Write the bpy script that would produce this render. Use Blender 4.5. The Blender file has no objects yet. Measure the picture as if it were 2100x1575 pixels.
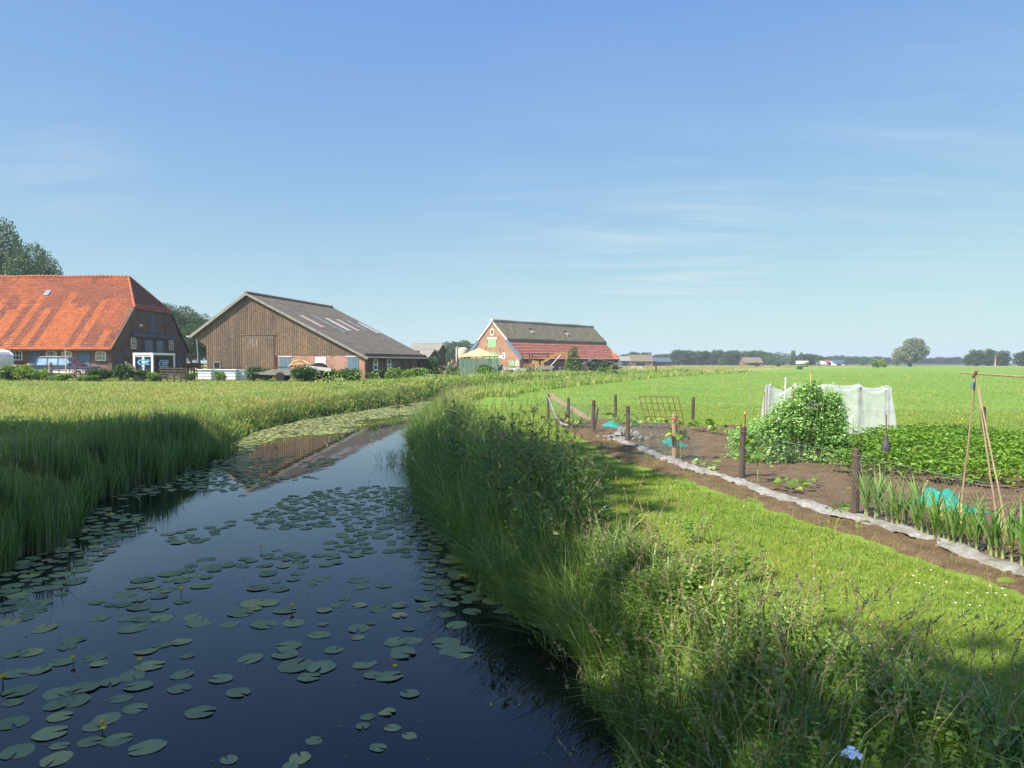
import bpy, math, random
import numpy as np
from mathutils import Vector, Matrix
R = math.radians
PI = math.pi
random.seed(7)
rng = np.random.default_rng(11)
scene = bpy.context.scene
COL = scene.collection

# ------------------------------------------------------------------ camera model (used to read ground positions)
CAMZ, FPX, PITCH = 2.9, 1516.0, R(1.72)
def ray(u, v):
    cx, cy = (u - 1050) / FPX, (787.5 - v) / FPX
    return np.array([cx, math.cos(PITCH) + cy * math.sin(PITCH), -math.sin(PITCH) + cy * math.cos(PITCH)])
def G(u, v, z):
    d = ray(u, v); t = (z - CAMZ) / d[2]
    return np.array([0, 0, CAMZ]) + d * t
def at(u, v, Y):
    d = ray(u, v); return np.array([0, 0, CAMZ]) + d * (Y / d[1])

# ------------------------------------------------------------------ object helpers
def tag(o, label=None, cat=None, group=None, kind=None):
    if label: o['label'] = label
    if cat: o['category'] = cat
    if group: o['group'] = group
    if kind: o['kind'] = kind
    return o
def thing(name, label, cat, loc=(0, 0, 0), rz=0.0, group=None):
    o = bpy.data.objects.new(name, None); COL.objects.link(o)
    o.empty_display_size = .2
    o.location = [float(c) for c in loc]; o.rotation_euler = (0, 0, rz)
    return tag(o, label, cat, group)
def link(name, me, parent=None):
    o = bpy.data.objects.new(name, me); COL.objects.link(o)
    if parent is not None: o.parent = parent
    return o
def dup(root, loc, rz=0.0, sc=1.0, label=None, rot=None):
    kids = list(root.children)
    r = root.copy(); COL.objects.link(r)
    r.location = [float(c) for c in loc]
    r.rotation_euler = rot if rot is not None else (0, 0, rz)
    r.scale = sc if isinstance(sc, (tuple, list)) else (sc, sc, sc)
    if label: r['label'] = label
    for k in kids:
        c = k.copy(); COL.objects.link(c); c.parent = r
        for g in k.children:
            d = g.copy(); COL.objects.link(d); d.parent = c
    return r

def mesh_np(name, V, polys, mat, parent=None, smooth=False, attrs=None):
    """polys: list of (n,k) int arrays"""
    me = bpy.data.meshes.new(name)
    V = np.asarray(V, dtype=np.float32)
    polys = [np.asarray(p, dtype=np.int32) for p in polys if len(p)]
    me.vertices.add(len(V)); me.vertices.foreach_set('co', V.ravel())
    idx = np.concatenate([p.ravel() for p in polys])
    tot = np.concatenate([np.full(len(p), p.shape[1], dtype=np.int32) for p in polys])
    st = np.concatenate([[0], np.cumsum(tot)[:-1]]).astype(np.int32)
    me.loops.add(len(idx)); me.loops.foreach_set('vertex_index', idx)
    me.polygons.add(len(tot)); me.polygons.foreach_set('loop_start', st)
    me.polygons.foreach_set('use_smooth', np.full(len(tot), bool(smooth)))
    for an, (dom, typ, arr) in (attrs or {}).items():
        a = me.attributes.new(an, typ, dom)
        a.data.foreach_set('color' if typ == 'FLOAT_COLOR' else 'value', np.asarray(arr, dtype=np.float32).ravel())
    me.update(calc_edges=True)
    if mat: me.materials.append(mat)
    return link(name, me, parent)

class MB:
    """collects boxes, bars, tubes, prisms; build() links them as one mesh object"""
    def __init__(s): s.v = []; s.f = []; s.r = []
    def add(s, vs, fs, rnd=None):
        n = len(s.v); s.v += [tuple(float(c) for c in p) for p in vs]
        s.f += [tuple(i + n for i in f) for f in fs]
        s.r += [random.random() if rnd is None else rnd] * len(fs)
        return s
    def box(s, c, d, M=None, rnd=None, taper=1.0):
        hx, hy, hz = d[0] / 2, d[1] / 2, d[2] / 2
        vs = [(sx * hx * (taper if sz > 0 else 1), sy * hy * (taper if sz > 0 else 1), sz * hz) for sz in (-1, 1) for sx, sy in ((-1, -1), (1, -1), (1, 1), (-1, 1))]
        if M is not None: vs = [tuple(M @ Vector(p)) for p in vs]
        vs = [(p[0] + c[0], p[1] + c[1], p[2] + c[2]) for p in vs]
        return s.add(vs, [(0, 3, 2, 1), (4, 5, 6, 7), (0, 1, 5, 4), (1, 2, 6, 5), (2, 3, 7, 6), (3, 0, 4, 7)], rnd)
    def span(s, a, b, rnd=None):
        return s.box([(a[i] + b[i]) / 2 for i in range(3)], [abs(b[i] - a[i]) for i in range(3)], rnd=rnd)
    def bar(s, p0, p1, w, h=None, up=(0, 0, 1), rnd=None):
        p0, p1 = Vector(p0), Vector(p1); d = (p1 - p0); L = d.length; d.normalize()
        u = Vector(up)
        if abs(d.dot(u)) > .99: u = Vector((1, 0, 0))
        sd = d.cross(u).normalized(); up2 = sd.cross(d)
        M = Matrix((sd, d, up2)).transposed()
        return s.box((p0 + p1) / 2, (w, L, h or w), M, rnd)
    def tube(s, pts, rad, n=8, cap=True, rnd=None):
        pts = [Vector(p) for p in pts]
        if not isinstance(rad, (list, tuple)): rad = [rad] * len(pts)
        vs, fs = [], []
        ref = Vector((.31, .17, .93))
        for i, p in enumerate(pts):
            d = (pts[min(i + 1, len(pts) - 1)] - pts[max(i - 1, 0)]).normalized()
            if abs(d.dot(ref)) > .98: a = d.cross(Vector((1, 0, 0))).normalized()
            else: a = d.cross(ref).normalized()
            b = d.cross(a)
            for k in range(n):
                t = 2 * PI * k / n
                vs.append(p + (a * math.cos(t) + b * math.sin(t)) * rad[i])
        for i in range(len(pts) - 1):
            for k in range(n):
                k2 = (k + 1) % n
                fs.append((i * n + k, i * n + k2, (i + 1) * n + k2, (i + 1) * n + k))
        if cap:
            fs.append(tuple(range(n))); fs.append(tuple((len(pts) - 1) * n + k for k in reversed(range(n))))
        return s.add(vs, fs, rnd)
    def prism(s, poly, fn, t0, t1, rnd=None):
        """poly of (a,b); fn(a,b,t)->xyz"""
        n = len(poly)
        vs = [fn(a, b, t0) for a, b in poly] + [fn(a, b, t1) for a, b in poly]
        fs = [tuple(range(n)), tuple(reversed(range(n, 2 * n)))] + [(i, (i + 1) % n, n + (i + 1) % n, n + i) for i in range(n)]
        return s.add(vs, fs, rnd)
    def ring(s, outer, inner, fn, t0, t1):
        n = len(outer)
        vs = [fn(a, b, t) for t in (t0, t1) for a, b in outer] + [fn(a, b, t) for t in (t0, t1) for a, b in inner]
        fs = []
        for i in range(n):
            j = (i + 1) % n
            fs += [(i, j, n + j, n + i), (2 * n + i, 3 * n + i, 3 * n + j, 2 * n + j), (i, 2 * n + i, 2 * n + j, j), (n + i, n + j, 3 * n + j, 3 * n + i)]
        return s.add(vs, fs)
    def lathe(s, prof, c, n=16, rnd=None):
        vs, fs = [], []
        for r_, z in prof:
            for k in range(n):
                t = 2 * PI * k / n; vs.append((c[0] + r_ * math.cos(t), c[1] + r_ * math.sin(t), c[2] + z))
        for i in range(len(prof) - 1):
            for k in range(n):
                k2 = (k + 1) % n; fs.append((i * n + k, i * n + k2, (i + 1) * n + k2, (i + 1) * n + k))
        fs.append(tuple(reversed(range(n)))); fs.append(tuple((len(prof) - 1) * n + k for k in range(n)))
        return s.add(vs, fs, rnd)
    def grid(s, fn, nu, nv):
        vs = [fn(i / nu, j / nv) for i in range(nu + 1) for j in range(nv + 1)]
        fs = [(i * (nv + 1) + j, (i + 1) * (nv + 1) + j, (i + 1) * (nv + 1) + j + 1, i * (nv + 1) + j + 1) for i in range(nu) for j in range(nv)]
        return s.add(vs, fs)
    def build(s, name, mat, parent=None, smooth=False, bevel=0):
        me = bpy.data.meshes.new(name); me.from_pydata(s.v, [], s.f)
        a = me.attributes.new('rnd', 'FLOAT', 'FACE'); a.data.foreach_set('value', np.array(s.r, dtype=np.float32))
        if smooth:
            me.polygons.foreach_set('use_smooth', np.ones(len(s.f), dtype=bool))
        me.materials.append(mat); me.update()
        o = link(name, me, parent)
        if bevel:
            m = o.modifiers.new('bevel', 'BEVEL'); m.width = bevel; m.segments = 2; m.limit_method = 'ANGLE'
        return o

class Fol:
    """collects blades and leaves as numpy arrays"""
    def __init__(s): s.V = []; s.Q = []; s.T = []; s.r = []; s.t = []; s.n = 0
    def add(s, V, Q=None, T=None, r=None, t=None):
        V = np.asarray(V, dtype=np.float32).reshape(-1, 3)
        if Q is not None and len(Q): s.Q.append(np.asarray(Q).reshape(-1, 4) + s.n)
        if T is not None and len(T): s.T.append(np.asarray(T).reshape(-1, 3) + s.n)
        s.V.append(V); s.r.append(np.broadcast_to(np.asarray(r, dtype=np.float32), (len(V),)) if np.ndim(r) == 0 else np.asarray(r, dtype=np.float32))
        s.t.append(np.broadcast_to(np.asarray(t, dtype=np.float32), (len(V),)) if np.ndim(t) == 0 else np.asarray(t, dtype=np.float32))
        s.n += len(V)
    def blades(s, P, h, w, az, bend, segs=2, rnd=None, sink=.02):
        N = len(P)
        if N == 0: return
        P = np.asarray(P, float); h = np.broadcast_to(h, (N,)).astype(float); w = np.broadcast_to(w, (N,)).astype(float)
        bend = np.broadcast_to(bend, (N,)).astype(float)
        rnd = rng.random(N) if rnd is None else np.broadcast_to(rnd, (N,))
        yaw = az + PI / 2 + rng.normal(0, .7, N)
        S = np.stack([np.cos(yaw), np.sin(yaw), np.zeros(N)], 1)
        L = np.stack([np.cos(az), np.sin(az), np.zeros(N)], 1)
        k = 2 * segs + 1
        V = np.zeros((N, k, 3)); tt = np.zeros((N, k))
        for i in range(segs + 1):
            t = i / segs
            c = P + L * (h * bend * t ** 2)[:, None]
            c[:, 2] += h * (t - .42 * np.minimum(bend, 1.3) * t * t) - sink
            if i < segs:
                ww = (w * (1 - .75 * t ** 1.6) / 2)[:, None]
                V[:, 2 * i] = c - S * ww; V[:, 2 * i + 1] = c + S * ww
                tt[:, 2 * i] = tt[:, 2 * i + 1] = t
            else:
                V[:, 2 * i] = c; tt[:, 2 * i] = 1
        b = (np.arange(N) * k)[:, None]
        Q = [b + np.array([[2 * i, 2 * i + 1, 2 * i + 3, 2 * i + 2]]) for i in range(segs - 1)]
        T = b + np.array([[2 * segs - 2, 2 * segs - 1, 2 * segs]])
        s.add(V, np.concatenate(Q) if Q else None, T, np.repeat(rnd, k), tt.ravel())
    def leaves(s, P, D, size, aspect=.5, fold=.25, up=None, rnd=None, t=1.0, simple=True, droop=.15):
        """P base points, D unit directions"""
        N = len(P)
        if N == 0: return
        P = np.asarray(P, float); D = np.asarray(D, float); D = D / (np.linalg.norm(D, axis=1, keepdims=True) + 1e-9)
        size = np.broadcast_to(size, (N,)).astype(float)[:, None]
        U = np.array([0, 0, 1.0]) + rng.normal(0, .45, (N, 3)) if up is None else np.asarray(up, float)
        S = np.cross(D, U); S /= (np.linalg.norm(S, axis=1, keepdims=True) + 1e-9)
        Nn = np.cross(S, D)
        rnd = rng.random(N) if rnd is None else np.broadcast_to(rnd, (N,))
        hw = aspect / 2
        if simple:
            V = np.stack([P, P + size * (.42 * D + hw * S + fold * hw * Nn), P + size * (D - droop * Nn), P + size * (.42 * D - hw * S + fold * hw * Nn)], 1)
            b = (np.arange(N) * 4)[:, None]
            s.add(V, None, np.concatenate([b + [[0, 1, 2]], b + [[0, 2, 3]]]), np.repeat(rnd, 4), t)
        else:
            pr = [(0, 0, 0), (.28, hw, fold * hw), (.62, hw * .82, fold * hw * .6 - droop * .4), (1, 0, -droop), (.62, -hw * .82, fold * hw * .6 - droop * .4), (.28, -hw, fold * hw), (.28, 0, 0), (.62, 0, -droop * .35)]
            V = np.stack([P + size * (a * D + b_ * S + c * Nn) for a, b_, c in pr], 1)
            b = (np.arange(N) * 8)[:, None]
            s.add(V, np.concatenate([b + [[1, 2, 7, 6]], b + [[6, 7, 4, 5]]]), np.concatenate([b + [[0, 1, 6]], b + [[0, 6, 5]], b + [[2, 3, 7]], b + [[7, 3, 4]]]), np.repeat(rnd, 8), t)
    def stick(s, P0, P1, r0, r1, rnd=None, t=.5):
        """three-sided stems"""
        P0, P1 = np.asarray(P0, float), np.asarray(P1, float); N = len(P0)
        if N == 0: return
        D = P1 - P0; D /= (np.linalg.norm(D, axis=1, keepdims=True) + 1e-9)
        A = np.cross(D, np.array([.3, .9, .1])); A /= np.linalg.norm(A, axis=1, keepdims=True) + 1e-9
        B = np.cross(D, A)
        r0 = np.broadcast_to(r0, (N,))[:, None]; r1 = np.broadcast_to(r1, (N,))[:, None]
        V = []
        for P, r_ in ((P0, r0), (P1, r1)):
            for k in range(3):
                a = 2 * PI * k / 3; V.append(P + r_ * (A * math.cos(a) + B * math.sin(a)))
        V = np.stack(V, 1); b = (np.arange(N) * 6)[:, None]
        rnd = rng.random(N) if rnd is None else np.broadcast_to(rnd, (N,))
        s.add(V, np.concatenate([b + [[k, (k + 1) % 3, 3 + (k + 1) % 3, 3 + k]] for k in range(3)]), None, np.repeat(rnd, 6), t)
    def scatter(s, o, pos, rz, sc, tilt=None):
        """scatter a prototype Fol o"""
        V0 = np.concatenate(o.V); r0 = np.concatenate(o.r); t0 = np.concatenate(o.t)
        N = len(pos); c, sn = np.cos(rz), np.sin(rz)
        X = V0[None, :, 0] * c[:, None] - V0[None, :, 1] * sn[:, None]
        Y = V0[None, :, 0] * sn[:, None] + V0[None, :, 1] * c[:, None]
        Z = np.broadcast_to(V0[None, :, 2], X.shape)
        V = np.stack([X, Y, Z], 2) * np.broadcast_to(sc, (N,))[:, None, None]
        if tilt is not None: V[:, :, 0] += V[:, :, 2] * tilt[:, None, 0]; V[:, :, 1] += V[:, :, 2] * tilt[:, None, 1]
        V = V + np.asarray(pos)[:, None, :]
        b = (np.arange(N) * len(V0))[:, None, None]
        Q = (b + np.concatenate(o.Q)[None]).reshape(-1, 4) if o.Q else None
        T = (b + np.concatenate(o.T)[None]).reshape(-1, 3) if o.T else None
        rr = np.clip(r0[None] * .5 + rng.random((N, 1)) * .5, 0, 1)
        s.add(V.reshape(-1, 3), Q, T, rr.ravel(), np.broadcast_to(t0[None], (N, len(V0))).ravel())
    def build(s, name, mat, parent=None, smooth=False):
        V = np.concatenate(s.V)
        P = []
        if s.Q: P.append(np.concatenate(s.Q))
        if s.T: P.append(np.concatenate(s.T))
        return mesh_np(name, V, P, mat, parent, smooth, {'rnd': ('POINT', 'FLOAT', np.concatenate(s.r)), 't': ('POINT', 'FLOAT', np.concatenate(s.t))})

class Frame:
    """local building frame; turns photo pixels into local points"""
    def __init__(s, org, rz): s.o = np.array(org, float); s.c, s.s = math.cos(rz), math.sin(rz); s.rz = rz
    def loc(s, p):
        d = np.asarray(p, float) - s.o; return np.array([d[0] * s.c + d[1] * s.s, -d[0] * s.s + d[1] * s.c, d[2]])
    def hit(s, u, v, n, k):
        """local point where the ray meets plane n.p = k (local)"""
        o = s.loc((0, 0, CAMZ)); d0 = ray(u, v); d = np.array([d0[0] * s.c + d0[1] * s.s, -d0[0] * s.s + d0[1] * s.c, d0[2]])
        n = np.asarray(n, float); t = (k - n @ o) / (n @ d); return o + d * t

# ------------------------------------------------------------------ value noise in numpy
_tab = rng.random((256, 256))
def vnoise(x, y):
    x = np.asarray(x, float); y = np.asarray(y, float)
    xi, yi = np.floor(x).astype(int), np.floor(y).astype(int); fx, fy = x - xi, y - yi
    fx, fy = fx * fx * (3 - 2 * fx), fy * fy * (3 - 2 * fy)
    g = lambda a, b: _tab[a % 256, b % 256]
    return (g(xi, yi) * (1 - fx) + g(xi + 1, yi) * fx) * (1 - fy) + (g(xi, yi + 1) * (1 - fx) + g(xi + 1, yi + 1) * fx) * fy
def fbm(x, y, o=3):
    r_, a, tot = 0, 1., 0
    for i in range(o): r_ = r_ + a * vnoise(x * 2 ** i + 17 * i, y * 2 ** i + 31 * i); tot += a; a *= .5
    return r_ / tot
def ss(t): t = np.clip(t, 0, 1); return t * t * (3 - 2 * t)
def inpoly(x, y, poly):
    x = np.asarray(x); y = np.asarray(y); r_ = np.zeros(x.shape, bool); n = len(poly)
    for i in range(n):
        x0, y0 = poly[i][:2]; x1, y1 = poly[(i + 1) % n][:2]
        c = ((y0 > y) != (y1 > y)) & (x < (x1 - x0) * (y - y0) / ((y1 - y0) + 1e-12) + x0); r_ ^= c
    return r_
# ------------------------------------------------------------------ materials (all procedural)
def _nt(name):
    m = bpy.data.materials.new(name); m.use_nodes = True; nt = m.node_tree; nt.nodes.clear()
    return m, nt, nt.nodes, nt.links
def _ramp(N, stops, interp='LINEAR'):
    r_ = N.new('ShaderNodeValToRGB'); e = r_.color_ramp.elements; r_.color_ramp.interpolation = interp
    while len(e) < len(stops): e.new(.5)
    for i, (p, c) in enumerate(stops): e[i].position = p; e[i].color = (c[0], c[1], c[2], 1)
    return r_
def _noise(N, L, vec, scale, detail=4, rough=.6, stretch=None, dist=0):
    if stretch:
        mp = N.new('ShaderNodeMapping'); mp.inputs['Scale'].default_value = stretch; L.new(vec, mp.inputs[0]); vec = mp.outputs[0]
    n = N.new('ShaderNodeTexNoise'); n.inputs['Scale'].default_value = scale; n.inputs['Detail'].default_value = detail
    n.inputs['Roughness'].default_value = rough; n.inputs['Distortion'].default_value = dist; L.new(vec, n.inputs['Vector']); return n
def _mix(N, L, f, a, b, mode='MIX'):
    m = N.new('ShaderNodeMix'); m.data_type = 'RGBA'; m.blend_type = mode
    for s_, x in ((m.inputs[0], f), (m.inputs[6], a), (m.inputs[7], b)):
        if hasattr(x, 'is_output'): L.new(x, s_)
        elif isinstance(x, (int, float)): s_.default_value = x
        else: s_.default_value = (x[0], x[1], x[2], 1)
    return m.outputs[2]
def pm(name, c1, c2=None, scale=6, rough=.8, bump=0, stretch=None, spec=.3, metal=0, rv=0, alpha=1, c3=None, fine=None):
    """principled with a two or three tone noise; rv = how much the per-face 'rnd' attribute varies the tone"""
    m, nt, N, L = _nt(name)
    out = N.new('ShaderNodeOutputMaterial'); b = N.new('ShaderNodeBsdfPrincipled'); tc = N.new('ShaderNodeTexCoord')
    vec = tc.outputs['Object']
    c2 = c2 or tuple(x * .75 for x in c1)
    n = _noise(N, L, vec, scale, 5, .62, stretch)
    rp = _ramp(N, [(.3, c2), (.7, c1)] if c3 is None else [(.28, c2), (.52, c1), (.75, c3)]); L.new(n.outputs[0], rp.inputs[0]); col = rp.outputs[0]
    if fine:
        n2 = _noise(N, L, vec, fine[0], 3, .6); rp2 = _ramp(N, [(.35, (1 - fine[1],) * 3), (.65, (1 + fine[1] * .5,) * 3)]); L.new(n2.outputs[0], rp2.inputs[0])
        col = _mix(N, L, 1.0, col, rp2.outputs[0], 'MULTIPLY')
    if rv:
        a = N.new('ShaderNodeAttribute'); a.attribute_name = 'rnd'
        rp3 = _ramp(N, [(0, (1 - rv,) * 3), (1, (1 + rv * .6,) * 3)]); L.new(a.outputs['Fac'], rp3.inputs[0]); col = _mix(N, L, 1.0, col, rp3.outputs[0], 'MULTIPLY')
    L.new(col, b.inputs['Base Color'])
    b.inputs['Roughness'].default_value = rough; b.inputs['Specular IOR Level'].default_value = spec; b.inputs['Metallic'].default_value = metal
    if bump:
        bp = N.new('ShaderNodeBump'); bp.inputs['Strength'].default_value = bump; bp.inputs['Distance'].default_value = .03
        n3 = _noise(N, L, vec, scale * 4, 6, .65, stretch); L.new(n3.outputs[0], bp.inputs['Height']); L.new(bp.outputs[0], b.inputs['Normal'])
    if alpha < 1:
        tr = N.new('ShaderNodeBsdfTransparent'); mx = N.new('ShaderNodeMixShader'); mx.inputs[0].default_value = alpha
        L.new(tr.outputs[0], mx.inputs[1]); L.new(b.outputs[0], mx.inputs[2]); L.new(mx.outputs[0], out.inputs[0])
    else: L.new(b.outputs[0], out.inputs[0])
    return m
def leafmat(name, stops, trans=.3, base=None, gloss=.05, rough=.45, patch=None):
    """foliage: tone by the random number of each blade or leaf, translucent"""
    m, nt, N, L = _nt(name)
    out = N.new('ShaderNodeOutputMaterial'); a = N.new('ShaderNodeAttribute'); a.attribute_name = 'rnd'
    rp = _ramp(N, stops); L.new(a.outputs['Fac'], rp.inputs[0]); col = rp.outputs[0]
    if patch:
        ge = N.new('ShaderNodeNewGeometry'); n = _noise(N, L, ge.outputs['Position'], patch[0], 3, .6)
        pr = _ramp(N, [(.38, (0, 0, 0)), (.62, (1, 1, 1))]); L.new(n.outputs[0], pr.inputs[0])
        col = _mix(N, L, pr.outputs[0], col, patch[1], 'MULTIPLY')
    if base:
        t = N.new('ShaderNodeAttribute'); t.attribute_name = 't'
        tr = _ramp(N, [(0, (1, 1, 1)), (.45, (0, 0, 0))]); L.new(t.outputs['Fac'], tr.inputs[0]); col = _mix(N, L, tr.outputs[0], col, base)
    d = N.new('ShaderNodeBsdfDiffuse'); tl = N.new('ShaderNodeBsdfTranslucent'); g = N.new('ShaderNodeBsdfGlossy')
    L.new(col, d.inputs[0]); g.inputs['Roughness'].default_value = rough
    hs = N.new('ShaderNodeHueSaturation'); hs.inputs['Saturation'].default_value = 1.15; hs.inputs['Value'].default_value = 1.25; L.new(col, hs.inputs['Color']); L.new(hs.outputs[0], tl.inputs[0])
    m1 = N.new('ShaderNodeMixShader'); m1.inputs[0].default_value = trans; L.new(d.outputs[0], m1.inputs[1]); L.new(tl.outputs[0], m1.inputs[2])
    m2 = N.new('ShaderNodeMixShader'); m2.inputs[0].default_value = gloss; L.new(m1.outputs[0], m2.inputs[1]); L.new(g.outputs[0], m2.inputs[2])
    L.new(m2.outputs[0], out.inputs[0]); return m
def brickmat(name, c1, c2, mortar, dark=None, sc=1.0):
    m, nt, N, L = _nt(name)
    out = N.new('ShaderNodeOutputMaterial'); b = N.new('ShaderNodeBsdfPrincipled'); tc = N.new('ShaderNodeTexCoord')
    sp = N.new('ShaderNodeSeparateXYZ'); L.new(tc.outputs['Object'], sp.inputs[0])
    ad = N.new('ShaderNodeMath'); L.new(sp.outputs[0], ad.inputs[0]); L.new(sp.outputs[1], ad.inputs[1])
    cb = N.new('ShaderNodeCombineXYZ'); L.new(ad.outputs[0], cb.inputs[0]); L.new(sp.outputs[2], cb.inputs[1])
    br = N.new('ShaderNodeTexBrick'); L.new(cb.outputs[0], br.inputs[0])
    br.inputs['Color1'].default_value = (*c1, 1); br.inputs['Color2'].default_value = (*c2, 1); br.inputs['Mortar'].default_value = (*mortar, 1)
    br.inputs['Scale'].default_value = 1; br.inputs['Brick Width'].default_value = .21 * sc; br.inputs['Row Height'].default_value = .062 * sc
    br.inputs['Mortar Size'].default_value = .008; br.inputs['Bias'].default_value = -.1
    n = _noise(N, L, tc.outputs['Object'], .9, 5, .65)
    rp = _ramp(N, [(.3, (.62, .6, .6)), (.55, (1, 1, 1)), (.8, (1.2, 1.12, 1.05))]); L.new(n.outputs[0], rp.inputs[0])
    col = _mix(N, L, 1.0, br.outputs[0], rp.outputs[0], 'MULTIPLY')
    L.new(col, b.inputs['Base Color']); b.inputs['Roughness'].default_value = .9; b.inputs['Specular IOR Level'].default_value = .15
    bp = N.new('ShaderNodeBump'); bp.inputs['Strength'].default_value = .4; bp.inputs['Distance'].default_value = .01; L.new(br.outputs['Fac'], bp.inputs['Height']); bp.invert = True; L.new(bp.outputs[0], b.inputs['Normal'])
    L.new(b.outputs[0], out.inputs[0]); return m
def tilemat(name, stops, rough=.75):
    m, nt, N, L = _nt(name)
    out = N.new('ShaderNodeOutputMaterial'); b = N.new('ShaderNodeBsdfPrincipled'); a = N.new('ShaderNodeAttribute'); a.attribute_name = 'rnd'; tc = N.new('ShaderNodeTexCoord')
    rp = _ramp(N, stops); L.new(a.outputs['Fac'], rp.inputs[0])
    n = _noise(N, L, tc.outputs['Object'], 2.2, 6, .7); r2 = _ramp(N, [(.3, (.6, .58, .58)), (.55, (1, 1, 1)), (.75, (1.15, 1.1, 1.05))]); L.new(n.outputs[0], r2.inputs[0])
    col = _mix(N, L, 1.0, rp.outputs[0], r2.outputs[0], 'MULTIPLY')
    n2 = _noise(N, L, tc.outputs['Object'], 14, 3, .6); r3 = _ramp(N, [(.68, (0, 0, 0)), (.78, (1, 1, 1))]); L.new(n2.outputs[0], r3.inputs[0])
    col = _mix(N, L, r3.outputs[0], col, (.09, .075, .06))
    L.new(col, b.inputs['Base Color']); b.inputs['Roughness'].default_value = rough; b.inputs['Specular IOR Level'].default_value = .25; L.new(b.outputs[0], out.inputs[0]); return m

M = {}
M['soil'] = pm('soil', (.138, .092, .052), (.08, .053, .032), 3, .95, .6, c3=(.17, .116, .068), fine=(40, .35), spec=.1)
M['bark'] = pm('bark', (.09, .07, .052), (.04, .032, .025), 4, .9, .5, (1, 1, .25))
M['oldwood'] = pm('old_wood', (.13, .09, .062), (.055, .038, .03), 9, .85, .4, (6, 6, .6), fine=(60, .3))
M['palewood'] = pm('pale_wood', (.36, .25, .16), (.24, .17, .11), 6, .8, .2, (5, 5, .5))
M['bamboo'] = pm('bamboo', (.34, .25, .15), (.2, .14, .085), 12, .6, .1, (1, 1, .2))
M['board'] = pm('weathered_boards', (.165, .112, .07), (.105, .08, .062), .55, .85, .2, (1, 1, .35), rv=.2, c3=(.215, .13, .064), fine=(5, .3))
M['darkwood'] = pm('dark_wood', (.045, .038, .033), (.025, .022, .02), 3, .85, .2)
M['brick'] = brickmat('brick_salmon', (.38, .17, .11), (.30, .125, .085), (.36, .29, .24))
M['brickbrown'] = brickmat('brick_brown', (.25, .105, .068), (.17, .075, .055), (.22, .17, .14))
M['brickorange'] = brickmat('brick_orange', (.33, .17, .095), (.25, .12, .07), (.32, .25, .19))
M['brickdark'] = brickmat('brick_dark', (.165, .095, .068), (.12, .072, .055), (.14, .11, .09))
M['tile'] = tilemat('orange_pantiles', [(0, (0.0937, 0.0426, 0.0342)), (0.35, (0.2109, 0.0696, 0.0384)), (0.5, (0.289, 0.0859, 0.0367)), (0.62, (0.3672, 0.1023, 0.0359)), (1, (0.4375, 0.1309, 0.041))])
M['tile2'] = tilemat('red_pantiles', [(0, (0.1042, 0.0619, 0.0576)), (0.3, (0.2464, 0.0927, 0.072)), (0.75, (0.3506, 0.1299, 0.0864)), (0.93, (0.3981, 0.1484, 0.0864)), (1, (0.5686, 0.1979, 0.0648))])
M['tileshade'] = tilemat('shaded_pantiles', [(0, (.08, .045, .04)), (.5, (.2, .07, .05)), (1, (.42, .13, .055))])  # pantile colours darkened for the shaded hip and rear slopes
M['ridge'] = pm('ridge_tile', (.42, .14, .06), (.28, .09, .05), 4, .8)
M['fibre'] = tilemat('fibre_cement', [(0, (0.0785, 0.0693, 0.0566)), (0.5, (0.1138, 0.0985, 0.0805)), (1, (0.149, 0.1299, 0.1037))], .9)
M['fibreridge'] = pm('fibre_ridge', (.3, .16, .12), (.2, .12, .1), 3, .85)
M['thatch'] = pm('thatch', (.175, .15, .10), (.105, .092, .064), 2.5, .95, .9, (1, 3, 1), c3=(.225, .195, .135), fine=(30, .4), spec=.05)
M['mosscap'] = pm('ridge_mortar', (.36, .33, .28), (.24, .22, .19), 4, .9)
M['bluedoor'] = pm('blue_grey_paint', (.13, .19, .235), (.085, .125, .165), 7, .7, .1, (4, 4, .5), rv=.18)
M['bluedark'] = pm('dark_blue_paint', (.075, .105, .15), (.05, .07, .1), 5, .6, rv=.15)
M['greendoor'] = pm('green_paint', (.26, .40, .20), (.18, .30, .15), 5, .7, rv=.12)
M['cream'] = pm('cream_paint', (.70, .64, .50), (.58, .52, .40), 6, .6)
M['white'] = pm('white_paint', (.80, .80, .78), (.68, .68, .66), 4, .5)
M['lintel'] = pm('concrete_lintel', (.55, .5, .44), (.42, .38, .33), 5, .85)
M['glass'] = pm('window_glass', (.03, .04, .055), (.02, .028, .04), 2, .08, spec=.6)
M['palepane'] = pm('clouded_pane', (.22, .25, .30), (.16, .185, .23), 2, .35, spec=.5)
M['skyA'] = pm('skylight_pink', (.46, .33, .28), (.38, .27, .23), 3, .6)
M['skyB'] = pm('skylight_grey', (.45, .45, .43), (.3, .3, .29), 2, .5, c3=(.5, .46, .36))
M['skyC'] = pm('skylight_dull', (.21, .215, .215), (.16, .16, .165), 3, .6)
M['metal'] = pm('grey_metal', (.36, .37, .38), (.27, .28, .29), 5, .45, metal=.6)
M['rust'] = pm('rusty_steel', (.22, .075, .04), (.12, .04, .025), 8, .85, fine=(50, .3))
M['wire'] = pm('galvanised_wire', (.33, .34, .33), (.22, .23, .22), 10, .5, metal=.5)
M['greenwire'] = pm('green_wire', (.09, .16, .14), (.06, .11, .1), 10, .6)
M['plastic'] = pm('white_plastic', (.78, .78, .76), (.62, .62, .6), 2, .4, spec=.4)
M['liner'] = pm('pale_liner', (.235, .228, .205), (.135, .115, .085), 3.5, .85, .4, c3=(.275, .268, .243), fine=(22, .2))
M['teal'] = pm('teal_net', (.025, .34, .27), (.012, .2, .16), 9, .75, .5, fine=(60, .35))
M['black'] = pm('black_rubber', (.02, .02, .021), (.012, .012, .013), 5, .7)
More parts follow.
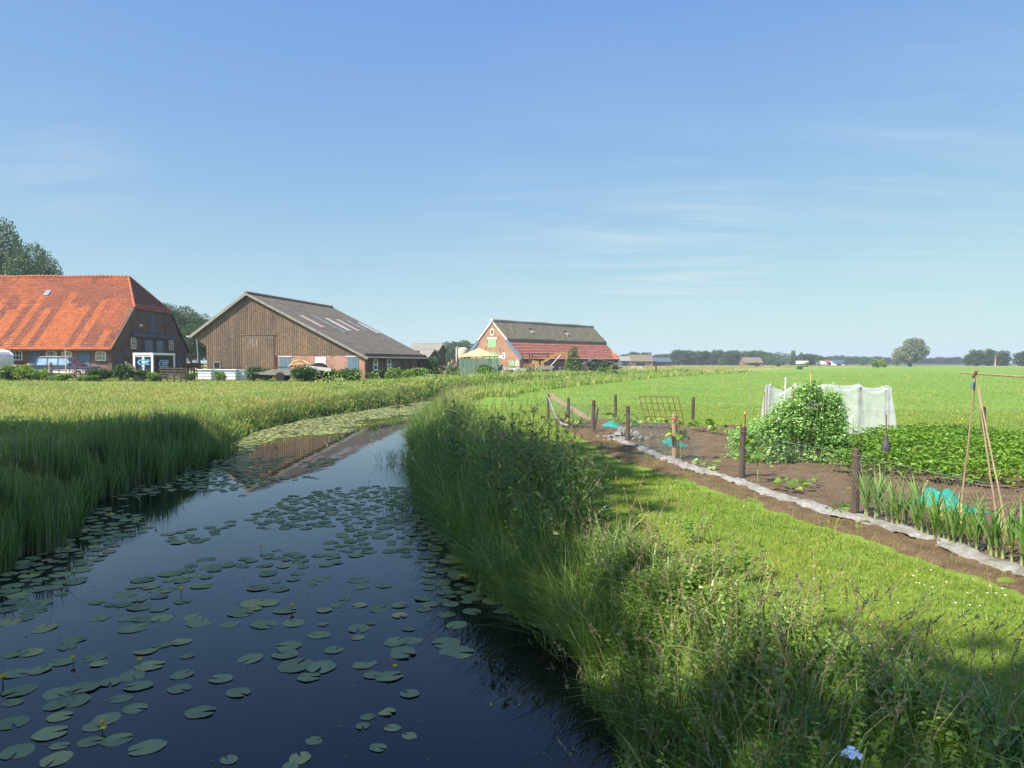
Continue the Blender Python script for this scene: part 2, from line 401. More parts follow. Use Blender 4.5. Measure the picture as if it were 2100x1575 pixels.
M['boxpanel'] = pm('black_panel', (.018, .016, .016), (.012, .011, .011), 3, .35, spec=.4)
M['logoblue'] = pm('logo_blue', (.09, .36, .6), (.08, .3, .52), 6, .5)
M['chrome'] = pm('bright_metal', (.6, .6, .6), (.5, .5, .5), 4, .2, metal=.9)
M['carblue'] = pm('car_dark_blue', (.03, .04, .065), (.025, .033, .055), 3, .25, spec=.6)
M['carsilver'] = pm('car_pale_stripe', (.62, .6, .55), (.5, .48, .44), 3, .35, spec=.5)
M['carred'] = pm('car_brown_orange', (.32, .12, .05), (.25, .09, .04), 3, .35, spec=.5)
M['carpane'] = pm('car_glass', (.30, .40, .48), (.16, .22, .28), 1.2, .12, spec=.8)
M['canvas'] = pm('yellow_canvas', (.62, .53, .21), (.54, .46, .18), 2, .8)
M['greensheet'] = pm('green_sheet', (.15, .225, .155), (.10, .155, .11), 3, .6, rv=.2)
M['yellow'] = pm('machine_yellow', (.42, .26, .06), (.28, .17, .045), 3, .6, fine=(20, .25))
M['oxide'] = pm('red_oxide', (.3, .1, .055), (.2, .075, .045), 3, .7)
M['pipeyellow'] = pm('yellow_pipe', (.62, .42, .14), (.5, .33, .1), 4, .5)
M['greyboard'] = pm('weathered_grey', (.27, .25, .2), (.17, .155, .125), 3, .85, .2)
M['stone'] = pm('rubble', (.3, .28, .25), (.2, .18, .16), 5, .9, .4)
M['cowbrown'] = pm('brown_coat', (.20, .075, .035), (.14, .05, .025), 4, .7)
M['horsedark'] = pm('dark_coat', (.03, .02, .018), (.02, .014, .012), 4, .6)
M['bluedrum'] = pm('blue_plastic', (.02, .09, .42), (.015, .06, .3), 4, .4)
M['petalyellow'] = pm('yellow_petal', (.78, .50, .01), (.66, .4, .01), 9, .5)
M['petalwhite'] = pm('white_petal', (.82, .76, .70), (.75, .62, .58), 9, .6)
M['silo'] = pm('silo_cream', (.55, .47, .33), (.45, .38, .27), 3, .7)
M['redtie'] = pm('red_tie', (.7, .08, .06), None, 5, .6)
M['paper'] = pm('crumpled_paper', (.72, .76, .82), (.6, .64, .7), 8, .8, .3)
M['cane'] = pm('yellow_cane', (.62, .46, .16), (.5, .36, .12), 6, .6)
M['bottle'] = pm('grey_bottle', (.085, .08, .08), (.05, .048, .048), 9, .45, fine=(30, .3))
M['grasscard'] = None
# foliage
M['lawn'] = leafmat('lawn_blades', [(0, (0.1141, 0.2025, 0.0224)), (0.5, (0.1751, 0.27, 0.032)), (0.85, (0.2436, 0.324, 0.048)), (1, (0.4263, 0.3375, 0.144))], .35, gloss=.03, patch=(.9, (1.3, 1.02, .9)))
M['meadow'] = leafmat('meadow_blades', [(0, (0.1094, 0.2035, 0.0393)), (0.45, (0.1825, 0.285, 0.0568)), (0.8, (0.2627, 0.3257, 0.0983)), (1, (0.4379, 0.3908, 0.2403))], .3, gloss=.02, patch=(.33, (1.5, 1.02, 1.1)))
M['field'] = leafmat('field_blades', [(0, (0.156, 0.2375, 0.0605)), (0.6, (0.1872, 0.2707, 0.0715)), (1, (0.2184, 0.2945, 0.0825))], .3, gloss=.02, patch=(.10, (1.22, 1.03, 1)))
M['bankband'] = leafmat('ditch_grass_blades', [(0, (0.1553, 0.263, 0.0455)), (0.5, (0.269, 0.3472, 0.0725)), (0.8, (0.4346, 0.3998, 0.1449)), (1, (0.621, 0.484, 0.2484))], .3, gloss=.02, patch=(.35, (.75, .95, .7)))
M['hay'] = leafmat('hay_blades', [(0, (0.196, 0.224, 0.056)), (0.5, (0.336, 0.28, 0.112)), (1, (0.462, 0.336, 0.168))], .3, gloss=.01, patch=(.02, (.8, 1, .7)))
M['tall'] = leafmat('tall_grass_blades', [(0, (0.0938, 0.168, 0.0264)), (0.5, (0.15, 0.234, 0.0312)), (0.85, (0.225, 0.3, 0.048)), (1, (0.425, 0.36, 0.156))], .3, gloss=.06, patch=(.7, (.8, .95, 1.1)))
M['reed'] = leafmat('reed_blades', [(0, (0.078, 0.15, 0.03)), (0.6, (0.13, 0.2188, 0.0384)), (0.93, (0.182, 0.275, 0.048)), (1, (0.416, 0.3375, 0.132))], .25, base=(.10, .10, .045), gloss=.06)
M['seed'] = leafmat('seed_heads', [(0, (.19, .155, .085)), (.6, (.31, .255, .135)), (1, (.42, .35, .19))], .25, gloss=.02)
M['weed'] = leafmat('weed_leaves', [(0, (0.084, 0.168, 0.0216)), (0.5, (0.144, 0.252, 0.0312)), (0.9, (0.228, 0.336, 0.048)), (1, (0.48, 0.456, 0.06))], .32, gloss=.06)
M['thistle'] = leafmat('thistle_leaves', [(0, (0.05, 0.1, 0.03)), (1, (0.1, 0.17, 0.05))], .2, gloss=.05)
M['leek'] = leafmat('leek_leaves', [(0, (0.1232, 0.238, 0.0585)), (0.5, (0.1694, 0.308, 0.0643)), (1, (0.2464, 0.364, 0.0702))], .3, base=(.22, .30, .08), gloss=.03)
M['potato'] = leafmat('potato_leaves', [(0, (0.0668, 0.1559, 0.0224)), (0.5, (0.1337, 0.2551, 0.032)), (0.85, (0.2228, 0.3402, 0.048)), (1, (0.3861, 0.3969, 0.048))], .3, gloss=.02)
M['pea'] = leafmat('pea_leaves', [(0, (0.1521, 0.2921, 0.0756)), (0.5, (0.2535, 0.4268, 0.126)), (1, (0.431, 0.584, 0.2016))], .35, gloss=.025)
M['bush'] = leafmat('bush_leaves', [(0, (.03, .07, .018)), (.6, (.055, .11, .024)), (1, (.10, .16, .035))], .25, gloss=.04)
M['crown'] = leafmat('oak_leaves', [(0, (0.0312, 0.0688, 0.0192)), (0.6, (0.0562, 0.1063, 0.0264)), (1, (0.0938, 0.15, 0.036))], .2, gloss=.05)
M['crownlight'] = leafmat('light_leaves', [(0, (.05, .1, .02)), (.6, (.08, .15, .03)), (1, (.12, .19, .045))], .25, gloss=.04)
M['willow'] = leafmat('willow_leaves', [(0, (0.13, 0.169, 0.091)), (0.6, (0.195, 0.234, 0.13)), (1, (0.273, 0.299, 0.182))], .2, gloss=.04)
M['pad'] = leafmat('lily_pad', [(0, (0.1487, 0.183, 0.0828)), (0.5, (0.1945, 0.2345, 0.1104)), (0.85, (0.2288, 0.2688, 0.1173)), (0.95, (0.3203, 0.3318, 0.1104)), (1, (0.286, 0.2174, 0.1242))], .05, gloss=.08, rough=.4, patch=(13, (1.3, 1.15, .85)))
def netmat():
    m, nt, N, L = _nt('white_netting'); out = N.new('ShaderNodeOutputMaterial')
    tr = N.new('ShaderNodeBsdfTransparent'); d = N.new('ShaderNodeBsdfDiffuse'); d.inputs[0].default_value = (.68, .70, .69, 1); tl = N.new('ShaderNodeBsdfTranslucent'); tl.inputs[0].default_value = (.68, .70, .69, 1)
    m1 = N.new('ShaderNodeMixShader'); m1.inputs[0].default_value = .4; L.new(d.outputs[0], m1.inputs[1]); L.new(tl.outputs[0], m1.inputs[2])
    tc = N.new('ShaderNodeTexCoord'); n = _noise(N, L, tc.outputs['Object'], 4, 4, .6); rp = _ramp(N, [(.3, (.28,) * 3), (.7, (.52,) * 3)]); L.new(n.outputs[0], rp.inputs[0])
    mx = N.new('ShaderNodeMixShader'); L.new(rp.outputs[0], mx.inputs[0]); L.new(tr.outputs[0], mx.inputs[1]); L.new(m1.outputs[0], mx.inputs[2]); L.new(mx.outputs[0], out.inputs[0]); return m
M['net'] = netmat()
def watermat():
    m, nt, N, L = _nt('canal_water'); out = N.new('ShaderNodeOutputMaterial'); b = N.new('ShaderNodeBsdfPrincipled')
    b.inputs['Base Color'].default_value = (.006, .0075, .007, 1); b.inputs['Roughness'].default_value = .015; b.inputs['IOR'].default_value = 1.36
    ge = N.new('ShaderNodeNewGeometry'); n = _noise(N, L, ge.outputs['Position'], 1.6, 2, .5, (1, .6, 1)); n2 = _noise(N, L, ge.outputs['Position'], 9, 2, .5)
    ad = N.new('ShaderNodeMath'); ad.operation = 'MULTIPLY_ADD'; L.new(n2.outputs[0], ad.inputs[0]); ad.inputs[1].default_value = .12; L.new(n.outputs[0], ad.inputs[2])
    bp = N.new('ShaderNodeBump'); bp.inputs['Strength'].default_value = .03; bp.inputs['Distance'].default_value = .06; L.new(ad.outputs[0], bp.inputs['Height']); L.new(bp.outputs[0], b.inputs['Normal'])
    L.new(b.outputs[0], out.inputs[0]); return m
M['water'] = watermat()
def groundmat():
    m, nt, N, L = _nt('ground_cover'); out = N.new('ShaderNodeOutputMaterial'); b = N.new('ShaderNodeBsdfPrincipled'); a = N.new('ShaderNodeAttribute'); a.attribute_name = 'gcol'
    ge = N.new('ShaderNodeNewGeometry'); n = _noise(N, L, ge.outputs['Position'], 3.5, 6, .7); r1 = _ramp(N, [(.3, (.72,) * 3), (.7, (1.25,) * 3)]); L.new(n.outputs[0], r1.inputs[0])
    n2 = _noise(N, L, ge.outputs['Position'], .15, 4, .6); r2 = _ramp(N, [(.3, (.86, .9, .85)), (.7, (1.16, 1.1, 1.12))]); L.new(n2.outputs[0], r2.inputs[0])
    c = _mix(N, L, 1.0, a.outputs['Color'], r1.outputs[0], 'MULTIPLY'); c = _mix(N, L, 1.0, c, r2.outputs[0], 'MULTIPLY')
    L.new(c, b.inputs['Base Color']); b.inputs['Roughness'].default_value = .95; b.inputs['Specular IOR Level'].default_value = .05
    bp = N.new('ShaderNodeBump'); bp.inputs['Strength'].default_value = .5; bp.inputs['Distance'].default_value = .08; L.new(n.outputs[0], bp.inputs['Height']); L.new(bp.outputs[0], b.inputs['Normal'])
    L.new(b.outputs[0], out.inputs[0]); return m
M['ground'] = groundmat()
# ------------------------------------------------------------------ sky, sun, camera
SUN_AZ, SUN_EL = 238.0, 47.0
w = bpy.data.worlds.new('World'); scene.world = w; w.use_nodes = True
N, L = w.node_tree.nodes, w.node_tree.links; N.clear()
sky = N.new('ShaderNodeTexSky'); sky.sky_type = 'NISHITA'; sky.sun_disc = False
sky.sun_elevation = R(SUN_EL); sky.sun_rotation = R(SUN_AZ); sky.altitude = 0; sky.air_density = 1.0; sky.dust_density = .25; sky.ozone_density = 4.0
bg = N.new('ShaderNodeBackground'); bg.inputs[1].default_value = .15
tc = N.new('ShaderNodeTexCoord'); sx = N.new('ShaderNodeSeparateXYZ'); L.new(tc.outputs['Generated'], sx.inputs[0])
# thin cirrus high above: project the direction on a flat layer
def mth(op, a, b=None):
    n = N.new('ShaderNodeMath'); n.operation = op
    for i, x in enumerate((a, b)):
        if x is None: continue
        if hasattr(x, 'is_output'): L.new(x, n.inputs[i])
        else: n.inputs[i].default_value = x
    return n.outputs[0]
zz = mth('ADD', mth('MAXIMUM', sx.outputs[2], 0.0), .06)
px, py = mth('DIVIDE', sx.outputs[0], zz), mth('DIVIDE', sx.outputs[1], zz)
cb = N.new('ShaderNodeCombineXYZ'); L.new(px, cb.inputs[0]); L.new(py, cb.inputs[1])
mp = N.new('ShaderNodeMapping'); mp.inputs['Rotation'].default_value = (0, 0, R(14)); mp.inputs['Scale'].default_value = (.30, 1.25, 1); mp.inputs['Location'].default_value = (3.1, 1.7, 0); L.new(cb.outputs[0], mp.inputs[0])
n1 = N.new('ShaderNodeTexNoise'); n1.inputs['Scale'].default_value = 1.5; n1.inputs['Detail'].default_value = 8; n1.inputs['Roughness'].default_value = .62; n1.inputs['Distortion'].default_value = 1.6; L.new(mp.outputs[0], n1.inputs[0])
n2 = N.new('ShaderNodeTexNoise'); n2.inputs['Scale'].default_value = .33; n2.inputs['Detail'].default_value = 2; L.new(cb.outputs[0], n2.inputs[0])
rr = N.new('ShaderNodeMapRange'); rr.inputs[1].default_value = .39; rr.inputs[2].default_value = .68; L.new(n1.outputs[0], rr.inputs[0])
r2 = N.new('ShaderNodeMapRange'); r2.inputs[1].default_value = .46; r2.inputs[2].default_value = .62; L.new(n2.outputs[0], r2.inputs[0])

def blob(u, v, rad):
    d = ray(u, v); d = d / np.linalg.norm(d); vd = N.new('ShaderNodeVectorMath'); vd.operation = 'DISTANCE'; L.new(tc.outputs['Generated'], vd.inputs[0]); vd.inputs[1].default_value = tuple(d)
    m_ = N.new('ShaderNodeMapRange'); m_.interpolation_type = 'SMOOTHSTEP'; m_.inputs[1].default_value = rad; m_.inputs[2].default_value = rad * .15; L.new(vd.outputs['Value'], m_.inputs[0]); return m_.outputs[0]
msk = mth('ADD', mth('MULTIPLY', r2.outputs[0], .14), blob(1400, 520, .17))
for bb in ((130, 335, .11, .34), (1950, 540, .30, .45), (1100, 570, .22, .3)): msk = mth('ADD', msk, mth('MULTIPLY', blob(*bb[:3]), bb[3]))
cl = mth('MULTIPLY', mth('MULTIPLY', rr.outputs[0], mth('MINIMUM', msk, 1.0)), .7)
mx = N.new('ShaderNodeMix'); mx.data_type = 'RGBA'; L.new(cl, mx.inputs[0]); mx.inputs[7].default_value = (1.95, 2.25, 2.45, 1)
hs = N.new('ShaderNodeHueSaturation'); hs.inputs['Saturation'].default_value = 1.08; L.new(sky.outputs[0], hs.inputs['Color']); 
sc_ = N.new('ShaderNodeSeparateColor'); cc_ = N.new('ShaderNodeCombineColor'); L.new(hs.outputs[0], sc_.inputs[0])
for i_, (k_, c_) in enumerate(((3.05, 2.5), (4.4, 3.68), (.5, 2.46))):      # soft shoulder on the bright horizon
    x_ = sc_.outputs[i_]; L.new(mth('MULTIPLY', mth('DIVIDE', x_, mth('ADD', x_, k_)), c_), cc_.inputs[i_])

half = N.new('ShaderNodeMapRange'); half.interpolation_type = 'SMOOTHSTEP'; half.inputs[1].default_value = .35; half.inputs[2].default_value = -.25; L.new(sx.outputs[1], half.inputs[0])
mh = N.new('ShaderNodeMix'); mh.data_type = 'RGBA'; L.new(half.outputs[0], mh.inputs[0]); L.new(cc_.outputs[0], mh.inputs[6]); L.new(sky.outputs[0], mh.inputs[7]); L.new(mh.outputs[2], mx.inputs[6])   # the unseen sun half keeps its full glow, to brighten the shade
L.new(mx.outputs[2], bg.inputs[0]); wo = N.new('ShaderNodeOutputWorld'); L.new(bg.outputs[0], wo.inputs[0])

ld = bpy.data.lights.new('sun', 'SUN'); ld.energy = 4.3; ld.angle = R(.55); ld.color = (1, .93, .82)
sun = bpy.data.objects.new('sun', ld); COL.objects.link(sun)
sv = Vector((math.sin(R(SUN_AZ)) * math.cos(R(SUN_EL)), math.cos(R(SUN_AZ)) * math.cos(R(SUN_EL)), math.sin(R(SUN_EL))))
sun.rotation_euler = sv.to_track_quat('Z', 'Y').to_euler(); sun.location = (-60, -40, 80)

cd = bpy.data.cameras.new('camera'); cam = bpy.data.objects.new('camera', cd); COL.objects.link(cam)
cd.sensor_width = 36; cd.lens = 36 * FPX / 2100; cd.clip_end = 9000; cd.clip_start = .05
cam.location = (0, 0, CAMZ); cam.rotation_euler = (R(90) - PITCH, 0, 0); scene.camera = cam
scene.view_settings.view_transform = 'Standard'; scene.view_settings.look = 'None'; scene.view_settings.exposure = 1.25; scene.view_settings.gamma = 1
scene.cycles.use_denoising = True; scene.cycles.max_bounces = 8; scene.cycles.transparent_max_bounces = 24; scene.cycles.diffuse_bounces = 5
scene.cycles.sample_clamp_indirect = 8; scene.cycles.caustics_reflective = False; scene.cycles.caustics_refractive = False

# ------------------------------------------------------------------ terrain
_ly = [-40, -10, 0, 6, 10.2, 13, 15.6, 19, 22, 26, 30.5, 37, 46, 57, 65, 80, 92, 110, 135, 185, 300]
_lx = [-7.0, -7.0, -6.8, -6.9, -7.1, -8.1, -8.8, -8.6, -8.9, -10.0, -10.7, -10.5, -8.4, -5.8, -2.4, 3.5, 9, 18, 33, 58, 152]
_ry = [-40, 0, 5, 7, 8, 9.6, 10.2, 14, 17, 21, 28, 36, 44, 52, 58, 65, 80, 92, 110, 135, 185, 300]
_rx = [1.5, 1.3, 1.05, .8, .45, -.15, -.35, -1.45, -1.95, -2.6, -3.4, -3.9, -3.5, -1.2, 1.0, 4.0, 9.5, 15, 24, 39, 65, 160]
def XL(y): return np.interp(y, _ly, _lx)
def XR(y): return np.interp(y, _ry, _rx)
GZ = .95
def H(x, y):
    x = np.asarray(x, float); y = np.asarray(y, float)
    wob = (fbm(x * .7 + 50, y * .7, 2) - .5) * .5
    dl, dr = XL(y) - x + wob, x - XR(y) + wob
    zl = .85 + .42 * ss((y - 22) / 42) + .26 * ss((-x - 20) / 16) * ss((y - 30) / 30) - .2 * ss((y - 110) / 60)
    zr = np.full_like(x, GZ)
    land = np.where(dl > dr, zl, zr)
    d = np.maximum(dl, dr)
    fade = ss((y - 125) / 20)
    bk = ss((d + .9) / 2.1); bk = bk * (1 - fade) + fade
    z = -.7 + (land + .7) * bk
    return z + (fbm(x * .5, y * .5, 3) - .5) * .07 * (d > .5) * (np.hypot(x, y) < 120)
def axis(fine, lo, hi, step, far, g=1.13):
    a = list(np.arange(lo, hi + 1e-6, step)); s_ = step; v = hi
    while v < far: s_ *= g; v += s_; a.append(v)
    s_ = step; v = lo; b = []
    while v > -fine: s_ *= g; v -= s_; b.append(v)
    return np.array(b[::-1] + a)
gx = axis(3500, -14, 16, .2, 3500); gy = axis(60, -4, 60, .25, 4500, 1.06)
XX, YY = np.meshgrid(gx, gy, indexing='ij'); ZZ = H(XX, YY)
nx, ny = XX.shape
idx = np.arange(nx * ny).reshape(nx, ny)
quads = np.stack([idx[:-1, :-1], idx[1:, :-1], idx[1:, 1:], idx[:-1, 1:]], -1).reshape(-1, 4)
def gcolor(x, y):
    dl, dr = XL(y) - x, x - XR(y); n = fbm(x * .05, y * .05, 3)[..., None]
    lawn = np.array([.14, .21, .035]); field = np.array([.145, .235, .042]); mead = np.array([.18, .215, .05]); hay = np.array([.30, .265, .11]); mud = np.array([.045, .04, .024])
    right = np.where((y > 30)[..., None], field, lawn)
    hf = ss((y - 75) / 60)[..., None]
    left = mead * (1 - hf) + (hay * (.55 + .45 * n) + mead * .5 * (1 - n)) * hf
    # distant fields in strips
    for y0, y1, c in ((330, 390, (.085, .15, .035)), (390, 420, (.2, .2, .07)), (420, 5000, (.075, .13, .035))):
        left = np.where(((y > y0 + x * .05) & (y <= y1 + x * .05))[..., None], np.array(c), left)
    right = np.where((y > 300)[..., None], np.array([.24, .235, .12]), right); right = np.where((y > 360)[..., None], np.array([.08, .13, .04]), right)
    c = np.where((dl > dr)[..., None], left, right)
    wet = (np.maximum(dl, dr) < .25) & (y < 140)
    c = np.where(wet[..., None], mud, c)
    return np.concatenate([c, np.ones(c.shape[:-1] + (1,))], -1)
ground = mesh_np('ground', np.stack([XX, YY, ZZ], -1).reshape(-1, 3), [quads], M['ground'], None, True, {'gcol': ('POINT', 'FLOAT_COLOR', gcolor(XX, YY).reshape(-1, 4))})
tag(ground, kind='structure')
# water sheet follows the canal
wy = np.concatenate([np.arange(-30, 60, 1.0), np.arange(60, 140, 4.0)])
wv = [];
for y in wy: wv += [(XL(y) - 1.3, y, 0), (XR(y) + 1.3, y, 0)]
wq = np.array([[2 * i, 2 * i + 1, 2 * i + 3, 2 * i + 2] for i in range(len(wy) - 1)])
tag(mesh_np('water', np.array(wv), [wq], M['water']), kind='structure')

# ------------------------------------------------------------------ dug garden soil
soil_px = [(2330, 1330), (2130, 1246), (1690, 1088), (1450, 1008), (1230, 934), (1140, 874), (1122, 857), (1262, 860), (1420, 874), (1560, 872), (1700, 897), (2017, 913), (2400, 930)]
soil_poly = [G(u, v, GZ)[:2] for u, v in soil_px] + [np.array([16.0, 7.0])]
sxs = np.arange(.8, 19, .075); sys_ = np.arange(4, 28.5, .1)
SX, SY = np.meshgrid(sxs, sys_, indexing='ij')
ins = inpoly(SX + (fbm(SX * 2, SY * 2, 2) - .5) * .35, SY + (fbm(SX * 2 + 9, SY * 2, 2) - .5) * .35, soil_poly)
def pdist(x, y, poly):
    d = np.full(x.shape, 9.)
    for i in range(len(poly)):
        a, b = np.array(poly[i][:2]), np.array(poly[(i + 1) % len(poly)][:2]); ab = b - a; t = np.clip(((x - a[0]) * ab[0] + (y - a[1]) * ab[1]) / (ab @ ab), 0, 1); d = np.minimum(d, np.hypot(x - a[0] - t * ab[0], y - a[1] - t * ab[1]))
    return d
SD = pdist(SX, SY, soil_poly); SZ = H(SX, SY) + .065 * ss(SD / .3) - .04 + (fbm(SX * 3.2, SY * 3.2, 4) - .5) * .10 * (.3 + .7 * ss(SD / .3)) + (vnoise(SX * 11, SY * 11) - .5) * .035
si = np.arange(SX.size).reshape(SX.shape)
sq = np.stack([si[:-1, :-1], si[1:, :-1], si[1:, 1:], si[:-1, 1:]], -1)[ins[:-1, :-1]]
used = np.unique(sq); remap = np.zeros(SX.size, int); remap[used] = np.arange(len(used))
tag(mesh_np('garden_soil', np.stack([SX, SY, SZ], -1).reshape(-1, 3)[used], [remap[sq]], M['soil'], None, True), kind='structure')
def in_soil(x, y, grow=0): return inpoly(x, y, soil_poly)
# ------------------------------------------------------------------ roof sheets built tile row by tile row
def roof_tiles(name, mat, parent, O, U, V, Ln, row, cw, urange, amp=.025, step=.035, rf=None, k=4, over=.05):
    O, U, V = (np.array(a, float) for a in (O, U, V)); U /= np.linalg.norm(U); V /= np.linalg.norm(V); Nn = np.cross(U, V)
    if Nn[2] < 0: Nn = -Nn
    vs, qs, rs = [], [], []; n = 0; nr = int(math.ceil(Ln / row))
    for r_ in range(nr):
        s0, s1 = r_ * row, min(Ln, (r_ + 1) * row + over)
        a0, b0 = urange(s0); a1, b1 = urange(min(s1, Ln)); lo, hi = min(a0, a1), max(b0, b1)
        c0, c1 = int(math.floor(lo / cw)), int(math.ceil(hi / cw))
        us = np.arange(c0 * k, c1 * k + 1) * (cw / k)
        z = amp * np.sin(2 * PI * us / cw)
        jit = (vnoise(us * 1.3 + 7 * r_, us * 0 + r_ * 3.7) - .5) * .02
        l0 = O + np.outer(np.clip(us, a0, b0), U) + V * s0 + np.outer(z + step + jit, Nn)
        l1 = O + np.outer(np.clip(us, a1, b1), U) + V * s1 + np.outer(z + jit, Nn)
        # the lower butt edge
        lb = l0 - Nn * (step + .03)
        m = len(us); vs += [lb, l0, l1]
        i = np.arange(m - 1); ok = ~((us[1:] <= lo) | (us[:-1] >= hi)); i = i[ok]
        qs.append(np.stack([n + i, n + i + 1, n + m + i + 1, n + m + i], 1)); qs.append(np.stack([n + m + i, n + m + i + 1, n + 2 * m + i + 1, n + 2 * m + i], 1))
        col = np.floor(us[:-1][ok] / cw + .25).astype(int)
        v = np.array([rf(c, r_) for c in col]) if rf else rng.random(len(col))
        rs += [v, v]; n += 3 * m
    return mesh_np(name, np.concatenate(vs), qs, mat, parent, False, {'rnd': ('FACE', 'FLOAT', np.concatenate(rs))})
def arch(cx, z0, w_, h_, rise, n=8):
    """outline with a segmental arch on top, counter clockwise from bottom left"""
    p = [(cx - w_ / 2, z0), (cx + w_ / 2, z0)]
    for i in range(n + 1):
        t = i / n; x = cx + w_ / 2 - w_ * t; p.append((x, z0 + h_ - rise + rise * (1 - (2 * t - 1) ** 2)))
    return p
def window(parent, fn, cx, z0, w_, h_, rise, cols, rows, fmat, pmat, fr=.08, bar=.045, name='window', sill=None):
    f = MB(); o = arch(cx, z0, w_, h_, rise); i = arch(cx, z0 + fr, w_ - 2 * fr, h_ - 2 * fr, rise * .8)
    f.ring(o, i, fn, .0, .06)
    for c in range(1, cols):
        x = cx - w_ / 2 + w_ * c / cols; f.prism([(x - bar / 2, z0 + fr), (x + bar / 2, z0 + fr), (x + bar / 2, z0 + h_ - fr), (x - bar / 2, z0 + h_ - fr)], fn, .012, .05)
    for r_ in range(1, rows):
        z = z0 + h_ * r_ / rows; f.prism([(cx - w_ / 2 + fr, z - bar / 2), (cx + w_ / 2 - fr, z - bar / 2), (cx + w_ / 2 - fr, z + bar / 2), (cx - w_ / 2 + fr, z + bar / 2)], fn, .014, .047)
    fo = f.build(name, fmat, parent)
    MB().prism(arch(cx, z0 + fr * .6, w_ - fr, h_ - fr * 1.2, rise * .9), fn, .002, .009).build('pane', pmat, fo)
    if sill: MB().prism([(cx - w_ / 2 - .06, z0 - .16), (cx + w_ / 2 + .06, z0 - .16), (cx + w_ / 2 + .06, z0 - .06), (cx - w_ / 2 - .06, z0 - .06)], fn, .0, .1).build('sill', sill, fo)
    return fo
def door(parent, fn, cx, z0, w_, h_, rise, mat, boards=6, handle=True, name='door'):
    d = MB(); bw = w_ / boards
    for b in range(boards):
        x0, x1 = cx - w_ / 2 + b * bw + .008, cx - w_ / 2 + (b + 1) * bw - .008
        zt = lambda x: z0 + h_ - rise + rise * (1 - (2 * (x - cx) / w_) ** 2)
        d.prism([(x0, z0), (x1, z0), (x1, zt(x1)), (x0, zt(x0))], fn, .0, .035 + .006 * (b % 2))
    o = d.build(name, mat, parent)
    if handle: MB().prism([(cx + w_ * .36, z0 + .95), (cx + w_ * .42, z0 + .95), (cx + w_ * .42, z0 + 1.1), (cx + w_ * .36, z0 + 1.1)], fn, .043, .075).build('handle', M['metal'], o)
    return o

# ================================================================== farmhouse with the orange roof
FO = (-36.8, 75.85, 1.6); FF = Frame(FO, 0)
fh = thing('farmhouse', 'long brick farmhouse with streaked orange pantile roof and half hipped dark gable', 'farmhouse', FO)
fw = lambda a, b, t: (a, -7.8 - t, b)            # front wall, faces the meadow
fg = lambda a, b, t: (t, a, b)                    # gable, faces the barn
LX = -25.0
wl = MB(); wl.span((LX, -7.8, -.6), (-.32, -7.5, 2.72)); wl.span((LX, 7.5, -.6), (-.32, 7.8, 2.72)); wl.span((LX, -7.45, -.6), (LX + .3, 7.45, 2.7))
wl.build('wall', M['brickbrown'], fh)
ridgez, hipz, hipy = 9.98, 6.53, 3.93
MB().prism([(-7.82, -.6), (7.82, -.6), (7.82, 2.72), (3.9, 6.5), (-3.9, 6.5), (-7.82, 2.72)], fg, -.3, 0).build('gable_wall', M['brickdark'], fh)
# roof: front slope, hip, rear slope
sl = math.hypot(8.3, ridgez - 2.42); sh = sl * (hipz - 2.42) / (ridgez - 2.42)
colv = {}
def fh_rnd(c, r_):
    if c not in colv:
        colv[c] = None
    g_ = (c - 3) // 3; band = _tab[g_ % 256, 5] * .55 + .45 * _tab[((c + 40) // 7) % 256, 9]; edge = vnoise(np.array(c * .13 + 40), np.array(r_ * .16))
    v = .78 if band > .5 else .3
    if random.random() < .14: v = random.uniform(.3, .8)
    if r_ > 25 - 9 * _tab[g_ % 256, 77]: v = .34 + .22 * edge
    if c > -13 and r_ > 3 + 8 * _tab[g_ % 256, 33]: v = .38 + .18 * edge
    if r_ < 1: v = .72
    return float(np.clip(v + random.uniform(-.13, .13) - (.2 if random.random() < .03 else 0), 0, 1))
def fr_range(s_): return (LX, .18 if s_ <= sh else .18 - 2.58 * (s_ - sh) / (sl - sh))
roof_tiles('roof', M['tile'], fh, (0, -8.3, 2.42), (1, 0, 0), (0, 8.3, ridgez - 2.42), sl, .34, .235, fr_range, rf=fh_rnd)
hl = math.hypot(2.4, ridgez - hipz)
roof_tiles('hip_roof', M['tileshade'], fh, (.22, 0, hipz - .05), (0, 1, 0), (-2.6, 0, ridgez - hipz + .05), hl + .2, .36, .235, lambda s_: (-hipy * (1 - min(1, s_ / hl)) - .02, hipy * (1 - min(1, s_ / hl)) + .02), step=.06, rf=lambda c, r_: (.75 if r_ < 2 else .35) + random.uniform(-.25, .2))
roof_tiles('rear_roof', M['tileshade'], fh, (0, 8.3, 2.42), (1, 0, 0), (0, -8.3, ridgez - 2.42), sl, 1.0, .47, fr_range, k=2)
b = MB()
for i in range(60):
    x = LX + i * .38
    if x < -2.6: b.tube([(x, 0, ridgez + .04 + .03 * math.sin(i * .4)), (x + .36, 0, ridgez + .06 + .03 * math.sin(i * .4))], [.11, .14], 8)
for sy in (-1, 1):
    for i in range(13):
        t0, t1 = i / 13, (i + .95) / 13
        b.tube([(.2 - 2.6 * t, sy * hipy * (1 - t), hipz + (ridgez - hipz) * t + .07) for t in (t0, t1)], [.13, .1], 8)
b.build('ridge_tiles', M['ridge'], fh)
b = MB()
for sy in (-1, 1):
    b.bar((.1, sy * 8.25, 2.38), (.1, sy * 3.98, hipz - .1), .22, .14)
b.span((-.1, -3.9, 6.36), (.16, 3.9, 6.46)); b.span((LX, -8.2, 2.3), (0, -7.85, 2.44)); b.build('verge_board', M['oldwood'], fh)
MB().span((LX, -8.36, 2.28), (.15, -8.27, 2.4)).build('gutter', M['darkwood'], fh)
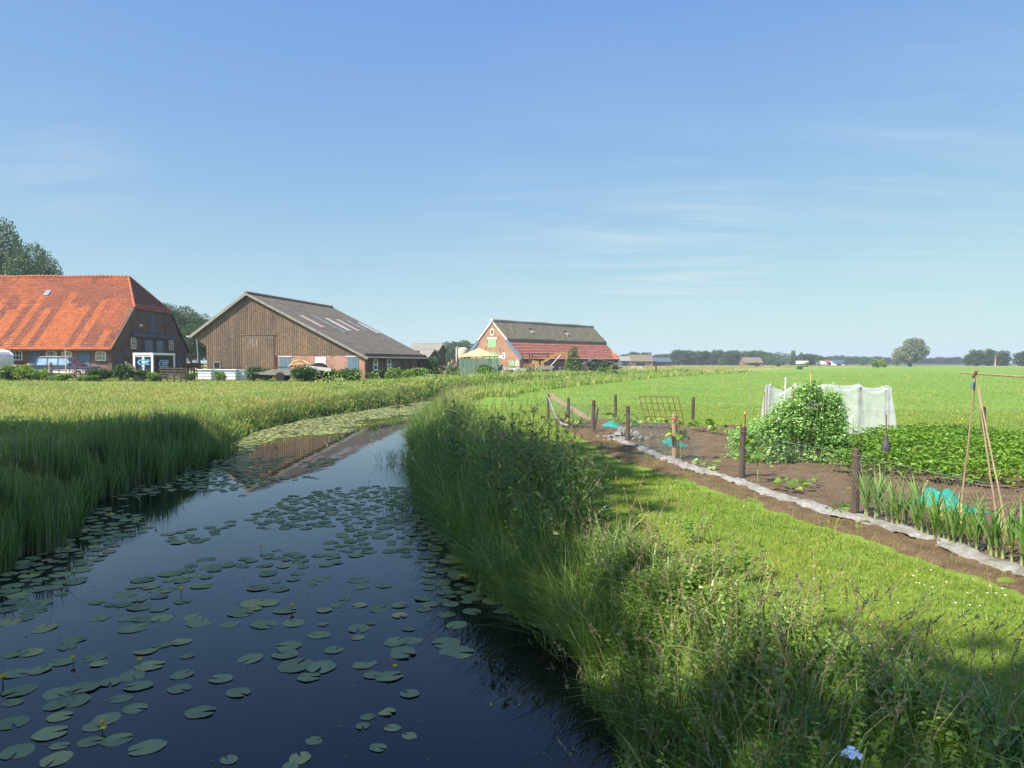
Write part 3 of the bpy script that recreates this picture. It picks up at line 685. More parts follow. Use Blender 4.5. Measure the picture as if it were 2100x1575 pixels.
p = FF.hit(97, 602, (0, -(ridgez - 2.42), 8.3), 8.3 * ridgez)
q = FF.hit(97, 602, (0, -(ridgez - 2.42) / sl, 8.3 / sl), (8.3 * ridgez) / sl)
sk = MB(); sk.bar((q[0], q[1] - .3, q[2] - .27 + .08), (q[0], q[1] + .3, q[2] + .27 + .08), .5, .08); sk.build('skylight', M['palepane'], fh)
for u0, u1, v0, v1 in ((25.7, 46.9, 718, 739), (95, 117, 718.5, 739.5), (127, 148.6, 719, 740), (196, 218, 719, 740), (-40, -18, 718, 739)):
    a, c = FF.hit(u0, v0, (0, 1, 0), -7.8), FF.hit(u1, v1, (0, 1, 0), -7.8)
    window(fh, fw, (a[0] + c[0]) / 2, c[2], c[0] - a[0], a[2] - c[2], .16, 3, 2, M['cream'], M['glass'], .10, .06, sill=M['darkwood'])
for u0, u1 in ((60, 82), (162.5, 184.5), (-75, -53)):
    a, c = FF.hit(u0, 718.5, (0, 1, 0), -7.8), FF.hit(u1, 718.5, (0, 1, 0), -7.8)
    door(fh, fw, (a[0] + c[0]) / 2, 0, c[0] - a[0], a[2], .16, M['bluedoor'], 5)
def fgp(u, v): return FF.hit(u, v, (1, 0, 0), 0)
def fgbox(u0, v0, u1, v1): a, c = fgp(u0, v0), fgp(u1, v1); return (a[1] + c[1]) / 2, c[1] - a[1], c[2], a[2]
cx, w_, z0, z1 = fgbox(305, 648, 319, 679); z0, z1 = 4.25, 6.0
door(fh, fg, cx, z0, w_, z1 - z0, .12, M['bluedark'], 4, False, 'loft_shutter')
cx, w_, z0, z1 = fgbox(267, 684, 358, 692)
o = MB(); o.prism([(cx - w_ / 2, 3.72), (cx + w_ / 2, 3.72), (cx + w_ / 2, 4.12), (cx - w_ / 2, 4.12)], fg, .0, .28); o.build('door_beam', M['bluedark'], fh)
for u0, u1 in ((268, 278.5), (346, 355)):
    cx, w_, _, _ = fgbox(u0, 690, u1, 711); window(fh, fg, cx, 2.55, w_, 1.1, .04, 2, 3, M['cream'], M['glass'], .1, .07)
for u0, u1 in ((295, 314), (318.5, 336.5)):
    cx, w_, _, _ = fgbox(u0, 693, u1, 720); window(fh, fg, cx, 1.6, w_, 2.05, .02, 4, 2, M['bluedark'], M['palepane'], .14, .03, name='barn_window')
cx, w_, _, _ = fgbox(293, 720, 338, 770); door(fh, fg, cx, 0, w_, 1.56, .02, M['bluedark'], 10, False, 'barn_door')
for u0, u1 in ((239, 251), (362, 372)):
    cx, w_, _, _ = fgbox(u0, 721, u1, 760); door(fh, fg, cx, 0, w_, 2.15, .15, M['bluedark'], 4)
a = fgp(287, 666); MB().prism([(a[1] - .12, a[2] - .15), (a[1] + .12, a[2] - .15), (a[1] + .12, a[2] + .05), (a[1] - .12, a[2] + .05)], fg, 0, .2).build('wall_lamp', M['plastic'], fh)

# ================================================================== big boarded barn
BO = (-25.3, 71.0, 1.2); BZ = -math.atan2(.194, .981); BF = Frame(BO, BZ)
bn = thing('barn', 'big asymmetric barn with brown board gable, brick base and grey corrugated roof', 'barn', BO, BZ)
bg_ = lambda a, b_, t: (a, -t, b_); APX = 8.25; RX, RZ = 11.84, 2.28; LXb, LZb = -5.9, 4.25; LEN = 18.6
ztop = lambda x: (APX - (APX - RZ) * x / RX if x > 0 else APX + (APX - LZb) * x / -LXb) - .12
zbot = lambda x: 2.34 if x > 2.92 else (-.3 if x > -4.45 else LZb - (x - LXb) / (-4.45 - LXb) * (LZb - 3.25) - .05)
b = MB(); x = LXb + .25
while x < RX - .1:
    x1 = min(x + .165, RX - .05)
    if x < -4.45 < x1: x1 = -4.45
    zt = (ztop(x), ztop(x1))
    tone = .25 + .3 * random.random() if x < 2.92 else .55 + .45 * random.random()
    if x < 2.95 and 0 < (x % 1.9) < .17: tone = 1
    b.prism([(x, zbot(x + .01)), (x1, zbot(x1 - .01)), (x1, zt[1]), (x, zt[0])], bg_, -.02, .05 if x < 2.92 else .045, tone)
    g1 = min(x1 + .055, RX - .03)
    if g1 > x1: b.prism([(x1, zbot(x1)), (g1, zbot(g1)), (g1, ztop(g1)), (x1, ztop(x1))], bg_, -.02, .018, tone * .8)
    x = g1
b.build('gable_boards', M['board'], bn)
# the big sliding door in the boards
b = MB(); xa = BF.hit(498, 690, (0, 1, 0), -.08)[0]; xb = BF.hit(561, 690, (0, 1, 0), -.08)[0]; zt = BF.hit(530, 687, (0, 1, 0), -.08)[2]
x = xa
while x < xb: b.prism([(x, -.2), (min(x + .2, xb), -.2), (min(x + .2, xb), zt), (x, zt)], bg_, .08, .115, .3 + .35 * random.random()); x += .235
dr_ = b.build('sliding_door', M['board'], bn); MB().span((xa - .3, -.16, zt), (xb + .3, -.10, zt + .06)).build('door_rail', M['board'], dr_)
b = MB()
for u, v0, v1 in ((513, 694, 705), (518.5, 693, 712), (526, 696, 709)):
    a, c = BF.hit(u, v0, (0, 1, 0), -.12), BF.hit(u, v1, (0, 1, 0), -.12); b.span((a[0] - .02, -.13, c[2]), (a[0] + .02, -.12, a[2]))
b.build('door_marks', M['skyB'], bn)  # pale upright strips laid on the sliding door
# brick front and right side wall
wl = MB(); xs = 2.92
wl.span((xs, 0, -.4), (RX, .25, 2.34))
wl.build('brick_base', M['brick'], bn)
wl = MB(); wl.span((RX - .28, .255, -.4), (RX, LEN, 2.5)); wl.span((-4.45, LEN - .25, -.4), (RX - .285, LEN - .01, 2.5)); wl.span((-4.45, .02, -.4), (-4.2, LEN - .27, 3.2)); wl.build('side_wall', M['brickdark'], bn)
MB().prism([(LXb + .3, LZb - .1), (-4.45, 2.4), (RX - .3, 2.4), (RX - .2, RZ), (0, APX - .14)], lambda a, b_, t: (a, LEN - t, b_), .0, .1).build('rear_gable', M['darkwood'], bn)
MB().span((xs - .1, -.1, -.3), (xs + .02, .05, 2.34)).build('dark_edge', M['darkwood'], bn)  # dark upright strip where the boards meet the brick
# roof
sR = math.hypot(RX + .45, (APX - RZ) * (RX + .45) / RX); sL_ = math.hypot(LXb - .15, (APX - LZb) * 1.025)
eR = (RX + .45, 0, APX - (APX - RZ) * (RX + .45) / RX)
roof_tiles('roof', M['fibre'], bn, eR, (0, 1, 0), (-(RX + .45), 0, APX - eR[2]), sR, 1.52, .177, lambda s_: (-.4, LEN + .3), .02, .014, rf=lambda c, r_: .5 + .22 * (_tab[(c // 6) % 256, (r_ * 7) % 256] - .5) + random.uniform(-.08, .08))
eL = (LXb - .15, 0, APX - (APX - LZb) * (LXb - .15) / LXb)
roof_tiles('left_roof', M['fibre'], bn, eL, (0, 1, 0), (-eL[0], 0, APX - eL[2]), sL_, 1.52, .177, lambda s_: (-.4, LEN + .3), .026, .03)
b = MB()
b.bar((eR[0], -.38, eR[2] - .06), (0, -.38, APX - .06), .06, .2); b.bar((eL[0], -.38, eL[2] - .08), (0, -.38, APX - .08), .07, .26)
b.bar((eL[0] + .05, -.36, eL[2] - .04), (eL[0] + .05, LEN + .25, eL[2] - .04), .1, .12); b.build('verge_board', M['greyboard'], bn)
b = MB()
for i in range(17):
    y0 = -.42 + i * 1.125; b.tube([(0, y0, APX + .06), (0, y0 + 1.15, APX + .07)], .14, 8)
b.build('ridge_cap', M['fibreridge'], bn)
MB().tube([(RX + .5, -.35, eR[2] - .04), (RX + .5, LEN + .2, eR[2] - .06)], .07, 8).build('gutter', M['darkwood'], bn)
Nr = np.array([APX - RZ, 0, RX]); Nr /= np.linalg.norm(Nr); kr = Nr @ np.array([0, 0, APX])
for (u0, v0), (u1, v1), wd, mk in (((610, 645.5), (670, 672), .95, 'skyA'), ((642, 648), (694, 674), .9, 'skyC'), ((665, 652), (722, 678.5), .95, 'skyB'), ((664, 664), (722, 683.5), .7, 'skyC'), ((689, 654.5), (739, 679), .95, 'skyA'), ((707, 656.5), (758, 680), 1.0, 'skyC'), ((734, 661.5), (779, 683.5), 1.0, 'skyB')):
    a, c = BF.hit(u0, v0, Nr, kr + .05), BF.hit(u1, v1, Nr, kr + .05)
    y = (a[1] + c[1]) / 2
    mid = MB().bar((a[0], y, a[2]), (c[0], y, c[2]), wd, .02, up=tuple(Nr)); mid.build('skylight', M[mk], bn)
def bgp(u, v): return BF.hit(u, v, (0, 1, 0), 0)
def bbox(u0, v0, u1, v1): a, c = bgp(u0, v0), bgp(u1, v1); return (a[0] + c[0]) / 2, c[0] - a[0], c[2], a[2]
for u0, u1, l0, l1 in ((573.5, 595.5, 570, 600), (712, 735.5, 708.5, 738.5)):
    cx, w_, z0, z1 = bbox(u0, 776, u1, 732); z0, z1 = min(z0, z1), max(z0, z1)
    d = door(bn, bg_, cx, -.1, w_, z1 + .1, .0, M['bluedoor'], 7)
    cx2, w2, _, _ = bbox(l0, 731, l1, 729.5); MB().prism([(cx2 - w2 / 2, z1), (cx2 + w2 / 2, z1), (cx2 + w2 / 2, z1 + .11), (cx2 - w2 / 2, z1 + .11)], bg_, .0, .06).build('lintel', M['lintel'], bn)
cx, w_, z0, z1 = bbox(648, 758, 668, 732); z0, z1 = .9, max(z0, z1)
MB().prism([(cx - w_ / 2, z0), (cx + w_ / 2, z0), (cx + w_ / 2, z1), (cx - w_ / 2 - .04, z1)], bg_, .0, .04).build('white_board', M['white'], bn)
bs = lambda a, b_, t: (RX + t, a, b_)
for i, (u0, u1, v0, v1) in enumerate(((765, 774, 734, 755), (793.5, 801.5, 734, 753.5), (822, 828, 735, 753), (856, 862, 736, 754))):
    a, c = BF.hit(u0, v0, (1, 0, 0), RX), BF.hit(u1, v1, (1, 0, 0), RX)
    window(bn, bs, (a[1] + c[1]) / 2, 1.05 - .2 * (i < 2), min(c[1] - a[1], 1.3), 1.15, .0, 1, 2 if i < 2 else 3, M['white'] if i < 2 else M['darkwood'], M['glass'], .14 if i < 2 else .09, .12)
a = BF.hit(804, 745, (1, 0, 0), RX); MB().tube([(RX + .42, a[1], eR[2] - .08), (RX + .1, a[1], eR[2] - .3), (RX + .1, a[1], -.1)], .05, 8).build('drainpipe', M['metal'], bn)

# ================================================================== thatched barn with the red tiled lower roof
TO = (-3.03, 115.0, .95); TZ = -R(41); TF = Frame(TO, TZ)
tb = thing('thatched_barn', 'orange brick barn with thatched upper roof and red tiled lower roof', 'barn', TO, TZ)
tg = lambda a, b_, t: (a, -t, b_); TA = 7.9; TS = .925; TE = 5.95; TL = 27.0
zr = lambda x: TA - TS * abs(x)
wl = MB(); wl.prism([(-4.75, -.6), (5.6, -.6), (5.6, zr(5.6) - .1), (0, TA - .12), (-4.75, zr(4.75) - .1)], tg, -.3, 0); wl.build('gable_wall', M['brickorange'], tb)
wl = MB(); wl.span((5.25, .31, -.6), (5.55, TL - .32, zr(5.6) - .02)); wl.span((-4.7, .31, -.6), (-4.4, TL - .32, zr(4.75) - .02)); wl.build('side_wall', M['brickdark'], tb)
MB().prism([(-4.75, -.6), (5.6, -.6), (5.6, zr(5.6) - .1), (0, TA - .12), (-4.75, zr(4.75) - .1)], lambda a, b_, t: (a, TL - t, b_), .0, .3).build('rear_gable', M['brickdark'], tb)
# lower tiles on the right, plain tiled slope on the left
sN = math.hypot(1, TS); xb_ = 2.55
def t_rnd(c, r_):
    v = .22 if r_ % 2 else .62
    if r_ == 0: v = .8
    if c > 105 and r_ < 8 and vnoise(np.array(c * .3), np.array(r_ * .4)) > .45: v = 1
    return float(np.clip(v + random.uniform(-.2, .16), 0, 1))
roof_tiles('tiled_roof', M['tile2'], tb, (TE, 0, zr(TE)), (0, 1, 0), (-(TE - xb_), 0, TS * (TE - xb_)), (TE - xb_) * sN, .33, .235, lambda s_: (.0, TL), step=.055, rf=t_rnd)
roof_tiles('left_roof', M['tile2'], tb, (-5.1, 0, zr(5.1)), (0, 1, 0), (5.1 - xb_, 0, TS * (5.1 - xb_)), (5.1 - xb_) * sN, .6, .47, lambda s_: (.0, TL), k=2)
def thatch_fn(side):
    def f(i, j):
        s_ = i; y = -.02 + (TL + .04) * j
        if s_ < .08: x, z = xb_ + .55, zr(xb_ + .55) + .06 + .42 * (s_ / .08)
        else:
            k = (s_ - .08) / .92; x = (xb_ + .55) * (1 - k); z = zr(x) + .46 + .12 * (k > .98)
        n_ = float(fbm(np.array(x * 1.3 + 3 * side), np.array(y * 1.3), 3) - .5) * .22
        sag = .12 * math.sin(j * PI * 2.3) * .6
        return (side * x, y, z + n_ + sag * .5)
    return f
b = MB(); b.grid(thatch_fn(1), 26, 140); b.grid(thatch_fn(-1), 26, 60)
for yy in (-.02, TL + .02):
    for sd in (1, -1): b.add([(0, yy, TA + .42), (sd * (xb_ + .55), yy, zr(xb_ + .55) + .42), (sd * (xb_ + .55), yy, zr(xb_ + .55) + .02), (0, yy, TA - .1)], [(0, 1, 2, 3)])
b.build('thatch', M['thatch'], tb, True)
b = MB()
for i in range(38):
    y = -.1 + i * .72; b.tube([(0, y, TA + .5 + .04 * math.sin(i * .5)), (0, y + .74, TA + .51 + .04 * math.sin(i * .5))], [.2, .21], 8)
b.build('ridge_cap', M['mosscap'], tb)
MB().tube([(0, -.12, TA + .3), (0, -.12, TA + .75)], [.28, .16], 8).build('gable_cap', M['cream'], tb)
for sd in (-1, 1): MB().bar((0, -.1, TA + .34), (sd * 3.05, -.1, zr(3.05) + .26), .1, .2).build('verge_board', M['cream'], tb)
for sd, e in ((1, TE + .02), (-1, 5.15)): MB().bar((sd * 3.0, -.07, zr(3.0) + .02), (sd * e, -.07, zr(e) + .02), .14, .55).build('lower_verge', M['bluedoor'], tb)
MB().span((TE - .3, .1, zr(TE) - .2), (TE - .05, TL, zr(TE) - .05)).build('eaves_board', M['darkwood'], tb)
for u, v in ((1089, 677), (1161, 682)):
    a = TF.hit(u, v, (TS / sN, 0, 1 / sN), (TA + .62) / sN); b = MB(); b.bar((a[0] + .5, a[1], a[2] - TS * .5), (a[0], a[1], a[2]), .55, .12); b.build('roof_patch', M['mosscap'], tb)
    b = MB(); b.bar((a[0] - .25, a[1], a[2] + TS * .25), (a[0] - .02, a[1], a[2]), .45, .3); b.build('roof_hatch', M['black'], tb)
def tgp(u, v): return TF.hit(u, v, (0, 1, 0), 0)
def tbox(u0, v0, u1, v1): a, c = tgp(u0, v0), tgp(u1, v1); return (a[0] + c[0]) / 2, c[0] - a[0], c[2], a[2]
cx, w_, z0, z1 = tbox(1000.5, 713, 1018, 695); z0, z1 = min(z0, z1), max(z0, z1)
door(tb, tg, cx, z0, w_, z1 - z0, 0, M['greendoor'], 6, False, 'loft_door'); MB().prism([(cx - w_ / 2 - .12, z1), (cx + w_ / 2 + .12, z1), (cx + w_ / 2 + .12, z1 + .25), (cx - w_ / 2 - .12, z1 + .25)], tg, 0, .07).build('lintel', M['cream'], tb)
cx, w_, z0, z1 = tbox(997, 756, 1023.5, 721); z1 = max(z0, z1)
door(tb, tg, cx, -.2, w_, z1 + .2, .55, M['greendoor'], 8, False, 'barn_door')
a = tgp(1010, 681)
b = MB(); o = [(a[0] + .42 * math.cos(t), a[2] + .55 * math.sin(t)) for t in np.linspace(0, 2 * PI, 17)[:-1]]; i_ = [(a[0] + .3 * math.cos(t), a[2] + .42 * math.sin(t)) for t in np.linspace(0, 2 * PI, 17)[:-1]]
b.ring(o, i_, tg, 0, .07); b.prism([(a[0] - .03, a[2] - .4), (a[0] + .03, a[2] - .4), (a[0] + .03, a[2] + .4), (a[0] - .03, a[2] + .4)], tg, .02, .06); rw = b.build('round_window', M['cream'], tb)
MB().prism(i_, tg, .003, .012).build('pane', M['glass'], rw)
cx, w_, z0, z1 = tbox(1030.5, 736, 1036, 722.5); z0, z1 = min(z0, z1), max(z0, z1); window(tb, tg, cx, z0, w_, z1 - z0, .25, 1, 2, M['white'], M['glass'], .12, .1)
cx, w_, z0, z1 = tbox(1058, 750, 1063.5, 739); z0, z1 = min(z0, z1), max(z0, z1); window(tb, tg, cx, z0, w_, z1 - z0, .25, 1, 2, M['white'], M['glass'], .12, .1)
cx, w_, z0, z1 = tbox(1044, 757, 1055, 738.5); z1 = max(z0, z1); door(tb, tg, cx, -.2, w_, z1 + .2, .3, M['greendoor'], 4)
cx, w_, z0, z1 = tbox(1024, 734, 1028.5, 729); z0, z1 = min(z0, z1), max(z0, z1); MB().prism([(cx - w_ / 2, z0), (cx + w_ / 2, z0), (cx + w_ / 2, z1), (cx - w_ / 2, z1)], tg, 0, .03).build('notice_board', M['white'], tb)
for u, v in ((984, 717), (996, 716), (1024, 692), (1025, 716), (1000, 700)):
    a = tgp(u, v); MB().span((a[0] - .03, -.05, a[2] - .3), (a[0] + .03, 0, a[2] + .3)).build('wall_anchor', M['black'], tb)

# ================================================================== sheds and far buildings
def shed(name, label, u0, u1, Y, vr, ve, base, roof, wall, depth=8, rz=0, hole=False, cat='shed'):
    a, c = at(u0, ve, Y), at(u1, ve, Y); zr_ = at(u0, vr, Y + depth / 2)[2]; ze = a[2]; Lx = c[0] - a[0]
    t = thing(name, label, cat, ((a[0] + c[0]) / 2, Y + depth / 2, base), rz)
    hx, hd = Lx / 2, depth / 2; e, r_ = ze - base, zr_ - base
    wl_ = MB(); wl_.span((-hx + .3, -hd + .3, -.5), (hx - .3, -hd + .5, e - .05)); wl_.span((-hx + .3, hd - .5, -.5), (hx - .3, hd - .3, e - .05))
    for sx_ in (-1, 1): wl_.prism([(-hd + .5, -.5), (hd - .5, -.5), (hd - .5, e - .02), (0, r_ - .15), (-hd + .5, e - .02)], lambda p_, q_, t_: (sx_ * (hx - .3) - sx_ * t_, p_, q_), 0, .2)
    wl_.build('wall', wall, t)
    rf_ = MB()
    for sd in (-1, 1): rf_.bar((0, sd * hd, e - .05), (0, 0, r_), Lx, .14)
    rf_.bar((-hx, 0, r_ + .05), (hx, 0, r_ + .05), .25, .15); rf_.build('roof', roof, t)
    if hole:
        d = MB(); d.span((-hx * .5, -hd + .24, 0), (hx * .3, -hd + .29, e * .75)); d.build('doorway', M['black'], t)
        d2 = MB(); d2.span((hx * .45, -hd + .24, e * .35), (hx * .7, -hd + .29, e * .7)); d2.build('window', M['glass'], t)
    return t
shed('open_shed', 'dark wooden shed with grey roof behind the big barn', 838, 904, 118, 706, 719, 1.1, M['greyboard'], M['darkwood'], 9, R(-4), True)
shed('lean_to', 'low grey roofed outbuilding joining the far end of the big barn', 858, 887, 98, 717, 733, 1.1, M['greyboard'], M['darkwood'], 7, R(-8))
shed('far_shed', 'small pale blue shed beyond the thatched barn', 1272, 1294, 300, 731, 740, .9, M['greyboard'], M['bluedark'], 9, 0, True)
shed('far_farmhouse', 'far wide thatched farmhouse on the horizon beside the thatched barn', 1292, 1341, 310, 728, 741, .9, M['thatch'], M['brickbrown'], 14, 0, True, 'farmhouse')
shed('far_barn', 'far dark blue roofed barn next to the wide thatched farmhouse', 1341, 1379, 318, 733.5, 742, .9, M['bluedark'], M['darkwood'], 10, 0, True, 'barn')
shed('far_cottage', 'far small thatched cottage in front of the horizon trees', 1527, 1566, 360, 733, 744, .9, M['thatch'], M['brickbrown'], 10, 0, True, 'cottage')
shed('far_house', 'far low house with white wall and dark roof near the willow', 1710, 1735, 420, 738.5, 744.3, .9, M['bluedark'], M['white'], 9, 0, True, 'house')
shed('far_red_house', 'tiny far red roofed house left of the low white house', 1697, 1711, 424, 738, 743.5, .9, M['tileshade'], M['brickbrown'], 9, 0, True, 'house')
t = thing('far_greenhouse', 'tiny white arched tunnel tent far off by the red roofed house', 'tunnel tent', at(1687, 747, 400))
b = MB(); b.grid(lambda i, j: ((i - .5) * 4.8, j * 3, 1.9 * math.sin(PI * min(max(i, 0), 1)) ** .6), 12, 3)
b.add([(-2.4, 0, 0), (2.4, 0, 0), (1.5, 0, 1.5), (0, 0, 1.9), (-1.5, 0, 1.5)], [(0, 1, 2, 3, 4)]); b.build('cover', M['white'], t)
t = thing('far_trailer', 'tiny white trailer parked far off before the horizon trees', 'trailer', at(1645, 748, 350))
b = MB(); b.box((0, 0, 1.1), (5.2, 2, 1.5)); b.build('box', M['white'], t); [MB().tube([(x_, -1.02, .35), (x_, -.8, .35)], .35, 10).build('wheel', M['black'], t) for x_ in (-.6, .6)]
# ------------------------------------------------------------------ vehicles in the farmyard
def ground_at(x, y): return float(H(np.array(x), np.array(y)))
def vehicle(name, label, cat, loc, rz, Lg, body_m, low_m, prof, cab, wid, group=None):
    """prof: lower body outline (x,z); cab: greenhouse outline (x,z), narrower on top"""
    t = thing(name, label, cat, loc, rz, group); hw = wid / 2
    b = MB(); b.prism(prof, lambda a, c, q: (a, q * hw, c), -1, 1); b.build('body', body_m, t, bevel=.05)
    zs = [c for _, c in cab]; zl, zh = min(zs), max(zs)
    f = lambda a, c, q: (a, q * (hw - .06 - .16 * (c - zl) / (zh - zl)), c)
    MB().prism(cab, f, -1, 1).build('cabin', body_m, t, bevel=.04)
    # side panes
    xs0, xs1 = min(a for a, c in cab if c > zh - .2), max(a for a, c in cab if c > zh - .2)
    n = 3; x0 = xs0 - .02; step = (xs1 + .25 - x0) / n
    for sd in (-1, 1):
        for i in range(n):
            a0, a1 = x0 + i * step + .05, x0 + (i + 1) * step - .05
            sh = .3 if i == n - 1 else 0
            MB().prism([(a0, zl + .07), (a1 + sh, zl + .07), (a1 - (.12 if i == n - 1 else 0), zh - .1), (a0 + (.08 if i == 0 else 0), zh - .1)], lambda a, c, q: (a, sd * (hw - .06 - .16 * (c - zl) / (zh - zl) + q), c), .002, .012).build('side_window', M['carpane'], t)
    fr = sorted([p for p in cab], key=lambda p: -p[0])[:2]
    lo, hi = (fr[0], fr[1]) if fr[0][1] < fr[1][1] else (fr[1], fr[0])
    b = MB(); w0, w1 = hw - .18, hw - .3
    b.add([(lo[0] + .015 - .05, -w0, lo[1] + .06), (lo[0] + .015 - .05, w0, lo[1] + .06), (hi[0] + .025, w1, hi[1] - .04), (hi[0] + .025, -w1, hi[1] - .04)], [(0, 1, 2, 3)]); b.build('windscreen', M['glass'], t)
    if low_m:
        b = MB()
        for sd in (-1, 1): b.span((-Lg / 2 + .1, sd * hw, .42), (Lg / 2 - .35, sd * (hw + .015), .72))
        b.build('side_stripe', low_m, t)
    for sx_ in (-1, 1):
        for sd in (-1, 1):
            x = sx_ * Lg * .3; wz = .35
            wb = MB(); wb.tube([(x, sd * (hw - .2), wz), (x, sd * (hw + .02), wz)], .35, 16); wo_ = wb.build('wheel', M['black'], t)
            MB().tube([(x, sd * (hw + .021), wz), (x, sd * (hw + .03), wz)], .2, 12).build('rim', M['chrome'], wo_)
    for sd in (-1, 1):
        MB().box((Lg / 2 + .005, sd * (hw - .3), .72), (.03, .3, .18)).build('headlight', M['chrome'], t)
        MB().box((xs1 + .35, sd * (hw + .05), zl + .15), (.12, .18, .16)).build('mirror', M['black'], t)
    return t
suv = vehicle('parked_car', 'dark blue estate car with pale lower side parked before the farmhouse doors', 'car', (-37.3, 62, ground_at(-37.3, 62)), 0, 4.7, M['carblue'], M['carsilver'],
    [(-2.35, .35), (2.25, .35), (2.35, .55), (2.33, .85), (2.1, .98), (1.0, 1.06), (-2.3, 1.06), (-2.38, .8)],
    [(-2.28, 1.03), (1.25, 1.03), (.35, 1.66), (-.2, 1.74), (-2.05, 1.72)], 1.8)
for sd in (-.62, .62): MB().bar((-1.9, sd, 1.8), (-.1, sd, 1.8), .04).build('roof_rail', M['chrome'], suv)
vehicle('parked_hatchback', 'brown roofed car with grey blue bonnet parked at the hedge end', 'car', (-43.3, 60.5, ground_at(-43.3, 60.5) - .1), 0, 4.2, M['carred'], None,
    [(-2.1, .35), (2.05, .35), (2.1, .6), (2.0, .82), (1.0, .96), (-2.0, .98), (-2.1, .7)], [(-1.9, .95), (1.0, .95), (.3, 1.4), (-.3, 1.47), (-1.5, 1.42)], 1.7)
t = thing('horse_trailer', 'white rounded horse trailer with grey lower panel beside the farmhouse wall', 'trailer', (-45.8, 65, ground_at(-45.8, 65)))
MB().prism([(-1.7, .9), (1.2, .9), (1.35, 1.5), (1.3, 2.0), (1.0, 2.3), (.4, 2.42), (-1.7, 2.45)], lambda a, c, q: (a, q, c), -.9, .9).build('body', M['plastic'], t, bevel=.08)
MB().span((-1.65, -.91, .45), (1.2, .91, .9)).build('lower_panel', M['greyboard'], t)
MB().prism([(.2, 1.55), (.9, 1.55), (.9, 1.9), (.3, 2.0)], lambda a, c, q: (a, -q, c), .9, .92).build('window', M['glass'], t)
for sx_ in (-.7, .1): MB().tube([(sx_, -.95, .3), (sx_, -.7, .3)], .3, 12).build('wheel', M['black'], t)
b = MB(); b.bar((1.2, 0, .5), (2.3, 0, .5), .08); b.build('drawbar', M['metal'], t)

# enclosed trailer with white frame
t = thing('box_trailer', 'black panelled box trailer with thick white corner frame before the dark gable', 'trailer', (-30.7, 61.6, ground_at(-30.7, 62)))
W_, D_, H_ = 1.5, 3.9, 2.15
MB().span((-W_ / 2 + .05, .05, .35), (W_ / 2 - .05, D_ - .05, H_ - .05)).build('panels', M['boxpanel'], t)
b = MB()
for x in (-W_ / 2, W_ / 2):
    for y in (0, D_): b.span((x - .08, y - .08, .1), (x + .08, y + .08, H_ - .13))
b.span((-W_ / 2 - .09, -.09, H_ - .13), (W_ / 2 + .09, D_ + .09, H_ + .06)); b.span((-.09, -.04, .2), (.09, .04, H_ - .14)); b.span((-W_ / 2 + .08, -.035, H_ - .28), (W_ / 2 - .08, .045, H_ - .135))
b.span((-W_ / 2 + .08, -.035, .2), (W_ / 2 - .08, .045, .36)); b.span((W_ / 2 - .03, .08, .22), (W_ / 2 + .035, D_ - .08, .34)); b.build('frame', M['plastic'], t)
def logo(fn, w_, h_):
    b = MB(); b.prism([(.16, 0), (1, 0), (1, .22), (.24, .22), (.17, .5), (.3, .78), (1.05, .78), (1.0, 1), (.2, 1), (0, .5)], lambda a, c, q: fn(a * w_, c * h_, q), 0, .006)
    l = b.build('logo', M['logoblue'], t)
    d = MB()
    for r_, z in enumerate((.56, .34)):
        x = .36
        while x < .95 - .08 * r_:
            ww = random.uniform(.03, .06); d.prism([(x, z), (x + ww, z), (x + ww, z + .13), (x, z + .13)], lambda a, c, q: fn(a * w_, c * h_, q), .007, .012); x += ww + .02
    d.build('lettering', M['white'], l)
logo(lambda a, c, q: (-.52 + a, -.052 - q, 1.2 + c), 1.05, .45); logo(lambda a, c, q: (W_ / 2 + .036 + q, .9 + a, 1.0 + c), 1.9, .62)
for y in (1.5, 2.4): MB().tube([(W_ / 2 - .1, y, .3), (W_ / 2 + .1, y, .3)], .28, 12).build('wheel', M['black'], t)
MB().span((-.14, -.1, 1.0), (-.02, -.045, 1.06)).build('handle', M['metal'], t)

# ------------------------------------------------------------------ animals
def quadruped(name, label, cat, loc, rz, mat, s=1.0, graze=True):
    me = bpy.data.meshes.new(name)
    hz = .35 if graze else 1.25; P = []; E = []; Rr = []
    def v(x, y, z, r_): P.append((x * s, y * s, z * s)); Rr.append(r_ * s); return len(P) - 1
    pelvis = v(-.55, 0, 1.12, .27); mid = v(0, 0, 1.02, .33); chest = v(.5, 0, 1.05, .29); neck = v(.85, 0, 1.0 if graze else 1.3, .17); nk2 = v(1.1, 0, .72 if graze else 1.42, .13); head = v(1.25, 0, hz + .15, .13); muz = v(1.42, 0, hz - .08, .08)
    E += [(pelvis, mid), (mid, chest), (chest, neck), (neck, nk2), (nk2, head), (head, muz)]
    for sd in (-1, 1):
        k = v(-.6, sd * .2, .82, .15); h = v(-.75, sd * .2, .45, .07); f = v(-.68, sd * .2, .02, .055); E += [(pelvis, k), (k, h), (h, f)]
        k = v(.52, sd * .18, .7, .1); h = v(.54, sd * .18, .4, .065); f = v(.53, sd * .18, .02, .055); E += [(chest, k), (k, h), (h, f)]
        e = v(1.16, sd * .14, hz + .3, .035); E.append((head, e))
    t1 = v(-.86, 0, 1.1, .04); t2 = v(-.95, 0, .6, .03); E += [(pelvis, t1), (t1, t2)]
    me.from_pydata(P, E, []); o = link(name, me);
    m = o.modifiers.new('skin', 'SKIN')
    for i, sv_ in enumerate(me.skin_vertices[0].data): sv_.radius = (Rr[i], Rr[i]); sv_.use_root = (i == 0)
    m2 = o.modifiers.new('sub', 'SUBSURF'); m2.levels = m2.render_levels = 1; me.materials.append(mat)
    o.location = [float(c) for c in loc]; o.rotation_euler = (0, 0, rz); return tag(o, label, cat)
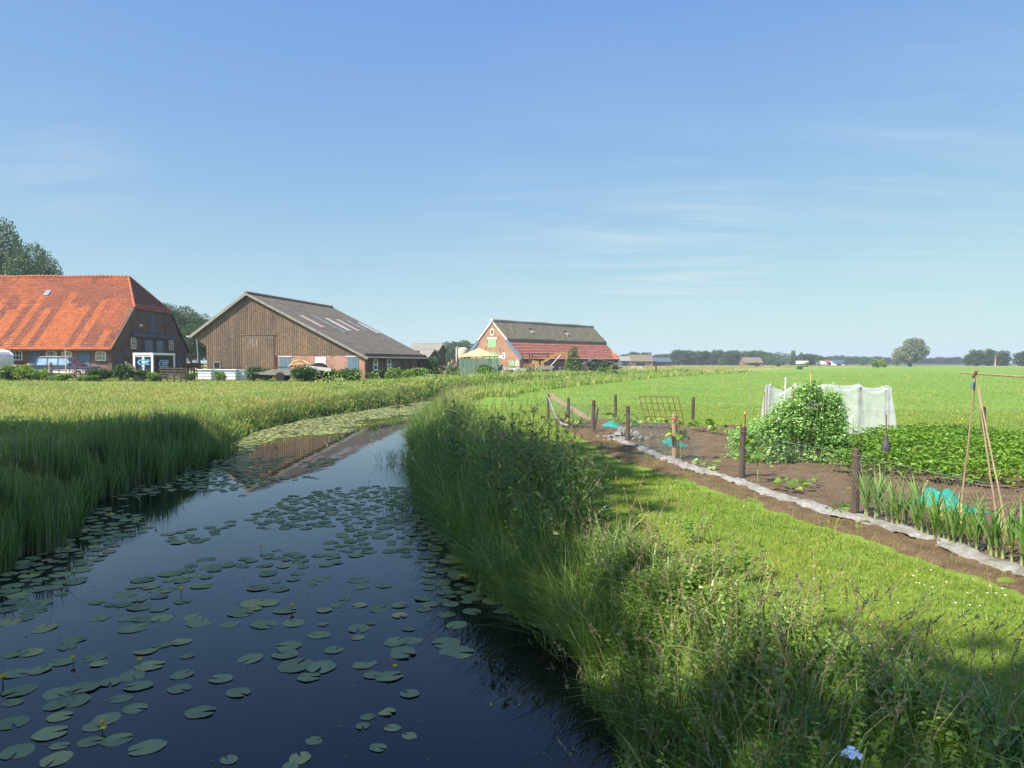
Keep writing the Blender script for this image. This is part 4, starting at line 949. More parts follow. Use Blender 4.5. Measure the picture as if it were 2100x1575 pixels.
quadruped('cow', 'reddish brown cow grazing between the farmhouse and the big barn', 'cow', (-33.6, 78, ground_at(-33.6, 78)), R(195), M['cowbrown'])
quadruped('pony', 'dark pony grazing behind the hedge by the parked cars', 'pony', (-42.1, 56.6, ground_at(-42.1, 56.6)), R(10), M['horsedark'], 1.0)

# ------------------------------------------------------------------ yard furniture
gz = ground_at(-41, 79)
lp = at(406, 740, 96); t = thing('street_lamp', 'slim grey street lamp with flat arm between the two farm roofs', 'street lamp', (lp[0], lp[1], 1.1))
MB().tube([(0, 0, 0), (0, 0, 2.6), (-.15, 0, 5.0)], [.09, .075, .06], 8).build('pole', M['metal'], t); b = MB(); b.bar((-.15, 0, 5.0), (-.75, 0, 5.08), .07); b.build('arm', M['metal'], t); MB().box((-1.05, 0, 5.1), (.75, .25, .12)).build('lamp_head', M['plastic'], t)
def plain_fence(name, label, pts, h, rails, mat, post=.1, railw=(.04, .1), gap=0, cat='fence'):
    t = thing(name, label, cat, (pts[0][0], pts[0][1], ground_at(*pts[0])))
    base = t.location
    for (x, y) in pts: z = ground_at(x, y); MB().box((x - base.x, y - base.y, z - base.z + h / 2 - .1), (post, post, h + .25)).build('post', mat, t)
    for (a, c) in zip(pts[:-1], pts[1:]):
        za, zc = ground_at(*a) - base.z, ground_at(*c) - base.z
        for r_ in rails:
            b = MB(); b.bar((a[0] - base.x, a[1] - base.y - .06, za + r_), (c[0] - base.x, c[1] - base.y - .06, zc + r_), *railw); b.build('rail', mat, t)
    return t
f_ = lambda u, Y: at(u, 760, Y)[:2]
plain_fence('rail_fence', 'dark low rail fence in the gap between farmhouse and barn', [f_(u, 92) for u in (380, 392, 404, 416, 432)], 1.1, (.35, .7, 1.0), M['darkwood'])
plain_fence('plank_fence', 'rickety brown plank and pallet fence beside the box trailer', [f_(u, 57.5) for u in (329, 343, 357, 371, 381)], 1.15, (.25, .45, .65, .85, 1.05), M['oldwood'])
# rusty gate by the car, and its wooden posts
g0, g1 = f_(142, 57), f_(188, 57.2); zg = ground_at(*g0)
t = thing('farm_gate', 'rusty tubular field gate in front of the blue car', 'gate', (g0[0], g0[1], zg)); Lg_ = g1[0] - g0[0]
b = MB()
for z in (.25, .5, .75, 1.0): b.tube([(0, 0, z), (Lg_, 0, z)], .03, 6)
for x in (0, Lg_ * .33, Lg_ * .66, Lg_): b.tube([(x, 0, .2), (x, 0, 1.05)], .035, 6)
b.build('bars', M['rust'], t); b = MB(); b.bar((0, -.05, .25), (Lg_ * .33, -.05, 1.0), .04); b.build('brace', M['rust'], t)
g0, g1 = f_(104, 56.8), f_(141, 57)
t = thing('low_gate', 'second rusty low gate left of the tubular one', 'gate', (g0[0], g0[1], ground_at(*g0))); Lg_ = g1[0] - g0[0]
b = MB()
for z in (.3, .52, .75): b.tube([(0.1, 0, z), (Lg_, 0, z - .04)], .035, 6)
b.build('bars', M['rust'], t); b = MB(); b.tube([(Lg_ * .5, 0, .2), (Lg_ * .5, 0, .8)], .03, 6); b.build('upright', M['rust'], t)
p = f_(103.5, 56.4); t = thing('gate_post', 'thick pale wooden gate post at the hedge end', 'post', (p[0], p[1], ground_at(*p))); MB().tube([(0, 0, -.2), (0, 0, 1.3), (0, 0, 1.36)], [.15, .14, .1], 10).build('post', M['greyboard'], t)
MB().tube([(0, 0, 1.05), (0, 0, 1.12)], .152, 10).build('hinge_band', M['rust'], t)
p = f_(135, 58.5); t = thing('thin_pole', 'thin pale pole standing up in front of the blue car', 'pole', (p[0], p[1], ground_at(*p))); MB().tube([(0, 0, -.2), (0, 0, 2.3)], [.05, .04], 6).build('pole', M['lintel'], t); MB().box((0, 0, 2.34), (.1, .1, .06)).build('cap', M['metal'], t)
# leaning planks by the bush
p = f_(262, 57.5); t = thing('leaning_planks', 'pale grey planks leaning over the bushes by the dark gable', 'planks', (p[0], p[1], ground_at(*p)))
for i in range(4):
    b = MB(); b.bar((.9 + .1 * i, -.2 + .12 * i, 0), (-.35 + .13 * i, .3 + .1 * i, 1.5 - .1 * i), .16, .03); b.build('plank', M['palewood'], t)
# white tubs by the barn
def tub(u, Y, w_, h_, label):
    p = f_(u, Y); t = thing('plastic_tub', label, 'tub', (p[0], p[1], ground_at(*p)), 0, 'white tubs standing along the boarded gable')
    b = MB(); b.box((0, 0, h_ / 2), (w_, .9, h_), taper=1.04); b.build('tub', M['plastic'], t, bevel=.06)
    b = MB(); o = [(-w_ / 2 - .07, -.55), (w_ / 2 + .07, -.55), (w_ / 2 + .07, .55), (-w_ / 2 - .07, .55)]; i_ = [(-w_ / 2 + .06, -.4), (w_ / 2 - .06, -.4), (w_ / 2 - .06, .4), (-w_ / 2 + .06, .4)]
    b.ring(o, i_, lambda a, c, q: (a, c, q), h_ + .01, h_ + .09); b.build('rim', M['plastic'], t, bevel=.03); return t
tub(424, 63.5, 1.15, .82, 'bright white tub nearest the brown cow'); tub(446, 64.0, .8, .8, 'middle white tub half behind a small bush'); tub(472, 64.0, 1.3, .82, 'white tub closest to the round bushes'); tub(494, 64.6, .9, .8, 'greyish white tub partly hidden by bushes')
p = at(447, 765, 67.5); t = thing('grey_crate', 'grey weathered crate stood on end against the boarded gable', 'crate', (p[0], p[1], ground_at(p[0], p[1])))
b = MB(); b.span((-.32, -.2, 0), (-.24, .2, 1.6)); b.span((.24, -.2, 0), (.32, .2, 1.6)); b.span((-.235, .1, .05), (.235, .19, 1.55)); b.span((-.235, -.2, 1.45), (.235, .09, 1.56)); b.span((-.235, -.2, .9), (.235, .09, .98)); b.build('crate', M['greyboard'], t); MB().box((.05, -.14, 1.25), (.2, .1, .3)).build('inset', M['darkwood'], t)
b = MB(); g0, g1 = f_(398, 62), f_(512, 62.6); t = thing('wire_gate', 'thin dark barred field gate in front of the white tubs', 'gate', (g0[0], g0[1], ground_at(*g0)))
for z in (.3, .55, .8, 1.02): b.tube([(0, 0, z), (g1[0] - g0[0], .5, z)], .018, 5)
b.build('bars', M['darkwood'], t)
MB().tube([(0, 0, -.2), (0, 0, 1.1)], .08, 8).build('post', M['darkwood'], t); MB().tube([(g1[0] - g0[0], .5, -.2), (g1[0] - g0[0], .5, 1.0)], .06, 8).build('post', M['darkwood'], t)
# old wagon
p = f_(590, 62.5); gz = ground_at(*p)
t = thing('old_wagon', 'derelict grey farm wagon with pointed drawbar before the brick base', 'wagon', (p[0], p[1], gz))
b = MB(); b.prism([(-1.9, .55), (2.9, .45), (3.0, .95), (-1.1, 1.0), (-1.8, .8), (-3.3, .72), (-3.3, .66)], lambda a, c, q: (a, q, c), -.8, .8); b.build('bed', M['greyboard'], t)
for x in (-.4, 2.0):
    for y in (-.75, .75): MB().tube([(x, y - .1, .38), (x, y + .1, .38)], .38, 14).build('wheel', M['black'], t)
b = MB()
for i in range(5): b.bar((-1.4 + .1 * i, -.5 + .22 * i, 1.08 + .02 * i), (1.6 + .2 * i, -.4 + .2 * i, 1.3 + .02 * i), .2, .06)
b.build('load_planks', M['oldwood'], t)
t2 = thing('yellow_hose', 'yellow plastic pipe looped in an arch above the old wagon', 'pipe', (p[0] + 1.2, p[1] + .3, gz + 1.2))
MB().tube([(-1.2 + 2.2 * k / 14, .1 * math.sin(k), .55 * math.sin(PI * min(1, (k / 14) ** .8 * 1.02))) for k in range(15)], .06, 8).build('pipe', M['pipeyellow'], t2, True)
MB().tube([(-1.4 + 2.0 * k / 10, .25, .25 * math.sin(PI * k / 10)) for k in range(11)], .05, 8).build('second_loop', M['pipeyellow'], t2, True)
p = f_(655, 62.5); t = thing('pipe_drum', 'round black pipe reel with a grey beam lying at the wagon end', 'reel', (p[0], p[1], gz))
MB().tube([(0, -.3, .85), (0, .3, .85)], .66, 24).build('reel', M['black'], t, bevel=.05); b = MB(); b.bar((-1.0, -.45, 1.2), (1.1, -.45, .95), .18, .28); b.build('beam', M['lintel'], t)
b = MB(); b.bar((.1, -.4, .9), (.6, -.45, -.1), .14); b.build('strut', M['greyboard'], t)

# ------------------------------------------------------------------ around the thatched barn
p = at(983, 765, 92); gz = ground_at(p[0], p[1])
t = thing('pavilion', 'pale yellow tent roof on posts above green sheet walls', 'pavilion', (p[0], p[1], gz), R(12)); rr_, hh = 2.45, 2.35
b = MB(); n = 8
for i in range(n):
    a0, a1 = 2 * PI * i / n, 2 * PI * (i + 1) / n
    pts = [(0, 0, hh + .98), (rr_ * .5 * math.cos(a0), rr_ * .5 * math.sin(a0), hh + .5), (rr_ * .5 * math.cos(a1), rr_ * .5 * math.sin(a1), hh + .5), (rr_ * math.cos(a0), rr_ * math.sin(a0), hh), (rr_ * math.cos(a1), rr_ * math.sin(a1), hh)]
    b.add(pts, [(0, 1, 2), (1, 3, 4, 2)])
    b.add([pts[3], pts[4], (pts[4][0], pts[4][1], hh - .08), (pts[3][0], pts[3][1], hh - .08)], [(0, 1, 2, 3)])
b.build('canopy', M['canvas'], t)
b = MB()
for i in range(n): a0 = 2 * PI * i / n; b.bar((rr_ * .5 * math.cos(a0), rr_ * .5 * math.sin(a0), hh + .515), (rr_ * math.cos(a0), rr_ * math.sin(a0), hh + .015), .03)
b.build('seam', M['greyboard'], t)
for i in range(n): a0 = 2 * PI * i / n; MB().tube([(rr_ * .93 * math.cos(a0), rr_ * .93 * math.sin(a0), 0), (rr_ * .93 * math.cos(a0), rr_ * .93 * math.sin(a0), hh)], .05, 6).build('pole', M['darkwood'], t)
t = thing('green_panels', 'dull green corrugated sheet screen standing under the tent roof', 'screen', (p[0], p[1] - 2.4, gz))
b = MB(); x = -2.3
while x < 2.3: b.span((x, -.02 - .05 * (int(x * 10) % 2), -.2), (x + .17, .04, 2.05), random.random()); x += .19
b.build('front_sheets', M['greensheet'], t); b = MB(); y = .06
while y < 4.2: b.span((2.3, y, -.2), (2.36, y + .17, 2.05)); y += .19
b.build('side_sheets', M['bluedark'], t)
p = at(929, 758, 93); t = thing('leaning_boards', 'row of brown boards and a green sheet leaning beside the tent', 'boards', (p[0], p[1], ground_at(p[0], p[1])))
for i in range(5): b = MB(); b.bar((-.6 + .3 * i, -.1, .4), (-.1 + .3 * i, .2, 1.9), .2, .04); b.build('board', M['rust'] if i % 2 else M['palewood'], t)
b = MB(); b.bar((-.95, .0, .3), (-.5, .2, 1.6), .55, .03); b.build('green_sheet', M['greensheet'], t)
p = at(950, 750, 125); t = thing('feed_silo', 'small cream cylindrical feed silo left of the thatched barn gable', 'silo', (p[0], p[1], .95))
MB().lathe([(.15, 1.4), (.85, 2.5), (.92, 2.6), (.92, 4.0), (.8, 4.25), (.2, 4.4)], (0, 0, 0), 16).build('tank', M['silo'], t, True)
for sx_, sy in ((-.6, -.6), (.6, -.6), (.6, .6), (-.6, .6)): MB().tube([(sx_, sy, -.2), (sx_ * 1.05, sy * 1.05, 2.6)], .06, 6).build('leg', M['metal'], t)
MB().tube([(-1.15, -.1, 0), (-1.15, -.1, 4.3), (-.9, -.1, 4.45)], .09, 8).build('filler_pipe', M['plastic'], t)
# excavator with folded arm
p = at(1106, 762, 103); gz = ground_at(p[0], p[1])
t = thing('excavator', 'small yellow excavator with raised folded arm parked by the tiled barn', 'excavator', (p[0], p[1], gz), R(-4))
MB().prism([(-1.9, 1.1), (-1.9, 2.0), (-1.5, 2.5), (-.2, 2.3), (.2, 1.1)], lambda a, c, q: (a, q, c), -1.1, 1.0).build('engine_housing', M['yellow'], t, bevel=.06)
MB().prism([(.25, 1.05), (.45, 2.4), (1.0, 2.2), (1.25, 1.05)], lambda a, c, q: (a, q, c), -.7, .3).build('boom_mount', M['yellow'], t, bevel=.04)
b = MB()
for sx_, sy in ((-1.8, -1.0), (-.6, -1.0), (-1.8, .9), (-.6, .9)): b.bar((sx_, sy, 2.2), (sx_, sy, 3.0), .08)
b.span((-1.85, -1.05, 2.98), (-.55, .95, 3.06)); b.build('cab_frame', M['oldwood'], t)
b = MB(); b.bar((.7, -.2, 2.1), (4.2, -.2, 3.75), .3, .42); b.bar((4.2, -.2, 3.75), (6.6, -.2, 4.05), .28, .36); b.build('boom', M['yellow'], t)
MB().bar((6.55, -.2, 4.15), (6.35, -.2, .7), .3, .5).build('dipper_arm', M['yellow'], t)
b = MB(); b.tube([(2.1, -.42, .9), (5.2, -.42, 3.6)], .09, 8); b.build('ram', M['metal'], t)
for y in (-1.0, .9):
    b = MB(); b.prism([(-1.4, .1), (1.9, .1), (2.2, .45), (1.9, .85), (-1.4, .85), (-1.7, .45)], lambda a, c, q: (a, y + q, c), -.25, .25); b.build('track', M['black'], t, bevel=.08)
MB().prism([(5.9, .1), (6.8, .2), (6.7, .8), (6.2, .9)], lambda a, c, q: (a, q - .2, c), -.4, .4).build('bucket', M['rust'], t)
t.scale = (.58, .58, .72)
p = at(1086, 762, 100); t = thing('oxide_trailer', 'small rusty orange cart next to the yellow excavator', 'cart', (p[0], p[1], ground_at(p[0], p[1])))
MB().box((0, 0, 1.0), (1.5, 1.1, .75), taper=1.1).build('body', M['oxide'], t, bevel=.04); MB().tube([(0, -.6, .4), (0, .6, .4)], .4, 12).build('wheel', M['black'], t)
b = MB(); b.bar((.7, 0, .8), (2.0, 0, .6), .1); b.build('drawbar', M['rust'], t)
p = at(1071, 760, 104); t = thing('timber_frame', 'bare timber post and beam frame beside the barn corner', 'frame', (p[0], p[1], ground_at(p[0], p[1])))
for x in (0, 1.0, 1.4, 3.6): b = MB(); b.bar((x, 0, -.1), (x, 0, 2.9 - .05 * x), .16); b.build('post', M['oldwood'], t)
b = MB(); b.bar((.1, -.1, 2.7), (3.7, -.1, 2.75), .14); b.build('beam', M['oldwood'], t)
p = at(1118, 770, 96); t = thing('grey_cart', 'low grey flat cart with black wheel before the excavator', 'cart', (p[0], p[1], ground_at(p[0], p[1])))
MB().box((0, 0, .85), (2.2, 1.2, .5)).build('bed', M['greyboard'], t); MB().tube([(1.3, -.6, .45), (1.3, -.35, .45)], .45, 14).build('wheel', M['black'], t)
b = MB(); b.bar((-1.3, -.3, .3), (-1.3, -.3, 1.35), .16); b.bar((-1.7, -.3, .3), (-1.7, -.3, 1.3), .1); b.build('uprights', M['palewood'], t)
# heaps of timber along the barn
def heap(name, label, u0, u1, Y, n, hmax, mats, seed, cat='wood pile'):
    rs = random.Random(seed); a, c = at(u0, 760, Y), at(u1, 760, Y); t = thing(name, label, cat, (a[0], a[1], ground_at(a[0], a[1])), math.atan2(c[1] - a[1], c[0] - a[0])); Lh = c[0] - a[0]
    for mi, mt in enumerate(mats):
        b = MB()
        for i in range(n):
            x = rs.uniform(0, Lh); z = rs.uniform(.05, hmax) * (1 - .6 * abs(x / Lh - .5)); an = rs.uniform(-.5, .5) + (PI / 2 if rs.random() < .2 else 0); l = rs.uniform(.3, 1.1)
            b.bar((x - l * math.cos(an), rs.uniform(-.8, .8), z - l * .3 * math.sin(an)), (x + l * math.cos(an), rs.uniform(-.8, .8), z + l * .5 * math.sin(an)), rs.uniform(.08, .2))
        b.build(('logs', 'planks', 'offcuts', 'stones')[mi], M[mt], t)
    return t
heap('wood_pile', 'untidy long pile of logs and scrap timber along the barn wall', 1183, 1262, 104, 46, 1.9, ('oldwood', 'darkwood', 'greyboard'), 3)
heap('low_wood_pile', 'low row of stacked firewood left of the leafy young tree', 1146, 1186, 104, 30, 1.0, ('oldwood', 'greyboard'), 5)
p = at(1196, 742, 103); t = thing('metal_sheet', 'long pale metal sheet lying tilted on the timber pile', 'sheet', (p[0], p[1], ground_at(p[0], p[1]) + 2.05)); b = MB(); b.bar((0, 0, .25), (3.3, .4, -.25), .8, .05); b.build('sheet', M['metal'], t)
b = MB(); b.bar((.3, .2, -.2), (.3, .2, -2.0), .1); b.bar((3.0, .4, -.4), (3.0, .4, -2.0), .1); b.build('prop', M['oldwood'], t)
p = at(1241, 768, 99); t = thing('leaning_post', 'short pale post leaning at the timber pile end', 'post', (p[0], p[1], ground_at(p[0], p[1]))); b = MB(); b.bar((-.2, 0, -.1), (.35, .1, 1.3), .24); b.build('post', M['palewood'], t)
p = at(1268, 762, 103); t = thing('dark_drum', 'dark blue covered drum at the end of the timber pile', 'drum', (p[0], p[1], ground_at(p[0], p[1]))); MB().lathe([(.5, 0), (.58, .3), (.58, .7), (.45, .95)], (0, 0, 0), 14).build('drum', M['bluedark'], t, True); MB().tube([(0, 0, .95), (0, 0, 1.0)], .4, 14).build('lid', M['black'], t)
p = at(1026, 769, 84); t = thing('blue_bucket', 'bright blue plastic bucket in the tall grass near the tent', 'bucket', (p[0], p[1], ground_at(p[0], p[1]) + .65)); MB().lathe([(.24, 0), (.3, .6), (.33, .62), (.33, .66)], (0, 0, 0), 14).build('bucket', M['bluedrum'], t, True); b = MB(); b.tube([(0, 0, -.8), (0, 0, 0)], .05, 6); b.build('stand', M['metal'], t)
p = at(1067, 764, 92); t = thing('white_basin', 'pair of white basins lying in the grass before the barn', 'basin', (p[0], p[1], ground_at(p[0], p[1]) + .4))
for x in (-.45, .4): MB().lathe([(.12, -.5), (.2, 0), (.48, .25), (.5, .35), (.42, .37)], (x, 0, 0), 14).build('bowl', M['plastic'], t, True)
p = at(1035, 760, 95); t = thing('grey_trough', 'low grey concrete trough by the barn gable foot', 'trough', (p[0], p[1], ground_at(p[0], p[1]))); b = MB(); b.box((0, 0, .75), (3.4, .6, .3)); b.build('trough', M['lintel'], t); b = MB(); b.box((-1.2, 0, .3), (.3, .5, .6)); b.box((1.2, 0, .3), (.3, .5, .6)); b.build('feet', M['stone'], t)
p = at(905, 765, 88); t = thing('old_bale_rack', 'low rusty rack in the grass between barn and tent', 'rack', (p[0], p[1], ground_at(p[0], p[1]))); b = MB()
for x in (-.7, 0, .7): b.bar((x, 0, 0), (x, 0, 1.25), .09)
for z in (.6, 1.2): b.bar((-.8, 0, z), (.8, 0, z), .09)
b.build('frame', M['oldwood'], t); b = MB(); b.box((0, .1, .4), (1.3, .3, .5)); b.build('panel', M['rust'], t)
# white field gate
p = at(1296, 764, 120); c = at(1316, 764, 120); t = thing('white_gate', 'white tubular field gate in the hay meadow right of the barn', 'gate', (p[0], p[1], .9)); Lg_ = c[0] - p[0]; b = MB()
for z in (.35, .7, 1.15): b.tube([(0, 0, z), (Lg_, 0, z)], .035, 6)
for x in (0, Lg_): b.tube([(x, 0, .2), (x, 0, 1.2)], .045, 6)
b.build('bars', M['plastic'], t); b = MB(); b.bar((0, 0, .35), (Lg_, 0, 1.15), .05); b.build('brace', M['plastic'], t)
p = at(1345, 764, 118); t = thing('field_post', 'single dark post in the hay meadow by the white gate', 'post', (p[0], p[1], .9)); MB().tube([(0, 0, -.2), (0, 0, 1.5), (0, 0, 1.55)], [.14, .13, .08], 8).build('post', M['oldwood'], t); MB().box((0, -.14, 1.1), (.06, .04, .12)).build('insulator', M['black'], t)
# ------------------------------------------------------------------ garden fence: posts, wire netting, top wire
def gp(u, v): p = G(u, v, GZ); p[2] = ground_at(p[0], p[1]); return p
near_px = [(1125, 860, 53), (1167, 872, 56), (1216, 889, 67), (1288, 908, 74), (1384, 945, 95), (1521, 983, 108), (1752, 1054, 136), (2240, 1200, 190)]
far_px = [(1262, 857, 48), (1420, 871, 56), (1700, 897, 60), (2017, 913, 80)]
c0 = gp(1125, 860)
fence = thing('garden_fence', 'chicken wire garden fence on rough brown wooden posts', 'fence', c0)
def lp_(p): return (p[0] - c0[0], p[1] - c0[1], p[2] - c0[2])
posts = []
for i, (u, v, hp) in enumerate(near_px + far_px):
    p = gp(u, v); h = hp * p[1] / FPX; posts.append((p, h)); q = lp_(p); lx, ly_ = random.uniform(-.03, .03), random.uniform(-.03, .03); r_ = .052 if i not in (0, 1) else .045
    b = MB(); b.tube([(q[0], q[1], q[2] - .3), (q[0] + lx * .5, q[1], q[2] + h * .5), (q[0] + lx, q[1] + ly_, q[2] + h - .015), (q[0] + lx, q[1] + ly_, q[2] + h)], [r_ * 1.05, r_, r_ * .97, r_ * .8], 10)
    po = b.build('post', M['palewood'] if i == 4 else M['oldwood'], fence)
    if i == 4: po['label'] = 'paler fence post with a red tie near its top'; MB().tube([(q[0] + lx * .8, q[1], q[2] + h - .1), (q[0] + lx * .8, q[1], q[2] + h - .07)], r_ + .006, 10).build('tie', M['redtie'], po)
near = posts[:8]; far = posts[8:]
def hexwire(b, P, Q, h0, h1, cell=.055, r_=.001):
    P, Q = np.array(P), np.array(Q); d = Q - P; L_ = np.hypot(d[0], d[1]); ux = d / L_
    cw, ch = cell, cell * 1.5
    nx_, nz_ = int(L_ / cw), int((h1 - h0) / (ch / 2)); segs = []
    f = lambda x, z: P + ux * x + np.array([0, 0, h0 + z]) + np.array([ux[1], -ux[0], 0]) * (.012 * math.sin(x * 9 + z * 5))
    for j in range(nz_):
        z = j * ch / 2; off = (j % 2) * cw / 2
        for i in range(nx_):
            x = i * cw + off; segs += [(f(x, z), f(x, z + ch * .22)), (f(x, z + ch * .22), f(x + cw / 2, z + ch * .5)), (f(x, z + ch * .22), f(x - cw / 2, z + ch * .5))]
    a = np.array(segs); b.stick(a[:, 0], a[:, 1], r_, r_)
fw_ = Fol()
for (p, h), (q, h2) in zip(near[:-1], near[1:]):
    off = np.array([-.055, -.03, 0]); hexwire(fw_, np.array(lp_(p)) + off, np.array(lp_(q)) + off, .02, min(h, h2, .8) - .04)
fw_.build('chicken_wire', M['wire'], fence)
b = MB()
for seq in (near, [near[0]] + far + [(gp(2400, 932), .95)]):
    for (p, h), (q, h2) in zip(seq[:-1], seq[1:]):
        p2, q2 = lp_(p), lp_(q); hh_ = min(h, .9) - .06; h3 = min(h2, .9) - .06
        b.tube([(p2[0] - .06, p2[1] - .03, p2[2] + hh_), ((p2[0] + q2[0]) / 2 - .06, (p2[1] + q2[1]) / 2 - .03, (p2[2] + hh_ + q2[2] + h3) / 2 - .03), (q2[0] - .06, q2[1] - .03, q2[2] + h3)], .003, 4)
b.build('top_wire', M['wire'], fence)
# the brace planks at the fence corner
a, hc = near[0]
e = gp(1212, 864); t = thing('brace_plank', 'long pale plank sloping down from the fence corner post', 'plank', e)
b = MB(); b.bar((0, 0, .04), (a[0] - e[0] + .05, a[1] - e[1], a[2] - e[2] + hc - .05), .05, .13); b.build('plank', M['palewood'], t); b = MB(); b.box((a[0] - e[0] + .05, a[1] - e[1] - .03, a[2] - e[2] + hc - .06), (.03, .03, .03)); b.build('bolt', M['metal'], t)
e = gp(1150, 878); t = thing('fabric_roll', 'whitish twisted fabric strip hanging from the fence corner post', 'fabric', e)
b = MB(); pts = [np.array([a[0] - e[0] - .06, a[1] - e[1] - .08, a[2] - e[2] + hc - .03]), np.array([(a[0] - e[0]) * .7, (a[1] - e[1]) * .7 - .1, hc * .55]), np.array([(a[0] - e[0]) * .3, (a[1] - e[1]) * .3 - .1, hc * .2]), np.array([0.05, 0, .1]), np.array([.25, -.1, .06])]
b.tube(pts, [.02, .026, .03, .045, .03], 8); b.build('strip', M['liner'], t, True)
t = thing('leaning_stake', 'short dark stake leaning against a fence post near the teal net', 'stake', gp(1219, 885)); b = MB(); b.bar((0, .02, 0), (.10, .05, .62), .05); b.build('stake', M['oldwood'], t)
t = thing('short_stake', 'short brown stake beside the second fence post', 'stake', gp(1159, 874)); MB().tube([(0, 0, -.1), (.02, 0, .42)], .028, 6).build('stake', M['rust'], t)

# ------------------------------------------------------------------ pale liner strip at the foot of the fence
lpx = [(1262, 905), (1280, 911), (1310, 922), (1340, 934), (1384, 952), (1420, 964), (1470, 979), (1521, 994), (1560, 1008), (1620, 1026), (1680, 1045), (1752, 1064), (1800, 1077), (1860, 1097), (1930, 1122), (1990, 1144), (2060, 1168), (2140, 1196), (2240, 1232)]
lpt = np.array([gp(u, v) for u, v in lpx]); cum = np.concatenate([[0], np.cumsum(np.hypot(*np.diff(lpt[:, :2], axis=0).T))])
LS = np.linspace(0, cum[-1], 420); LP = np.stack([np.interp(LS, cum, lpt[:, k]) for k in range(3)], 1)
LT = np.gradient(LP, axis=0); LT[:, 2] = 0; LT /= np.linalg.norm(LT, axis=1, keepdims=True); LN = np.stack([-LT[:, 1], LT[:, 0], 0 * LT[:, 0]], 1)
if LN[0, 0] > 0: LN = -LN                       # towards the lawn side
V = []; m = 12
for j in range(m + 1):
    c = j / m; wd = .080 + .05 * fbm(LS * 1.1, LS * 0 + 2, 2) ; edge = (fbm(LS * 6 + 20 * (j == m), LS * 0 + 5, 4) - .5) * .13 * (c if j else .3)
    off = (c - .5) * wd * 2 + edge
    z = .015 + .022 * math.sin(PI * c) * (.5 + fbm(LS * 2.1, LS * 0 + 8, 2)) + (fbm(LS * 7, np.full_like(LS, c * 2.5), 4) - .5) * .085 - .03 * c
    Pn = LP + LN * off[:, None]; Pn[:, 2] = H(Pn[:, 0], Pn[:, 1]) + .03 + z; V.append(Pn)
V = np.stack(V, 1); n_, k_ = V.shape[:2]; ii = np.arange(n_ * k_).reshape(n_, k_)
q = np.stack([ii[:-1, :-1], ii[1:, :-1], ii[1:, 1:], ii[:-1, 1:]], -1).reshape(-1, 4)
o = mesh_np('ground_liner', V.reshape(-1, 3), [q], M['liner'], None, True)
sm = o.modifiers.new('thick', 'SOLIDIFY'); sm.thickness = .012
tag(o, 'long crumpled pale fabric liner along the foot of the garden fence', 'fabric liner')

# ------------------------------------------------------------------ netted cage behind the peas
A_, B_ = gp(1572, 888), gp(1822, 897); ex = B_ - A_; Lc = np.hypot(ex[0], ex[1]); ux = np.array([ex[0], ex[1], 0]) / Lc; uy = np.array([-ux[1], ux[0], 0])
if uy[1] < 0: uy = -uy
cage = thing('net_cage', 'white netting draped over hoops behind the pea plants', 'net cage', A_, math.atan2(ux[1], ux[0])); HC, WC = 1.31, 1.25
sup = [0, .22, .5, .78, 1.0]
def cage_fn(i, j):
    s_ = i * 1.03 - .01; k = min(range(len(sup) - 1), key=lambda q_: 0 if sup[q_] <= s_ <= sup[q_ + 1] else 1); fr = min(max((s_ - sup[k]) / (sup[k + 1] - sup[k]), 0), 1)
    sag = math.sin(PI * fr); top = HC - (.13 if k == 0 else .05) * sag + (.05 if k in (1, 2) else 0)
    fold = (float(fbm(np.array(s_ * 14), np.array(j * 3.5), 3)) - .5) * .22
    x = s_ * Lc
    if j < .36: t_ = j / .36; y = -.30 * (1 - t_) ** 1.6 + fold * (1 - t_ * .6) + .05 * sag; z = top * t_ + .01
    elif j < .64: t_ = (j - .36) / .28; y = WC * t_; z = top - .10 * math.sin(PI * t_) * (.6 + sag) + fold * .25
    else: t_ = (j - .64) / .36; y = WC + .2 * t_ + fold * t_; z = top * (1 - t_) + .01
    return (x + .25 * fold + (.16 * (1 - min(z / HC, 1)) * (1 if s_ > .9 else (-1 if s_ < .1 else 0))), y, z)
b = MB(); b.grid(cage_fn, 110, 60); b.build('netting', M['net'], cage, True)
b = MB()
def end_fn(s_):
    def f(i, j): x0 = cage_fn(s_, .36 * j if i < .5 else 1 - .36 * j); x1 = cage_fn(s_, .36 * j); x2 = cage_fn(s_, 1 - .36 * j); k = i; fo = (float(fbm(np.array(k * 6 + 5), np.array(j * 3.0), 2)) - .5) * .18; return (x1[0] * (1 - k) + x2[0] * k + fo, x1[1] * (1 - k) + x2[1] * k, x1[2] * (1 - k) + x2[2] * k)
    return f
b.grid(end_fn(.985), 16, 14); b.grid(end_fn(.0), 16, 14); b.build('end_netting', M['net'], cage, True)
for s_ in sup:
    for y in (.03, WC - .03): MB().tube([(s_ * Lc, y, -.1), (s_ * Lc, y, HC - .02)], .022, 6).build('upright', M['oldwood'], cage)
b = MB(); b.grid(lambda i, j: (Lc * (.72 + .3 * i) , -.35 - .35 * j + .1 * math.sin(i * 9), .18 + .14 * float(fbm(np.array(i * 5), np.array(j * 4), 3)) - .1 * j), 24, 10); b.build('loose_netting', M['net'], cage, True)

